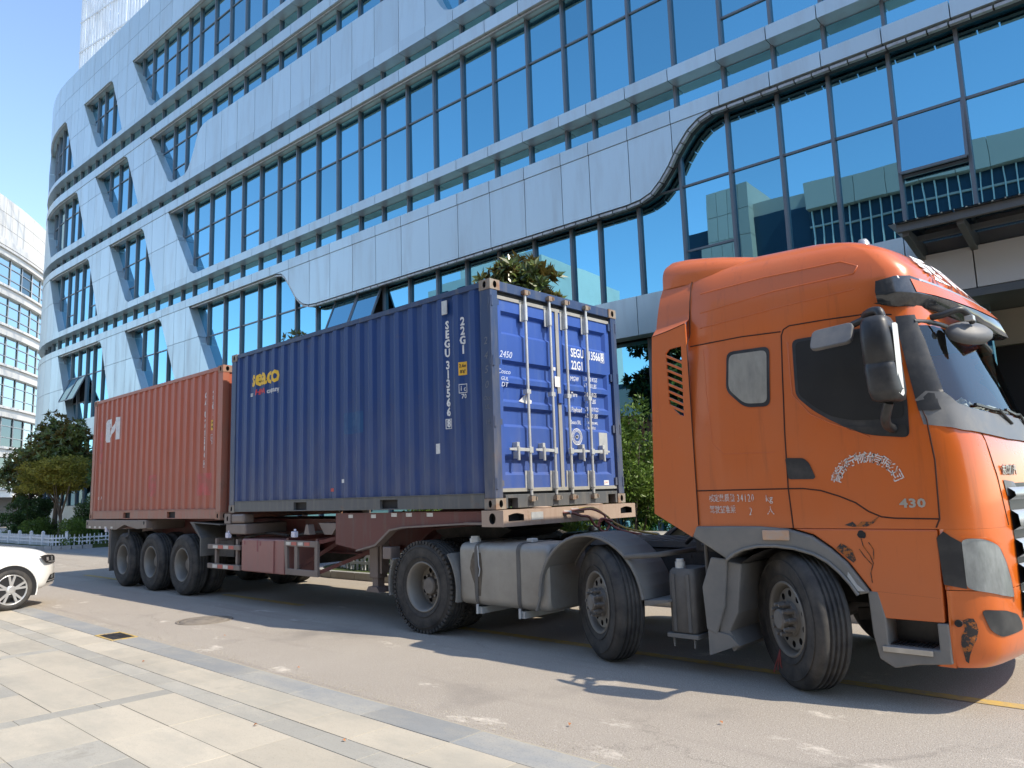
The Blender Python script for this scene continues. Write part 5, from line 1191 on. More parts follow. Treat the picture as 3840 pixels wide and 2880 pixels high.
# raised edge around the door window, pressed swage
seam([(9.40,2.74),(9.42,2.3),(9.55,2.13),(9.72,2.04),(9.85,1.99),(9.98,1.92)], cab, .007, m_=M['orange'], name='door_swage')
# --- windows
W1 = rounded([(8.862,2.735),(9.247,2.728),(9.232,2.225),(9.01,2.238),(8.848,2.395)], .06)
patch('window_rubber', W1, M['black'], cab, .006)
ins = [(9.045+(x-9.045)*.88, 2.49+(z-2.49)*.88) for x, z in W1]
M['drape'] = mat('dusty_curtain', (.30,.285,.24), .8, var=.25, scale=4, dirt=(.17,.165,.15), dirt_amt=.5, dscale=5, mapscale=(3,3,1))
wn = patch('sleeper_window', ins, M['drape'], cab, .009); patch('glass', ins, M['cabglass'], wn, .012)
W2 = rounded([(9.437,2.748),(9.99,2.752),(10.10,2.75),(10.235,2.40),(10.262,2.17),(10.255,1.895),(10.0,1.93),(9.84,1.985),(9.775,2.03),(9.70,2.072),(9.573,2.16),(9.448,2.285)], .05)
patch('window_rubber', W2, M['black'], cab, .006)
ins2 = rounded([(9.465,2.722),(9.99,2.727),(10.09,2.72),(10.205,2.40),(10.232,2.17),(10.228,2.04),(10.0,2.045),(9.86,2.055),(9.71,2.10),(9.59,2.185),(9.472,2.295)], .04)
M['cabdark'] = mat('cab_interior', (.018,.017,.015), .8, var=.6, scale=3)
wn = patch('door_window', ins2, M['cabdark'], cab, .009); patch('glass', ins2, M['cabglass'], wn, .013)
patch('mirror_foot', rounded([(9.80,2.02),(9.9,2.0),(10.24,1.99),(10.245,1.91),(10.0,1.94),(9.85,1.99)], .02), M['black'], cab, .014)
# door handle
h = patch('door_handle', rounded([(9.325,1.80),(9.475,1.79),(9.515,1.75),(9.555,1.64),(9.54,1.625),(9.34,1.63)], .02), M['black'], cab, .006)
g = MB(); g.box(9.395,9.425,-.062,-.040,1.645,1.775); obj('pull_lever', g, M['black'], h, bevel=.008)
# --- windscreen, pillars, cowl
def wpt(d, z): return front_pt(d, z)
hwz = lerp_tab(HW, 2.4)
WS = rounded([(.055,2.205),(.10,2.13),(.24,2.075),(.6,2.055),(1.22,2.045),(1.85,2.055),(2.2,2.075),(2.33,2.13),(2.375,2.205),(2.33,2.725),(1.22,2.735),(.06,2.725)], .04)
ws = patch('windscreen', WS, M['cabglass'], cab, .006, wpt, .12)
patch('pillar_trim', [(-.005,2.08),(.05,2.08),(.075,2.20),(.075,2.60),(.06,2.80),(-.005,2.80)], M['black'], cab, .010, wpt, .03)
patch('pillar_trim', [(2.375,2.20),(2.43,2.1),(2.43,2.80),(2.36,2.80),(2.35,2.60)], M['black'], cab, .010, wpt, .05)
patch('cowl', [(-.004,1.98),(.10,1.925),(.3,1.90),(.7,1.87),(1.22,1.86),(1.74,1.87),(2.2,1.90),(2.4,1.95),(2.43,2.2),(2.37,2.215),(2.30,2.10),(1.85,2.062),(1.22,2.052),(.6,2.062),(.26,2.082),(.13,2.12),(.078,2.20),(.02,2.22),(-.004,2.15)], M['greyp'], cab, .014, wpt, .06)
g = MB(); g.tube([front_pt(d, 2.75) for d in [.05+i*.1166 for i in range(21)]], .02, 6); obj('windscreen_rubber', g, M['black'], cab)
for (d0, z0, d1, z1, d2, z2) in ((.95,1.99,.32,2.13,.30,2.16),(1.55,1.99,.95,2.12,.93,2.14)):
    g = MB(); o_ = Vector((.02,-.005,.01)); a, b = front_pt(d0, z0)+o_, front_pt((d0+d1)/2+.1, (z0+z1)/2+.02)+o_*1.5
    g.tube([a, b], .012, 6); c, e2 = front_pt(d1, z1-.02)+o_, front_pt(d1+.62, z1-.06)+o_; g.bar(c, e2, .02, .016); g.bar(b, (c+e2)/2, .014, .014); obj('wiper', g, M['black'], cab)
# interior: floor, back wall, dash, papers, seats, headlining
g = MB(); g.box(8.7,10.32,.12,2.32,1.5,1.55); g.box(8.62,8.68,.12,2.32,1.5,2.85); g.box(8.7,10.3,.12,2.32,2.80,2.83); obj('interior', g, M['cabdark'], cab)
g = MB(); g.prism([(10.40,1.9),(10.44,2.03),(10.40,2.06),(10.1,2.05),(9.98,1.95),(10.0,1.7),(10.3,1.6)], 'y', .14, 2.30); obj('dashboard', g, M['greyp'], cab, bevel=.02)
for k in range(16):
    y = .2+k*.13+rnd.uniform(-.05,.05); x = 10.47-rnd.random()*.12; s_ = rnd.uniform(.08,.16); a = rnd.random()*3; z = 2.10+rnd.random()*.05; q = []
    for i in range(5):
        for j in range(5): q.append((x+(i-2)*s_*.35*math.cos(a)-(j-2)*s_*.35*math.sin(a)*.7, y+(i-2)*s_*.35*math.sin(a)+(j-2)*s_*.35*math.cos(a), z+rnd.random()*.05))
    g = MB(); g.add(q, [(i*5+j,i*5+j+1,(i+1)*5+j+1,(i+1)*5+j) for i in range(4) for j in range(4)], 0, False); obj('dash_paper', g, M['paper'], cab)
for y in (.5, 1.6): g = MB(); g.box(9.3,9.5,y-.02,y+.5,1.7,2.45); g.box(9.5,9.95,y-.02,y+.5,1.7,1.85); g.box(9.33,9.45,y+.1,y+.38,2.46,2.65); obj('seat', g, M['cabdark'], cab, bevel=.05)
g = MB(); g.lathe([(.21,0),(.23,.02),(.21,.04),(.20,.02),(.21,0)], 24, 0, 'x', (9.95,1.78,2.02)); obj('steering_wheel', g, M['black'], cab)
M['stick'] = mat('inspection_sticker', (.50,.50,.03), .5, dirt=(.2,.25,.03), dirt_amt=.8, dscale=60)
for d in (.24,.36): patch('sticker', [(d,2.60),(d+.09,2.60),(d+.09,2.69),(d,2.69)], M['stick'], ws, .002, wpt, .05)
# --- sun visor: smoked lower band, orange infill, grey strip
def vis(tab, d):
    dd = d if d <= 1.22 else 2.44-d; return lerp_tab([(t[0], t[1]) for t in tab], dd), lerp_tab([(t[0], t[2]) for t in tab], dd)
LOW = [(-.03,10.13,2.915),(.02,10.25,2.872),(.1,10.335,2.868),(.25,10.41,2.852),(.45,10.49,2.825),(.8,10.615,2.765),(1.22,10.72,2.715)]
MID = [(-.03,10.12,3.0),(.02,10.29,2.975),(.1,10.38,2.96),(.25,10.45,2.945),(.45,10.52,2.925),(.8,10.605,2.895),(1.22,10.665,2.865)]
UPP = [(-.03,10.13,3.08),(.02,10.25,3.105),(.1,10.335,3.105),(.25,10.40,3.075),(.45,10.465,3.05),(.8,10.54,3.01),(1.22,10.585,2.975)]
ds = [-.03,-.01,.02,.06,.1,.17,.25,.35,.45,.6,.8,1.0,1.22]; ds += [2.44-d for d in ds[::-1][1:]]
def vrow(tab, off=0): return [(vis(tab, d)[0]+off, d-.0+(.06 if d < 1.22 else -.06)*0+.03*(1-abs(d-1.22)/1.25), vis(tab, d)[1]) for d in ds]
g = MB(); g.grid([vrow(LOW,-.03), vrow(LOW,-.005), vrow(LOW), vrow(MID)]); vz = obj('sun_visor', g, M['tint'], trk)
g = MB(); g.grid([vrow(MID), vrow(UPP)]); obj('visor_side', g, M['tint'], vz)
def sub_rows(t0, t1, f0, f1, d0, d1, lift):
    rows_ = []
    for f in (f0, (f0+f1)/2, f1):
        r_ = []
        for i in range(15):
            d = d0+(d1-d0)*i/14; a, b = vis(t0, d), vis(t1, d); r_.append((a[0]+(b[0]-a[0])*f+lift, d+.03*(1-abs(d-1.22)/1.25), a[1]+(b[1]-a[1])*f+lift*.5))
        rows_.append(r_)
    return rows_
g = MB(); g.grid(sub_rows(MID, UPP, .05, .80, .09, 2.35, .006)); obj('visor_infill', g, M['orangeclean'], vz)
g = MB(); g.grid(sub_rows(MID, UPP, .84, 1.0, .03, 2.41, .004)); obj('visor_strip', g, M['silver'], vz)
for i, ch in enumerate('乘风破浪'):
    d = .52+i*.46; z = 3.21; p = front_pt(d, z); e_ = .03; du = (front_pt(d+e_, z)-front_pt(d-e_, z)).normalized(); dv = (front_pt(d, z+e_)-front_pt(d, z-e_)).normalized(); nn = du.cross(dv)
    if nn.x < 0: nn = -nn
    text_mesh('roof_lettering', ch, .36, M['txt'], trk, fr(p+nn*.012, du, dv), .002, 1.1, bold=.006)
# beacon
g = MB(); bz = shear(9.70, 3.70); g.lathe([(.07,0),(.075,.02),(.06,.03),(.055,.09),(.035,.125),(0,.135)], 18, 0, 'z', (9.70,1.2,bz-.02)); obj('roof_beacon', g, M['silver'], trk)
# --- rear fairings with louvres
def fairing(ys, s):
    y0, y1 = ys, ys+s*.018
    g = MB()
    vent = [(8.30,2.80),(8.462,2.845),(8.445,2.215),(8.40,2.235),(8.305,2.33)]
    outer = [(8.085,1.37),(8.45,1.168),(8.495,1.26),(8.495,3.5),(8.215,3.52),(8.16,2.9),(8.11,2.0)]
    # frame of four strips around the vent opening
    for poly in ([(8.085,1.37),(8.45,1.168),(8.515,1.26),(8.515,2.2),(8.445,2.215),(8.40,2.235),(8.305,2.33),(8.125,2.33),(8.11,2.0)],
                 [(8.125,2.33),(8.305,2.33),(8.30,2.80),(8.153,2.80)], [(8.445,2.215),(8.515,2.2),(8.515,2.85),(8.462,2.845)],
                 [(8.153,2.80),(8.30,2.80),(8.34,2.835),(8.462,2.845),(8.515,2.85),(8.515,3.04),(8.165,2.975)]):
        g.prism(poly, 'y', y0, y1)
    o = obj('side_fairing', g, M['orange'], trk)
    for k in range(8):
        z = 2.79-k*.064; a, b = (8.30, z), (8.458, z-.07)
        g = MB(); g.prism([(8.295,z+.0),(8.462,z-.085),(8.462,z-.108),(8.295,z-.022)], 'y', y0-s*.002, y1+s*.002); obj('louvre', g, M['orange'], o)
    # upper part curving inwards to the roof deflector
    rows_ = []
    for z in (2.975,3.06,3.15,3.25,3.35,3.45,3.52):
        r_ = []
        for x in (8.165+(z-2.975)*.09, 8.33, 8.44, 8.515):
            hz = lerp_tab(HW, z); y_ = min(1.262, hz+.012) if z > 3.0 else 1.26
            r_.append((x, YC-s*y_, z+(.065*(x-8.165)/.35 if z < 3 else (.03*(x-8.165)/.35 if z < 3.1 else 0))))
        rows_.append(r_)
    g = MB(); g.grid(rows_); obj('upper_fairing', g, M['orange'], o)
    return o
fa = fairing(-.040, 1); fairing(2*YC+.040, -1)
seam_pts = [(8.17,-.041,2.975),(8.33,-.041,3.0),(8.51,-.041,3.04)]; g = MB(); g.tube(seam_pts, .004, 6); obj('panel_gap', g, M['seam'], fa)
g = MB(); g.tube([(8.518,-.036,z) for z in (1.27,1.8,2.4,2.84)]+[tuple(side_pt(8.518, z)+Vector((0,-.006,0))) for z in (2.95,3.1,3.25,3.4,3.5)], .005, 6); obj('panel_gap', g, M['seam'], fa)
# roof deflector fin
rows_ = []
for x, zl_, zh_, hw_ in ((8.21,3.44,3.76,1.085),(8.26,3.44,3.785,1.092),(8.40,3.44,3.775,1.092),(8.55,3.44,3.75,1.085),(8.72,3.44,3.72,1.06),(8.95,3.44,3.67,1.0),(9.15,3.44,3.62,.93)):
    r_ = []
    for i in range(25):
        a = math.pi*i/24; c = math.cos(a); s_ = math.sin(a); ee = 2/5.; r_.append((x, YC-hw_*math.copysign(abs(c)**ee, c), zl_+(zh_-zl_)*abs(s_)**.55))
    rows_.append(r_)
g = MB(); g.grid(rows_); g.add(rows_[0], [tuple(range(25))]); obj('roof_deflector', g, M['orange'], trk)
# --- nose details
patch('corner_gap', [(10.356,1.19),(10.40,1.235),(10.44,1.20),(10.50,1.16),(10.50,.85),(10.37,.875)], M['black'], nose, .006, side_pt, .04)
HL = rounded([(.028,1.19),(.10,1.18),(.20,1.13),(.27,1.02),(.31,.90),(.325,.775),(.18,.80),(.028,.845)], .03)
M['chromed'] = mat('lamp_reflector', (.62,.64,.64), .22, .75, var=.3, scale=9)
M['lampdark'] = mat('lamp_body', (.30,.32,.32), .25, .5, var=.7, scale=14, mapscale=(1,1,.35))
hl = patch('headlight', HL, M['lampdark'], nose, .010, front_pt, .03)
M['lens'] = glassmat('lamp_lens', (.7,.75,.78), (.95,.97,.97), .04, .0)
patch('lens', HL, M['lens'], hl, .028, front_pt, .03)
M['drl'] = mat('drl_strip', (.38,.58,.66), .3, var=.3, scale=30)
patch('daylight_strip', [(.04,1.09),(.075,1.10),(.115,.95),(.15,.82),(.06,.85)], M['drl'], hl, .018, front_pt, .03)
for d, z, r in ((.19,1.02,.065),(.215,.885,.075)):
    p = front_pt(d, z); nn = (front_pt(d+.02, z)-front_pt(d-.02, z)).cross(front_pt(d, z+.02)-front_pt(d, z-.02)).normalized()
    if nn.x < 0: nn = -nn
    t1 = nn.orthogonal().normalized(); t2 = nn.cross(t1); g = MB(); R_ = []
    for rr, h_ in ((r,.022),(r*.93,.024),(r*.85,.012),(r*.45,.004),(r*.3,.010),(.001,.016)): R_.append([p+nn*(.012+h_*.6)+(t1*math.cos(6.283*i/22)+t2*math.sin(6.283*i/22))*rr for i in range(22)])
    g.loft(R_, caps=(False, False)); obj('lamp_bowl', g, M['chromed'], hl)
for k in range(7): z = 1.165-k*.011; patch('lens_rib', [(.05,z),(.20-k*.002,z-.02),(.20-k*.002,z-.024),(.05,z-.004)], M['chromed'], hl, .020, front_pt, .05)
patch('trim', [(.026,1.205),(.11,1.195),(.22,1.145),(.30,1.02),(.335,.90),(.355,.77),(.327,.765),(.313,.90),(.275,1.02),(.20,1.14),(.10,1.187),(.028,1.195)], M['orangeclean'], nose, .018, front_pt, .03)
FG = rounded([(.055,.715),(.20,.70),(.37,.655),(.43,.60),(.445,.545),(.15,.53),(.09,.57)], .03)
fg = patch('fog_recess', FG, M['black'], bmp_, .006, front_pt, .04)
g = MB(); p = front_pt(.24,.60); g.lathe([(0,0),(.035,.004),(.045,.012)], 16, 0, 'x', p); obj('fog_lamp', g, M['chrome'], fg)
patch('fog_blade', [(.10,.575),(.2,.60),(.25,.64),(.27,.55),(.44,.55),(.15,.535)], M['greyp'], fg, .012, front_pt, .04)
g = MB(); p = side_pt(10.43,.62); g.cyl(p+Vector((.0,-.012,0)), p+Vector((0,.005,0)), .024, 16); obj('tow_eye_hole', g, M['dark'], bmp_)
M['scuff'] = mat('scraped_plastic', (.035,.03,.028), .7, dirt=(.40,.13,.03), dirt_amt=.9, dscale=30, dlo=.5, dhi=.56)
patch('scuff', [(10.455,.64),(10.485,.655),(10.515,.655),(10.53,.62),(10.535,.58),(10.52,.52),(10.495,.47),(10.47,.41),(10.455,.355),(10.44,.37),(10.437,.44),(10.43,.48),(10.435,.53),(10.46,.58)], M['scuff'], bmp_, .003, side_pt, .03)
# crack with a hole in the side panel
def scr(pts, r=.004): g = MB(); g.tube([(x, -.0335, z) for x, z in pts], r, 5); return g
g = MB(); n_ = 14; g.add([(9.855+.035*math.cos(6.28*i/n_)*(.8+.3*rnd.random()), -.0335, 1.205+.03*math.sin(6.28*i/n_)*(.8+.4*rnd.random())) for i in range(n_)], [tuple(range(n_))]); obj('impact_hole', g, M['dark'], trk)
for pts in ([(9.85,1.18),(9.86,1.12),(9.90,1.06),(9.92,1.0),(9.895,.93),(9.90,.86)],[(9.88,1.24),(9.94,1.255),(9.99,1.29)] if 0 else [(9.90,1.15),(9.93,1.10),(9.925,1.03)],[(9.83,1.10),(9.86,1.05),(9.91,.99)]): obj('crack', scr(pts, .003), M['scuff'], trk)
patch('scraped_paint', [(9.74,1.275),(9.80,1.30),(9.83,1.27),(9.86,1.30),(9.93,1.30),(10.0,1.345),(9.95,1.29),(9.90,1.265),(9.80,1.262)], M['scuff'], cab, .004, side_pt, .05)
g = MB(); g.add([(9.66,-.0337,1.10),(9.70,-.0337,1.14),(9.74,-.0337,1.12),(9.78,-.0337,1.09),(9.80,-.0337,1.02),(9.78,-.0337,1.0),(9.74,-.0337,1.03)], [tuple(range(7))]); obj('scraped_paint', g, M['scuff'], trk)
# grille
g = MB(); g.grid([[front_pt(d, z)+Vector((.004,0,0)) for d in [.47+i*.15 for i in range(11)]] for z in (.62,.8,1.0,1.2,1.4,1.55)]); gr = obj('grille', g, M['black'], nose)
for z0, z1 in ((.66,.80),(.85,.99),(1.03,1.16),(1.22,1.36),(1.43,1.52)):
    g = MB(); rows_ = []
    for z, o_ in ((z0,.01),(z0+.03,.055),(z1-.03,.05),(z1,.012)): rows_.append([front_pt(d, z)+Vector((o_,0,0)) for d in [.46+i*.152 for i in range(11)]])
    g.grid(rows_); obj('grille_louvre', g, M['silver'], gr)
seam([(.27,1.93),(.33,1.6),(.40,1.26)], cab, .005, front_pt)
patch('vent_inlay', [(.42,1.575),(.60,1.56),(.68,1.50),(.70,1.46),(.45,1.46)], M['greyp'], cab, .006, front_pt, .06)
p = front_pt(.55,1.64); du = (front_pt(.6,1.64)-front_pt(.5,1.64)).normalized(); text_mesh('maker_badge', '东风柳汽', .075, M['chrome'], cab, fr(p+Vector((.010,-.004,0)), du, (0,0,1)), .004, .9, bold=.002)
# --- lettering on the doors
def on_side(name, body, size, x, z, m_, sx=1, rot=0, **k):
    p = side_pt(x, z); xa = Vector((math.cos(rot),0,math.sin(rot))); ya = Vector((-math.sin(rot),0,math.cos(rot)))
    return text_mesh(name, body, size, m_, cab, fr(p+Vector((0,-.003,0)), xa, ya), .001, sx, **k)
M['stencil'] = mat('worn_stencil', (.66,.62,.58), .7, dirt=(.55,.17,.05), dirt_amt=.9, dscale=38, dlo=.52, dhi=.58)
arc_t = '青岛海宁物流有限公司'; c0 = (9.93,1.545); ra = .225
for i, ch in enumerate(arc_t):
    a = R(158-(158-22)*i/(len(arc_t)-1)); on_side('door_lettering', ch, .088, c0[0]+ra*math.cos(a), c0[1]+ra*.98*math.sin(a), M['stencil'], 1, a-math.pi/2, bold=.001)
on_side('door_lettering', '核定载质量', .070, 8.750, 1.490, M['stencil'], .68); on_side('door_lettering', '34120', .088, 8.962, 1.487, M['stencil'], .55, space=1.3); on_side('door_lettering', 'kg', .075, 9.165, 1.482, M['stencil'], .9)
on_side('door_lettering', '驾驶室准乘', .070, 8.750, 1.395, M['stencil'], .68); on_side('door_lettering', '2', .088, 9.0, 1.378, M['stencil'], .7); on_side('door_lettering', '人', .07, 9.17, 1.382, M['stencil'], .9)
o = on_side('power_badge', '430', .085, 10.225, 1.428, M['chrome'], 1.25, space=1.1, bold=.003); 
# --- mirrors
g = MB(); rows_ = []
for z, sx_, sy_, dx in ((2.14,.06,.08,.02),(2.155,.095,.12,.015),(2.22,.11,.135,.01),(2.36,.112,.14,0),(2.40,.110,.137,0),(2.41,.105,.132,0),(2.42,.112,.14,0),(2.6,.11,.14,-.008),(2.70,.10,.13,-.012),(2.745,.08,.105,-.012),(2.757,.05,.06,-.012)):
    c = Vector((10.20+dx, -.285, z)); r_ = []
    for i in range(20):
        a = 2*math.pi*i/20; ca, sa = math.cos(a), math.sin(a); r_.append(c+Vector((sx_*math.copysign(abs(ca)**.6, ca), sy_*math.copysign(abs(sa)**.6, sa), 0)))
    rows_.append(r_)
g.loft(rows_); mr_ = obj('side_mirror', g, M['black'], trk)
M['strip'] = mat('mirror_tape', (.62,.61,.57), .45, .2, dirt=(.4,.36,.3), dirt_amt=.4, dscale=12)
g = MB(); g.grid([[(10.20+.095+.013,-.365+(z-2.2)*0,z) for z in (2.19,2.3,2.5,2.68)],[(10.20+.118,-.315,z) for z in (2.17,2.3,2.5,2.69)],[(10.20+.12,-.285,z) for z in (2.19,2.3,2.5,2.68)]]); obj('reflective_tape', g, M['strip'], mr_)
g = MB(); g.tube(curve([(10.08,.05,2.80),(10.05,-.08,2.81),(10.12,-.2,2.815),(10.2,-.27,2.80),(10.22,-.28,2.74)]), .032, 10); g.tube([(9.95,-.06,2.775),(10.12,-.15,2.80)], .028, 8); obj('mirror_arm', g, M['black'], mr_)
g = MB(); g.tube(curve([(10.16,-.0,1.96),(10.14,-.12,1.985),(10.16,-.22,2.04),(10.21,-.28,2.14)]), .034, 10); obj('mirror_arm', g, M['black'], mr_)
g = MB(); g.prism(rounded([(9.70,-.09),(10.02,-.09),(10.02,.09),(9.70,.09)], .05), 'z', -.018, .018); 
o = obj('kerb_mirror', MB(), M['black'], trk); bpy.data.objects.remove(o)
g2 = MB(); rot = Matrix.Rotation(R(62), 3, 'X') @ Matrix.Rotation(R(-6), 3, 'Y'); g2.add([Vector((9.86,-.27,2.665))+rot @ (Vector(v)-Vector((9.86,0,0))) for v in g.v], g.f); km = obj('kerb_mirror', g2, M['greyp'], trk, bevel=.008)
g = MB(); g.box(9.80,9.90,-.10,.06,2.735,2.775); g.tube([(9.85,-.08,2.755),(9.86,-.26,2.70)], .014, 8); obj('mirror_bracket', g, M['black'], km)
g = MB(); c = Vector((10.60,.46,2.665)); axx = Vector((.55,-.45,.72)).normalized(); u = axx.cross(Vector((0,0,1))).normalized(); v = u.cross(axx)
rows_ = []
for h_, r in ((-.05,.10),(-.035,.165),(0,.185),(.03,.175),(.055,.13),(.066,.0)):
    rows_.append([c+axx*h_+(u*math.cos(2*math.pi*i/28)*r*.98+v*math.sin(2*math.pi*i/28)*r*.62) for i in range(28)])
g.loft(rows_); fm = obj('front_mirror', g, M['greyp'], trk)
g = MB(); g.tube(curve([(10.36,.26,2.79),(10.48,.27,2.80),(10.58,.32,2.83),(10.62,.38,2.80),(10.64,.44,2.74)]), .024, 10); obj('mirror_arm', g, M['black'], fm); g = MB(); g.box(10.60,10.66,.36,.43,2.745,2.785); obj('mirror_clamp', g, M['zinc'], fm, bevel=.005)
# --- chassis
for y in (.80, 1.58):
    g = MB(); g.box(3.95,10.3,y,y+.012,.74,1.0); g.box(3.95,10.3,y-.0 if y > 1 else y,y+.075,.985,1.0); g.box(3.95,10.3,y,y+.075,.74,.755); obj('frame_rail', g, M['undark'], trk)
    g = MB()
    for k in range(30): g.cyl((4.1+k*.16,y-.012,.92-.1*(k % 2)),(4.1+k*.16,y-.0,.92-.1*(k % 2)), .013, 6)
    o = obj('frame_bolts', g, M['undark'], trk); o['kind'] = 'stuff'
for x in (4.0,5.2,6.4,7.6,8.4): g = MB(); g.box(x, x+.1, .81, 1.59, .76, .98); obj('cross_member', g, M['undark'], trk)
g = MB(); g.box(4.3,5.5,.75,1.7,1.0,1.06); g.prism([(4.2,1.14),(4.5,1.20),(5.5,1.20),(5.6,1.15),(5.4,1.06),(4.4,1.06)], 'y', .72, 1.72); obj('fifth_wheel', g, M['undark'], trk, bevel=.01)
g = MB(); g.box(6.6,8.3,.85,1.6,1.0,1.06); obj('deck_plate', g, M['mud'], trk)
g = MB()
for k in range(12): g.box(6.7+k*.13,6.78+k*.13,.9,1.55,1.0605,1.068)
o = obj('deck_tread', g, M['mud'], trk)
g = MB(); g.cyl((8.3,.9,1.02),(8.3,1.5,1.02), .14, 16); g.box(8.2,8.42,.45,.7,1.0,1.12); obj('valve_block', g, M['undark'], trk, bevel=.01)
for k, pts in enumerate(([(8.0,.9,1.08),(8.2,.75,1.2),(8.35,.6,1.16),(8.5,.5,1.2)],[(7.9,.8,1.05),(8.1,.6,1.12),(8.3,.45,1.06),(8.5,.4,1.1)],[(8.05,1.0,1.1),(8.25,.9,1.3),(8.42,.7,1.2),(8.5,.6,1.0)],[(7.2,1.6,1.06),(7.4,1.65,1.2),(7.5,1.68,1.12),(7.9,1.4,1.1)])): g = MB(); g.tube(curve(pts), .022 if k < 3 else .015, 8); obj('cable', g, M['black'], trk)
g = MB(); g.box(8.8,9.9,.75,1.7,.60,1.15); obj('engine_block', g, M['undark'], trk)
g = MB(); g.box(8.55,8.62,.3,2.14,.95,1.24); obj('cab_mount', g, M['undark'], trk)
g = MB(); g.cyl((9.28,.3,.50),(9.28,2.1,.50), .07, 10); obj('axle', g, M['undark'], trk); g = MB(); g.cyl((7.42,.3,.50),(7.42,2.1,.50), .07, 10); obj('axle', g, M['undark'], trk); g = MB(); g.cyl((4.83,.5,.53),(4.83,1.95,.53), .1, 12); g.lathe([(0,-.2),(.18,-.15),(.22,0),(.18,.15),(0,.2)], 16, 0, 'y', (4.83,1.22,.53)); obj('axle', g, M['undark'], trk)
g = MB(); g.bar((9.28,.35,.45),(9.28,2.1,.45), .05, .05); g.bar((9.6,.5,.55),(10.3,.6,.62), .06, .09); obj('steering_link', g, M['undark'], trk)
# wheels
wheel(trk, 9.27, .165, .532, 'steer', R(-40), .3); wheel(trk, 9.27, 2*YC-.165, .532, 'steer', math.pi-R(34), .2)
wheel(trk, 7.40, .155, .532, 'steer', R(-31), 1.0); wheel(trk, 7.40, 2*YC-.155, .532, 'steer', math.pi-R(27), .2)
for yc, fl in ((.125,0),(.465,1),(2*YC-.125,1),(2*YC-.465,0)): wheel(trk, 4.815, yc, .532, 'drive', math.pi if fl else 0, .4)
M['rag'] = mat('red_rag', (.13,.025,.022), .9, var=.3, scale=20)
g = MB(); c = Vector((9.16,-.02,.25)); 
for k in range(3): g.tube(curve([c+Vector((.0,-.02,.06)), c+Vector((-.01+.01*k,-.05,.0)), c+Vector((-.03+.02*k,-.05,-.05)), c+Vector((-.05+.035*k,-.05,-.11+.02*k))]), .006, 6)
tag(obj('red_rag', g, M['rag']), 'scrap of red rag tied to the front wheel of the orange lorry', 'rag')
# axle-two mudguard: arch with bracket
def archsheet(cx, cz, r, a0, a1, y0, y1, th=.02, name='mudguard', lip=True, m_=None, flat0=0):
    g = MB(); A = [R(a0+(a1-a0)*i/18) for i in range(19)]
    out = [(cx+r*math.cos(a), cz+r*math.sin(a)) for a in A]; inn_ = [(cx+(r-th)*math.cos(a), cz+(r-th)*math.sin(a)) for a in A]
    g.prism(out+inn_[::-1], 'y', y0, y1); o = obj(name, g, m_ or M['mud'], trk)
    for p in o.data.polygons: p.use_smooth = False
    if lip:
        for y in (y0, y1): g = MB(); g.tube([(x, y, z) for x, z in inn_], .016, 6); obj('mudguard_lip', g, m_ or M['mud'], o)
    return o
M['mudl'] = mat('pale_dusty_mudguard', (.16,.155,.145), .7, dirt=(.25,.23,.2), dirt_amt=.7, dscale=3, dlo=.3, dhi=.75)
for s in (0, 1):
    y0, y1 = (-.05,.46) if s == 0 else (2*YC-.46,2*YC+.05)
    ar = archsheet(7.30,.55,.635, 5, 180, y0, y1, m_=M['mudl'])
    g = MB(); g.prism([(7.93,.55),(8.18,.60),(8.18,.62),(7.93,.60)], 'y', y0, y1); obj('guard_skirt', g, M['mudl'], ar); g = MB(); g.prism([(6.665,.56),(6.685,.56),(6.62,.40),(6.60,.40)], 'y', y0+.02, y1); obj('guard_flap', g, M['mudl'], ar)
    g = MB(); g.tube([(7.75,y0-.01 if s == 0 else y1+.01,.98),(8.05,y0+.05 if s == 0 else y1-.05,1.0),(8.2,.75 if s == 0 else 1.7,1.02)], .025, 8); obj('guard_bracket', g, M['mud'], ar)
    archsheet(4.83,.53,.63, -12, 40, y0+.02, .62 if s == 0 else y1-.02, m_=M['mudl']); archsheet(4.83,.53,.63, 150, 192, y0+.02, .62 if s == 0 else y1-.02, m_=M['mudl'])
g = MB(); g.box(3.98,4.15,.05,.2,.82,.97); obj('tail_lamp', g, M['trlgrey'], trk, bevel=.01)
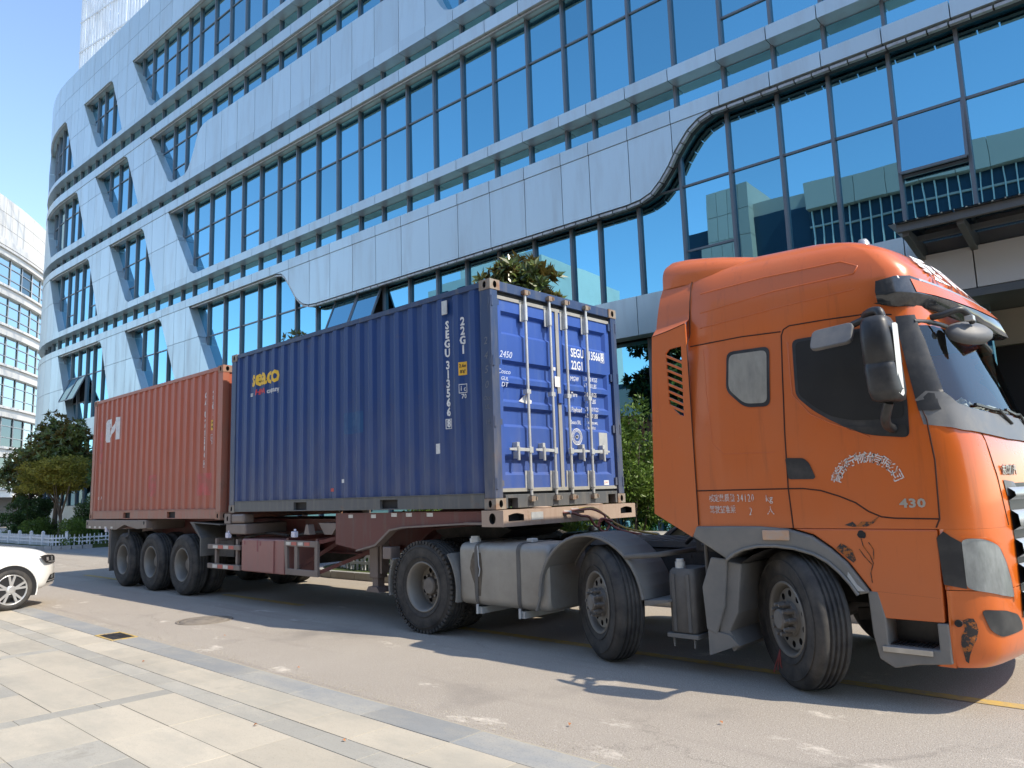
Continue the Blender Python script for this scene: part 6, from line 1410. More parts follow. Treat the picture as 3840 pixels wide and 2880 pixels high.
# fuel tank
M['tank'] = mat('dusty_aluminium', (.36,.345,.31), .45, .45, dirt=(.28,.255,.215), dirt_amt=.75, dscale=2.5, dlo=.3, dhi=.7)
for s in (0, 1):
    y0, y1 = (.0,.66) if s == 0 else (2*YC-.66, 2*YC)
    pr = rounded([(y0,.385),(y1,.385),(y1,1.06),(y0,1.06)], .10, 6); g = MB(); g.loft([[(x, YC+(y-YC) if 0 else (y0+y1)/2+(y-(y0+y1)/2)*k, .7225+(z-.7225)*k) for y, z in pr] for x, k in ((5.44,.90),(5.46,.97),(5.49,1.0),(6.71,1.0),(6.74,.97),(6.76,.90))]); tk = obj('fuel_tank', g, M['tank'], trk)
    for x in (5.73,6.36): g = MB(); pr2 = rounded([(y0-.006,.378),(y1+.006,.378),(y1+.006,1.067),(y0-.006,1.067)], .104, 6); g.loft([[(x+dx, y, z) for y, z in pr2] for dx in (-.025,.025)], caps=(False, False)); obj('tank_strap', g, M['mud'], tk)
    for x in (5.73,6.36): g = MB(); g.box(x-.03,x+.05,y0+.02 if s == 0 else y0+.1,y1,.30,.37); g.cyl((x, y0+.0 if s == 0 else y1,.30),(x, y0 if s == 0 else y1,.40), .016, 6); obj('tank_bracket', g, M['zinc'], tk)
    g = MB(); g.cyl((5.60,(y0+.12) if s == 0 else y1-.12,1.04),(5.60,(y0+.12) if s == 0 else y1-.12,1.10), .065, 16); g.cyl((5.60,(y0+.12) if s == 0 else y1-.12,1.10),(5.60,(y0+.12) if s == 0 else y1-.12,1.125), .05, 16); obj('filler_cap', g, M['zinc'], tk)
    if s == 0:
        M['stain'] = mat('diesel_stain', (.075,.06,.045), .35, dirt=(.2,.17,.13), dirt_amt=.4, dscale=14)
        g = MB(); g.add([(x, -.0015, z) for x, z in ((5.68,.955),(5.80,.955),(5.815,.86),(5.82,.75),(5.80,.6),(5.79,.49),(5.70,.49),(5.69,.62),(5.66,.68),(5.625,.78),(5.64,.86))], [tuple(range(11))]); obj('fuel_stain', g, M['stain'], tk)
        g = MB(); g.tube(curve([(5.765,-.012,1.03),(5.775,-.014,.9),(5.78,-.014,.82),(5.795,-.016,.77),(5.775,-.014,.70)]), .007, 6); obj('tie_wire', g, M['plate'], tk)
        g = MB(); g.box(6.32,6.40,.18,.28,1.062,1.105); obj('level_sender', g, M['zinc'], tk, bevel=.01)
# adblue tank
pr = rounded([(8.14,.02),(8.40,.02),(8.40,.42),(8.14,.42)], .05, 5)
g = MB(); g.loft([[(8.27+(x-8.27)*k, .22+(y-.22)*k, z) for x, y in pr] for z, k in ((.335,.92),(.35,1),(.80,1),(.86,.96),(.885,.85))]); ad_ = obj('additive_tank', g, M['mud'], trk)
g = MB(); g.cyl((8.23,.10,.87),(8.23,.10,.94), .045, 14); g.cyl((8.23,.10,.94),(8.23,.10,.965), .035, 14); obj('filler_cap', g, M['zinc'], ad_)
g = MB(); g.box(8.12,8.42,.0,.44,.30,.334); g.cyl((8.17,.03,.22),(8.17,.03,.30), .009, 6); g.cyl((8.37,.03,.22),(8.37,.03,.30), .009, 6); obj('tank_tray', g, M['mudl'], ad_)
for x in (8.20,8.345): g = MB(); g.box(x-.014,x+.014,.008,.0195,.35,.84); obj('tank_strap', g, M['mud'], ad_)
g = MB(); g.cyl((8.47,.15,.40),(8.47,.15,1.12), .018, 8); obj('stay_rod', g, M['mud'], trk)
# ------------------------------------------------------------------ white saloon car nosing onto the road
M['carpaint'] = mat('white_car_paint', (.80,.79,.75), .25, spec=.5, coat=.7, var=.01)
M['carblack'] = mat('car_black_trim', (.02,.02,.021), .4)
M['carglass'] = glassmat('car_glass', (.9,.95,1), (.22,.25,.26), .12)
M['alloy'] = mat('alloy_wheel', (.62,.62,.61), .3, .6, var=.05)
hd = R(97.5)   # heading of the car
car = thing('parked_car', 'white saloon car with alloy wheels nosing onto the road by the paving', 'car', (-2.40,-2.40,0))
car.rotation_euler = (0, 0, hd); ORG[car.name] = (0,0,0)
# local frame: x forward from the front axle, y to the left, near side at y = -.0 -> body from y=0 (right side) to 1.78
CWD = 1.78
TOP = [(-3.72,.62,.80),(-3.66,.95,.86),(-3.45,1.02,.93),(-3.0,1.06,.97),(-2.6,1.22,.86),(-2.1,1.42,.72),(-1.5,1.46,.70),(-1.0,1.40,.72),(-.55,1.20,.82),(-.18,1.03,.90),(.15,.99,.89),(.42,.95,.87),(.62,.885,.83),(.72,.82,.79),(.79,.69,.70),(.81,.55,.60)]
rings_ = []
for x, zt, wf in TOP:
    hw = CWD/2; belt = min(zt-.02, .92 if x < .2 else .92-(x-.2)*.32); e = 1-max(0, (x-.35)/.46)**2.2*.42 if x > .35 else (1-max(0, (-3.2-x)/.55)**2*.22 if x < -3.2 else 1)
    lowz = .20 if -3.5 < x < .6 else .27
    prof = [(hw*.86*e, lowz),(hw*.985*e, lowz+.10),(hw*1.0*e, .52 if zt > .6 else zt*.85),(hw*.985*e, min(.74, zt-.06)),(hw*.955*e, belt-.035),(hw*(.93 if zt > 1.05 else .90)*e, belt),(hw*(wf+.02)*e, max(belt+.005, zt-.05)),(hw*(wf-.12)*e, zt-.012),(hw*.35*e, zt),(0, zt+.004)]
    half = [(y, z) for y, z in prof]; full = [Vector((x, CWD/2-y, z)) for y, z in half]+[Vector((x, CWD/2+y, z)) for y, z in half[::-1][1:]]
    rings_.append(full)
g = MB(); g.loft(rings_); body = obj('body', g, M['carpaint'], car); body.modifiers.new('sub', 'SUBSURF').render_levels = 2
# wheels, arches
def car_wheel(x, y, out):
    r, h = .325, .105
    g = MB(); g.lathe([(.235,-h+.01),(.25,-h),(r-.05,-h-.004),(r-.012,-h+.025),(r,-h+.05),(r,h-.05),(r-.012,h-.025),(.235,h)], 48); ty = MB(); ty.v, ty.f, ty.m, ty.s = g.v, g.f, g.m, g.s
    rm = MB(); rm.lathe([(.236,-h+.008),(.228,-h+.0),(.218,-h+.012),(.205,-.02),(.20,.04)], 40); 
    for k in range(5):
        for dlt in (-.19,.19):
            a = 2*math.pi*k/5+.3; d0 = Vector((math.cos(a),0,math.sin(a)))*.045; d1 = Vector((math.cos(a+dlt),0,math.sin(a+dlt)))*.222
            rm.bar(d0+Vector((0,-h+.028,0)), d1+Vector((0,-h+.02,0)), .034, .03, up=(0,1,0))
    rm.lathe([(.075,-h+.045),(.07,-h+.015),(.04,-h+.008),(0,-h+.008)], 20)
    w_ = obj('wheel', rm, M['alloy'], car, org='local'); t2 = obj('tyre', ty, M['rubber'], w_, org='local'); dk = MB(); dk.lathe([(.2,.0),(.0,.0)], 30); d3 = obj('brake_disc', dk, M['carblack'], w_, org='local')
    w_.location = (x, y, .325)
    if out: w_.rotation_euler = (0, 0, math.pi)
for x in (0, -2.68): car_wheel(x, .075, 0); car_wheel(x, CWD-.075, 1)
for x in (0, -2.68):
    for y, s in ((-.006,1),(CWD+.006,-1)):
        g = MB(); A = [R(-18+216*i/24) for i in range(25)]; o_ = [(x+.385*math.cos(a), .325+.385*math.sin(a)) for a in A]
        g.prism([p for p in o_ if p[1] > .19], 'y', y, y+s*.016); obj('wheel_arch', g, M['carblack'], car)
        g = MB(); g.tube([(px_, y-s*.002, pz) for px_, pz in o_ if pz > .2], .012, 6); obj('arch_lip', g, M['carpaint'], car)
# headlight, fog intake, lip
def carpatch(name, pts, y, m_, par, th=.012): g = MB(); g.prism(pts, 'y', y, y+th); return obj(name, g, m_, par, bevel=.003)
def cside(x): # y of the near side at the front corner
    return .89-.89*(1-max(0, (x-.35)/.46)**2.2*.42)
def bent(name, pts, m_, par, lift=.006):
    bm = bmesh.new(); f = bm.faces.new([bm.verts.new((p[0],0,p[1])) for p in pts])
    for k in range(1, 12): bmesh.ops.bisect_plane(bm, geom=bm.verts[:]+bm.edges[:]+bm.faces[:], plane_co=(.36+k*.04,0,0), plane_no=(1,0,0))
    for v in bm.verts: v.co.y = cside(v.co.x)+(.03 if v.co.z > .8 else 0)-lift
    me = bpy.data.meshes.new(name); bm.to_mesh(me); bm.free(); me.materials.append(m_); o = bpy.data.objects.new(name, me); COL.objects.link(o); o.parent = par; return o
hl_ = bent('headlight', [(.41,.81),(.50,.83),(.70,.815),(.745,.77),(.765,.69),(.62,.69),(.51,.70)], M['carblack'], car, .008)
for cx_, cz_ in ((.55,.765),(.655,.765)): bent('lamp', [(cx_-.025,cz_-.035),(cx_+.025,cz_-.03),(cx_+.025,cz_+.035),(cx_-.02,cz_+.04)], M['chromed'], hl_, .011)
bent('lamp_trim', [(.56,.71),(.75,.70),(.75,.715),(.57,.725)], M['alloy'], hl_, .011)
fi = bent('fog_intake', [(.53,.375),(.62,.50),(.775,.515),(.77,.39)], M['carblack'], car, .010)
bent('fog_lamp', [(.635,.44),(.65,.49),(.72,.495),(.71,.44)], M['chromed'], fi, .013); bent('intake_blade', [(.56,.40),(.77,.405),(.77,.42),(.57,.415)], M['alloy'], fi, .013)
g = MB(); g.loft([[Vector((x, y, z)) for x, z in ((.45,.25),(.78-.0,.33),(.80,.355),(.45,.37))] for y in (.42,.7,1.08,1.36)], sm=False); obj('front_lip', g, M['carpaint'], car, bevel=.01)
for y0, s in ((.0,1),(CWD,-1)):
    g = MB(); g.prism([(-2.55,1.0),(-2.0,1.33),(-1.2,1.36),(-.75,1.2),(-.45,.99)], 'y', y0+s*.085, y0+s*.10); obj('side_window', g, M['carglass'], car)
g = MB(); g.box(.82,.826,.45,1.33,.40,.62); obj('grille', g, M['carblack'], car)
# ------------------------------------------------------------------ vegetation
def leafmat(name, c, c2, rough=.45, trans=.35, back=None):
    m, t, b, o = nodes(name); P(b, rough, spec=.4)
    col = mixc(t, c, c2, ramp(t, noise(t, 1.6, 4, .6), .3, .72)); 
    gm = N(t, 'ShaderNodeNewGeometry'); rn = N(t, 'ShaderNodeHueSaturation'); mr = N(t, 'ShaderNodeMapRange'); mr.inputs[3].default_value = .6; mr.inputs[4].default_value = 1.45
    t.links.new(gm.outputs['Random Per Island'], mr.inputs[0]); t.links.new(mr.outputs[0], rn.inputs['Value']); t.links.new(col, rn.inputs['Color']); col = rn.outputs[0]
    if back: col = mixc(t, col, back, gm.outputs['Backfacing'])
    t.links.new(col, b.inputs['Base Color'])
    tr = N(t, 'ShaderNodeBsdfTranslucent'); t.links.new(col, tr.inputs['Color']); mx = N(t, 'ShaderNodeMixShader'); mx.inputs[0].default_value = trans
    t.links.new(b.outputs[0], mx.inputs[1]); t.links.new(tr.outputs[0], mx.inputs[2]); t.links.new(mx.outputs[0], o.inputs[0]); return m
M['hedge'] = leafmat('hedge_leaf', (.06,.12,.022), (.17,.25,.045))
M['magn'] = leafmat('magnolia_leaf', (.05,.09,.025), (.15,.17,.045), .2, .25, (.15,.115,.035))
M['yell'] = leafmat('olive_leaf', (.17,.19,.03), (.32,.27,.05), .5, .4)
M['darkleaf'] = leafmat('dark_leaf', (.04,.08,.025), (.09,.16,.045))
M['bark'] = mat('bark', (.13,.105,.08), .85, var=.3, scale=8, bmp=.5, bscale=25)
vr = random.Random(11)
def leaf(mb, p, d, up, L, W_, fold=.15):
    d = d.normalized(); s = d.cross(up)
    if s.length < 1e-3: s = d.cross(Vector((1,0,0)))
    s.normalize(); u = s.cross(d)
    b = len(mb.v); q = p+d*L*.45
    mb.v += [tuple(p), tuple(q+s*W_/2+u*L*fold*.4), tuple(p+d*L-u*L*fold*.3), tuple(q-s*W_/2+u*L*fold*.4)]; mb.f += [(b,b+1,b+2),(b,b+2,b+3)]; mb.m += [0,0]; mb.s += [False, False]
def rdir(): 
    z = vr.uniform(-1, 1); a = vr.uniform(0, 6.283); r = math.sqrt(1-z*z); return Vector((r*math.cos(a), r*math.sin(a), z))
def foliage(clumps, n, L, W_, whorl=1, rim=.55, droop=0, flat=1.):
    """leaves spread through ellipsoidal clumps [(centre, (rx,ry,rz))], denser towards the rim"""
    mb = MB(); tot = sum(c[1][0]*c[1][1] for c in clumps)
    for c, r in clumps:
        k = int(n*r[0]*r[1]/tot)
        for _ in range(max(1, k//whorl)):
            d = rdir(); f = rim+(1-rim)*math.sqrt(vr.random()) if vr.random() < .8 else vr.random()
            p = Vector((c[0]+d.x*r[0]*f, c[1]+d.y*r[1]*f, c[2]+d.z*r[2]*f)); ax = (d+Vector((0,0,.5))+rdir()*.5).normalized()
            if whorl > 1:
                a0 = vr.random()*6.28; t1 = ax.orthogonal().normalized(); t2 = ax.cross(t1)
                for w_ in range(whorl):
                    a = a0+w_*6.283/whorl+vr.uniform(-.3,.3); dd = (t1*math.cos(a)+t2*math.sin(a))+ax*vr.uniform(.25,.9); leaf(mb, p, dd, ax, L*vr.uniform(.7,1.2), W_*vr.uniform(.8,1.15))
            else:
                dd = (ax+rdir()*.9+Vector((0,0,-droop))); dd.z *= flat; leaf(mb, p, dd, rdir(), L*vr.uniform(.6,1.3), W_*vr.uniform(.7,1.2))
    return mb
def trunk(base, top, r0, r1, limbs, n=7):
    mb = MB(); b, t = Vector(base), Vector(top); pts = [b+(t-b)*i/n+Vector((vr.uniform(-.04,.04), vr.uniform(-.04,.04), 0))*(1 if 0 < i else 0) for i in range(n+1)]
    mb.tube(pts, [r0+(r1-r0)*i/n for i in range(n+1)], 8)
    for (f, e, r) in limbs:
        s = b+(t-b)*f; e = Vector(e); m_ = (s+e)/2+Vector((0,0,-.08)); mb.tube([s, m_, e], [r, r*.75, r*.35], 6)
    return mb
def tree(name, label, cat, base, clumps, n, L, W_, lm, top, r0=.09, whorl=1, group=None, **k):
    t = thing(name, label, cat, base, group); obj('crown', foliage(clumps, n, L, W_, whorl, **k), lm, t, fix=False)
    limbs = [(vr.uniform(.3,.85), tuple(Vector(c)-Vector((0,0,r[2]*.3))), r0*.4) for c, r in clumps[:9]]
    obj('trunk', trunk(base, top, r0, r0*.35, limbs), M['bark'], t); return t
def clump_cloud(c, R_, n, r0, r1, sq=1):
    out = []
    for _ in range(n):
        d = rdir(); f = vr.random()**.5; rr = vr.uniform(r0, r1); out.append(((c[0]+d.x*R_[0]*f, c[1]+d.y*R_[1]*f, c[2]+d.z*R_[2]*f), (rr, rr, rr*.8*sq)))
    return out
tree('magnolia_tree', 'glossy magnolia tree standing behind the blue container, its top above the container roof', 'tree', (1.85,5.3,.1), clump_cloud((1.85,5.2,4.7), (1.0,.9,1.35), 26, .25,.5)+[((1.95,5.0,6.0),(.5,.4,.25)),((1.4,5.0,5.85),(.5,.4,.28)),((2.45,5.0,5.8),(.45,.35,.28)),((1.9,5.0,5.6),(.9,.5,.4))], 5600, .24, .095, M['magn'], (1.9,5.3,5.4), whorl=7)
tree('magnolia_tree', 'magnolia tree by the driveway with only its tip showing over the blue container', 'tree', (-6.3,5.3,.1), clump_cloud((-6.3,5.2,4.5), (.9,.8,1.2), 20, .25,.5)+[((-6.35,5.1,5.85),(.4,.4,.3))], 2600, .19, .075, M['magn'], (-6.3,5.3,5.4), whorl=7)
tree('magnolia_tree', 'tall dark magnolia tree behind the white fence at the curved end of the office block', 'tree', (-26.0,5.0,.1), clump_cloud((-25.7,5.0,4.0), (1.9,1.1,1.2), 40, .35,.7)+[((-26.1,4.9,5.5),(.45,.45,.4)),((-26.3,4.9,5.15),(.6,.5,.4)),((-24.3,4.9,4.9),(.7,.5,.45))], 9000, .24, .10, M['magn'], (-25.8,5.0,5.3), .12, whorl=7)
tree('magnolia_tree', 'broad magnolia tree between the white fence and the far pale building', 'tree', (-30.8,5.3,.1), clump_cloud((-31.0,5.3,3.2), (2.2,1.2,1.1), 34, .35,.7), 6500, .24, .10, M['magn'], (-30.8,5.3,4.0), .11, whorl=7)
yc_ = [((-24.6+vr.uniform(-2.6,2.6), 4.5+vr.uniform(-.7,.5), 2.75+vr.uniform(-.5,.75)), (vr.uniform(.5,.9), vr.uniform(.4,.6), vr.uniform(.14,.24))) for _ in range(46)]
tree('maple_tree', 'small spreading tree with yellowish olive leaves behind the white fence', 'tree', (-24.3,4.7,.1), yc_, 15000, .13, .07, M['yell'], (-24.2,4.7,2.8), .07, droop=.3, flat=.6)
tree('maple_tree', 'slender leafy tree between the maple and the red container end', 'tree', (-20.9,5.6,.1), clump_cloud((-20.9,5.5,2.3), (.6,.6,1.5), 20, .25,.5), 5200, .12, .06, M['darkleaf'], (-20.9,5.6,3.3), .04)
def shrub(label, x, y, h, r, n, lm, L=.075, name='shrub', seed=0, tall=0, group=None):
    cl = []
    for _ in range(int(18+r*14)):
        a = vr.random()*6.28; f = vr.random()**.5*r; z = vr.random()**.8*h; k = 1-.45*(z/h); cl.append(((x+f*math.cos(a)*k, y+f*math.sin(a)*k*.8, .25+z*.9), (vr.uniform(.16,.32),)*3))
    for _ in range(tall): cl.append(((x+vr.uniform(-r,r)*.7, y+vr.uniform(-.2,.2), h+vr.uniform(0,.35)), (.10,.10,.22)))
    t = thing(name, label, 'shrub', (x, y, .12), group); obj('foliage', foliage(cl, n, L, L*.5, 1, rim=.4), lm, t, fix=False)
    g = MB()
    for k in range(6): a = k*1.05+vr.random(); g.tube([(x, y, .1), (x+r*.3*math.cos(a), y+r*.3*math.sin(a), h*.45), (x+r*.6*math.cos(a), y+r*.5*math.sin(a), h*.9)], [.02,.014,.005], 5)
    obj('stem', g, M['bark'], t); return t
shrub('tall loose green shrub filling the gap between blue container and orange cab', 5.05, 4.0, 2.55, .85, 11000, M['hedge'], tall=9)
shrub('rounded green shrub beside the tall loose one, seen below the cab fairing', 6.5, 4.2, 1.8, .8, 7500, M['hedge'], tall=4)
shrub('low green shrub behind the lorry fuel tank, seen under the container edge', 3.5, 4.1, 1.7, .75, 6500, M['hedge'], tall=3)
shrub('low green shrub behind the trailer gooseneck, lit at its top', 1.9, 4.0, 1.35, .7, 5000, M['hedge'], tall=3)
shrub('green shrub behind the trailer landing legs', .2, 4.1, 1.2, .7, 4200, M['hedge'])
shrub('green shrub behind the orange cab, close to the entrance canopy', 8.3, 4.6, 1.6, .8, 4500, M['hedge'], tall=3)
shrub('dark dense shrub behind the white fence below the broad magnolia', -29.5, 4.9, 1.9, 1.5, 8500, M['darkleaf'], .12)
shrub('dark leafy shrub against the panelled base of the curved office block end', -22.2, 5.2, 1.5, 1.0, 6500, M['darkleaf'], .10, tall=4)
shrub('mid green shrub beside the fence corner, left of the red container', -21.6, 4.6, .8, .9, 6000, M['hedge'], .08)
shrub('dark green shrub behind the fence under the olive tree', -26.6, 4.7, .75, 1.3, 7000, M['hedge'], .09)
# ground cover: low leaves on both lawns
def cover(name, label, x0, x1, y0, y1, n, h, lm, L):
    mb = MB()
    for _ in range(n):
        x, y = vr.uniform(x0, x1), vr.uniform(y0, y1); k = .5+.5*mnoise.noise(Vector((x*.8, y*.8, 3))); leaf(mb, Vector((x, y, .12+vr.random()*h*(.4+k))), rdir()+Vector((0,0,.6)), rdir(), L*vr.uniform(.6,1.3), L*.45)
    o = obj(name, mb, lm, fix=False); tag(o, label, 'ground cover', kind='stuff')
cover('ground_cover', 'low green ground cover on the lawn behind the white fence on the left', -36, -20.9, 3.85, 6.3, 26000, .28, M['hedge'], .11)
cover('ground_cover', 'low green ground cover on the lawn behind the lorry', -2.6, 12, 3.75, 7.6, 22000, .22, M['hedge'], .08)
# ------------------------------------------------------------------ white picket fences
M['fence'] = mat('white_fence', (.74,.77,.80), .5, dirt=(.4,.4,.36), dirt_amt=.3)
def fence(label, path, z0=.13):
    pts = []; 
    for a, b in zip(path[:-1], path[1:]):
        k = max(1, int(math.dist(a, b)/.05))
        for i in range(k): pts.append((a[0]+(b[0]-a[0])*i/k, a[1]+(b[1]-a[1])*i/k))
    pts.append(path[-1]); t = thing('picket_fence', label, 'fence', (path[0][0], path[0][1], z0)); org = Vector(ORG[t.name])
    g = MB(); w_ = .022; g.add([(-w_,-.012,0),(w_,-.012,0),(w_,.012,0),(-w_,.012,0),(-w_,-.012,.38),(w_,-.012,.38),(w_,.012,.38),(-w_,.012,.38),(0,0,.43)], [(0,1,5,4),(1,2,6,5),(2,3,7,6),(3,0,4,7),(4,5,8),(5,6,8),(6,7,8),(7,4,8)]); pm = mesh_of(g, 'picket', M['fence'])
    g = MB(); w_ = .05; g.box(-w_,w_,-w_,w_,0,.50); g.lathe([(.065,.50),(.065,.515),(.03,.55),(0,.56)], 10, 0, 'z'); qm = mesh_of(g, 'post', M['fence'])
    acc = 0; nxt = 0; npost = 0; dist = 0
    for a, b in zip(pts[:-1], pts[1:]):
        d = math.dist(a, b); dist += d
        if dist >= nxt:
            ang = math.atan2(b[1]-a[1], b[0]-a[0]); o = bpy.data.objects.new('post' if npost % 11 == 0 else 'picket', qm if npost % 11 == 0 else pm); COL.objects.link(o); o.parent = t; o.location = Vector((a[0], a[1], z0))-org; o.rotation_euler = (0,0,ang); npost += 1; nxt += .14
    seg = pts[::6]+[pts[-1]]
    for z in (.14,.28):
        g = MB()
        for a, b in zip(seg[:-1], seg[1:]): g.bar((a[0],a[1],z0+z), (b[0],b[1],z0+z), .018, .055)
        obj('rail', g, M['fence'], t)
fence('low white picket fence around the planted corner left of the trailer', [(-38,3.62),(-26,3.62)]+arcpts(-20.95-1.1,3.66+1.1,1.1,-90,0,8)+[(-20.95,5.6)])
fence('low white picket fence on the kerb behind the lorry, glimpsed under the trailer', arcpts(-1.5,4.8,1.3,170,270,6)+[(12,3.75)])
# ------------------------------------------------------------------ far round pale building at the left
M['pale'] = mat('pale_cladding', (.66,.64,.60), .55, var=.06, scale=.5, rnd_amt=.04, dirt=(.45,.43,.4), dirt_amt=.3, dscale=.4)
M['farglass'] = glassmat('far_glass', (.6,.72,.75), (.25,.30,.30), .25)
fb_ = thing('far_building', 'pale round-fronted building with window bands beyond the trees', 'building', (-90,-20,0))
FCX, FCY, FR = -101.6, -35.0, 60.0
def fpt(a, z, r=FR): return Vector((FCX+r*math.cos(a), FCY+r*math.sin(a), z))
A0, A1 = R(43), R(78)
def fband(mb, z0, z1, r0, r1, a0=A0, a1=A1, n=48):
    rows_ = [[fpt(a0+(a1-a0)*i/n, z, r) for i in range(n+1)] for z, r in ((z0,r0),(z0,r1),(z1,r1),(z1,r0))]; rows_.append(rows_[0]); mb.grid(rows_, sm=False)
FZ = [(28.7,24.6),(24.0,23.3),(20.75,19.9),(17.37,16.45),(13.92,12.95),(10.33,9.45),(6.9,6.0),(3.4,2.6)]
g = MB(); fband(g, .1, 24.2, FR-3.0, FR-2.8); obj('core_wall', g, mat('far_interior', (.12,.12,.12), .9), fb_)
for i, (zt, zb) in enumerate(FZ):
    if i == 0:
        # parapet in panels
        ncol = 34
        for k in range(ncol):
            a0 = A0+(A1-A0)*k/ncol; a1 = A0+(A1-A0)*(k+1)/ncol
            for z0, z1 in ((24.75,26.0),(26.0,27.3),(27.3,28.7)):
                p = [fpt(a0+.0004,z0+.02,FR-.4),fpt(a1-.0004,z0+.02,FR-.4),fpt(a1-.0004,z1-.02,FR-.4),fpt(a0+.0004,z1-.02,FR-.4)]; nn = Vector((math.cos(a0),math.sin(a0),0))*.1
                g = MB(); g.add(p+[q-nn for q in p], [(0,1,2,3),(0,4,5,1),(1,5,6,2),(2,6,7,3),(3,7,4,0)])
                if k < 24: obj('parapet_panel', g, M['pale'], fb_)
        g = MB(); fband(g, 24.7, 28.65, FR-.9, FR-.55); obj('parapet_wall', g, M['pale'], fb_)
        continue
    g = MB(); fband(g, zb, zt-.22, FR-.6, FR); obj('floor_band', g, M['pale'], fb_); g = MB(); fband(g, zt-.20, zt, FR-.6, FR+.18); obj('sill_band', g, M['pale'], fb_)
g = MB(); fband(g, 24.1, 24.68, FR-.6, FR+.15); obj('cornice', g, M['pale'], fb_)
nb = 17
for i in range(1, len(FZ)-1):
    z1_, z0_ = FZ[i][1], FZ[i+1][0]
    for k in range(0, 12):
        a0 = A0+(A1-A0)*k/nb; a1 = A0+(A1-A0)*(k+1)/nb
        g = MB(); g.add([fpt(a0,z0_,FR-.35),fpt(a1,z0_,FR-.35),fpt(a1,z1_,FR-.35),fpt(a0,z1_,FR-.35)], [(0,1,2,3)]); wn_ = obj('window', g, M['farglass'], fb_)
        g = MB(); g.bar(fpt(a0,z0_,FR-.3), fpt(a0,z1_,FR-.3), .08, .14); obj('mullion', g, M['silver'], wn_)
        for f in (.33,.72): g = MB(); zz = z0_+(z1_-z0_)*f; g.bar(fpt(a0,zz,FR-.3), fpt(a1,zz,FR-.3), .06, .06); obj('transom', g, M['silver'], wn_)
        if vr.random() < .45:
            n_ = 10; c_ = M['curtain'] if vr.random() < .5 else M['drape']; rows_ = [[fpt(a0+(a1-a0)*j/n_, z, FR-.7-.08*(j % 2)) for j in range(n_+1)] for z in (z0_, z1_)]; g = MB(); g.grid(rows_, sm=False); obj('curtain', g, c_, wn_)
g = MB(); fband(g, 24.45, 24.6, FR-14, FR-.6); obj('roof', g, M['pale'], fb_)
g = MB(); fband(g, .1, 24.4, FR-14, FR-13.7); obj('rear_wall', g, M['pale'], fb_)
for a_ in (A0, A1):
    g = MB(); g.bar(fpt(a_, 14.3, FR-13.7), fpt(a_, 14.3, FR-.1), .3, 28.6); obj('end_wall', g, M['pale'], fb_)
g = MB(); ca = R(48.2); g.bar(fpt(ca,24.9,FR+.05), fpt(ca-.004,28.0,FR-.2), .25, .3); obj('drain_pipe', g, M['rail'], fb_)
g = MB()
for k in range(14): a = R(45.6)+k*.0042; g.bar(fpt(a,25.5,FR-.28), fpt(a,26.1,FR-.28), .13, .05)
o = obj('vent_slots', g, M['dark'], fb_); o['kind'] = 'stuff'
g = MB(); c = fpt(R(46.8), 29.6, FR-4); g.obox(c, (.6,1.6,0), (.15,-.05,0), (0,0,.7)); tag(obj('roof_sign', g, mat('red_white_sign', (.62,.22,.18), .5, dirt=(.75,.7,.66), dirt_amt=1, dscale=1.2)), 'small red and white rooftop sign on the pale round building', 'sign')
# ------------------------------------------------------------------ buildings across the street behind the photographer (seen only as reflections)
M['opp'] = mat('opposite_panel', (.46,.38,.33), .5, var=.06, scale=.4, rnd_amt=.06)
M['oppglass'] = mat('opposite_glass', (.02,.045,.075), .3, spec=.3, var=.3, scale=.3)
op = thing('opposite_building', 'grey panelled office building across the street, mirrored in the office glass', 'building', (0,-34,0))
def oblock(x0, x1, y0, y1, z1, name='wall', m_='opp'):
    g = MB(); g.box(x0, x1, y0, y1, .0, z1); return obj(name, g, M[m_], op)
oblock(-7.9,-4.3,-45,-29,21.3); oblock(-4.2,60,-45,-28.6,19.8, 'core', 'oppglass'); oblock(-13,-11,-45,-28.7,20.3,'wing','oppglass'); oblock(-150,-13.01,-45,-33,10.5,'wing','oppglass')  # long low wing is added so the ground-floor panes mirror something dark
for k in range(30): g = MB(); g.box(-150+k*4.55,-146.4+k*4.55,-32.99,-32.6,.0,10.0 if k % 3 else 11.5); obj('pier', g, M['opp'], op)
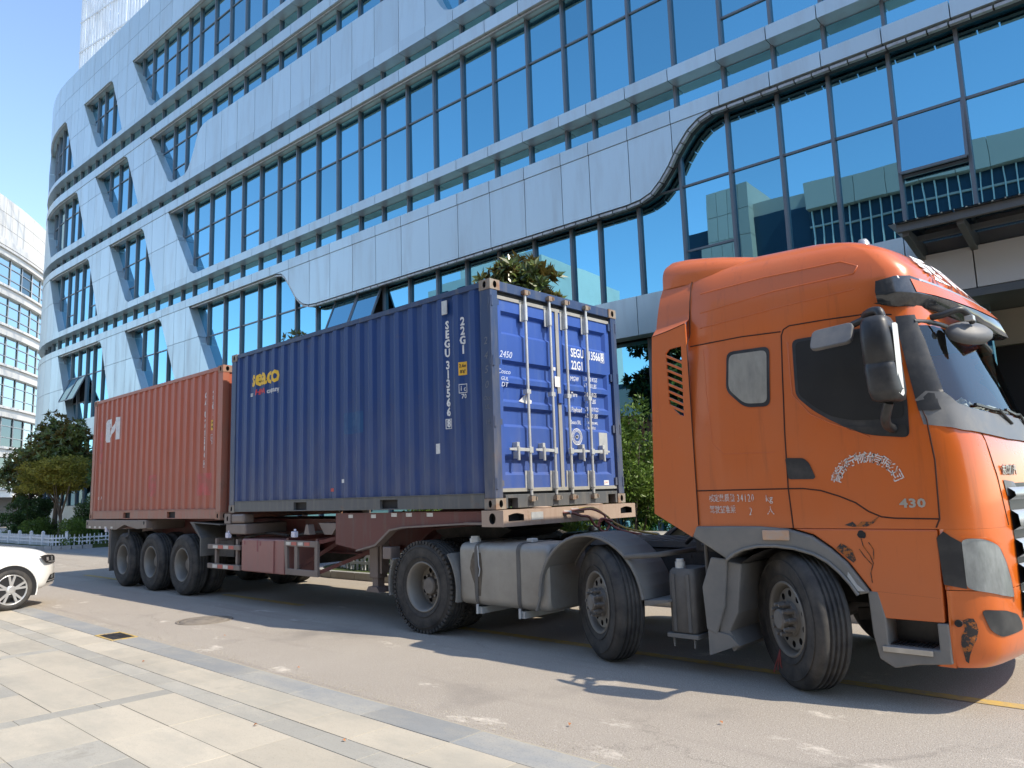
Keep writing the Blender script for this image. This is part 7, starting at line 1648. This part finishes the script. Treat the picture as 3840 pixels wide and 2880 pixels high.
# stair tower in stone courses
for k in range(12):
    for j in range(4): g = MB(); g.box(-10.9+j*.8,-10.13+j*.8,-36,-28,1.9*k+.02,1.9*k+1.88); obj('stone_panel', g, M['opp'], op)
oblock(-10.85,-7.75,-35.9,-28.06,22.7,'tower_core')
for k in range(26):
    x = -4.2+k*1.9
    for z0, z1 in ((19.75,21.6),): g = MB(); g.box(x, x+1.87, -28.9, -28, z0, z1); obj('parapet_panel', g, M['opp'], op)
for k in range(40):
    x = -4.0+k*.62; g = MB(); g.box(x, x+.07, -28.58, -28.4, 2, 19.7); obj('mullion', g, M['pale'], op)
for z in (5.0,8.6,12.2,15.8,18.6):
    g = MB(); g.box(-4.2,60,-28.59,-28.45,z,z+(.5 if z < 18 else .12)); obj('floor_band', g, M['opp'], op)
    g = MB(); g.box(-7.9,-4.3,-28.99,-28.9,z-2.6,z+.7 if z < 18 else z+1.7); obj('window', g, M['oppglass'], op)
ow = thing('opposite_building', 'white stepped building further along the street, mirrored in the office glass', 'building', (-48,-50,0))
g = MB(); g.box(-54,-36,-60,-42,0,27.0); obj('wall', g, M['pale'], ow)
for k in range(6):
    for j in range(4): g = MB(); g.box(-53+j*4.4,-50.2+j*4.4,-41.99,-41.8,3.2+k*4.1,5.4+k*4.1); obj('window', g, M['oppglass'], ow)
g = MB(); g.box(-50,-42,-56,-44,27,29.5); obj('roof_block', g, M['pale'], ow)
# a few fallen leaves and scraps on the road
M['dryleaf'] = mat('dry_leaf', (.35,.14,.05), .8, var=.3, scale=30)
for (x, y, a) in ((5.2,-1.9,.3),(6.6,-3.1,1.3),(8.4,-1.75,2.0),(2.9,-1.5,.8),(7.4,-2.9,.2),(3.6,-2.7,1.9),(9.2,-1.1,2.5)):
    g = MB(); c, s = math.cos(a), math.sin(a); L_ = .035; pts = [(0,0,.012),(L_*.5,.012,.028),(L_,0,.014),(L_*.5,-.012,.024)]
    g.add([(x+px_*c-py_*s, y+px_*s+py_*c, pz) for px_, py_, pz in pts], [(0,1,2,3)]); tag(obj('fallen_leaf', g, M['dryleaf']), 'small dry brown leaf lying on the ground in front of the lorry', 'leaf', 'fallen leaves by the road')
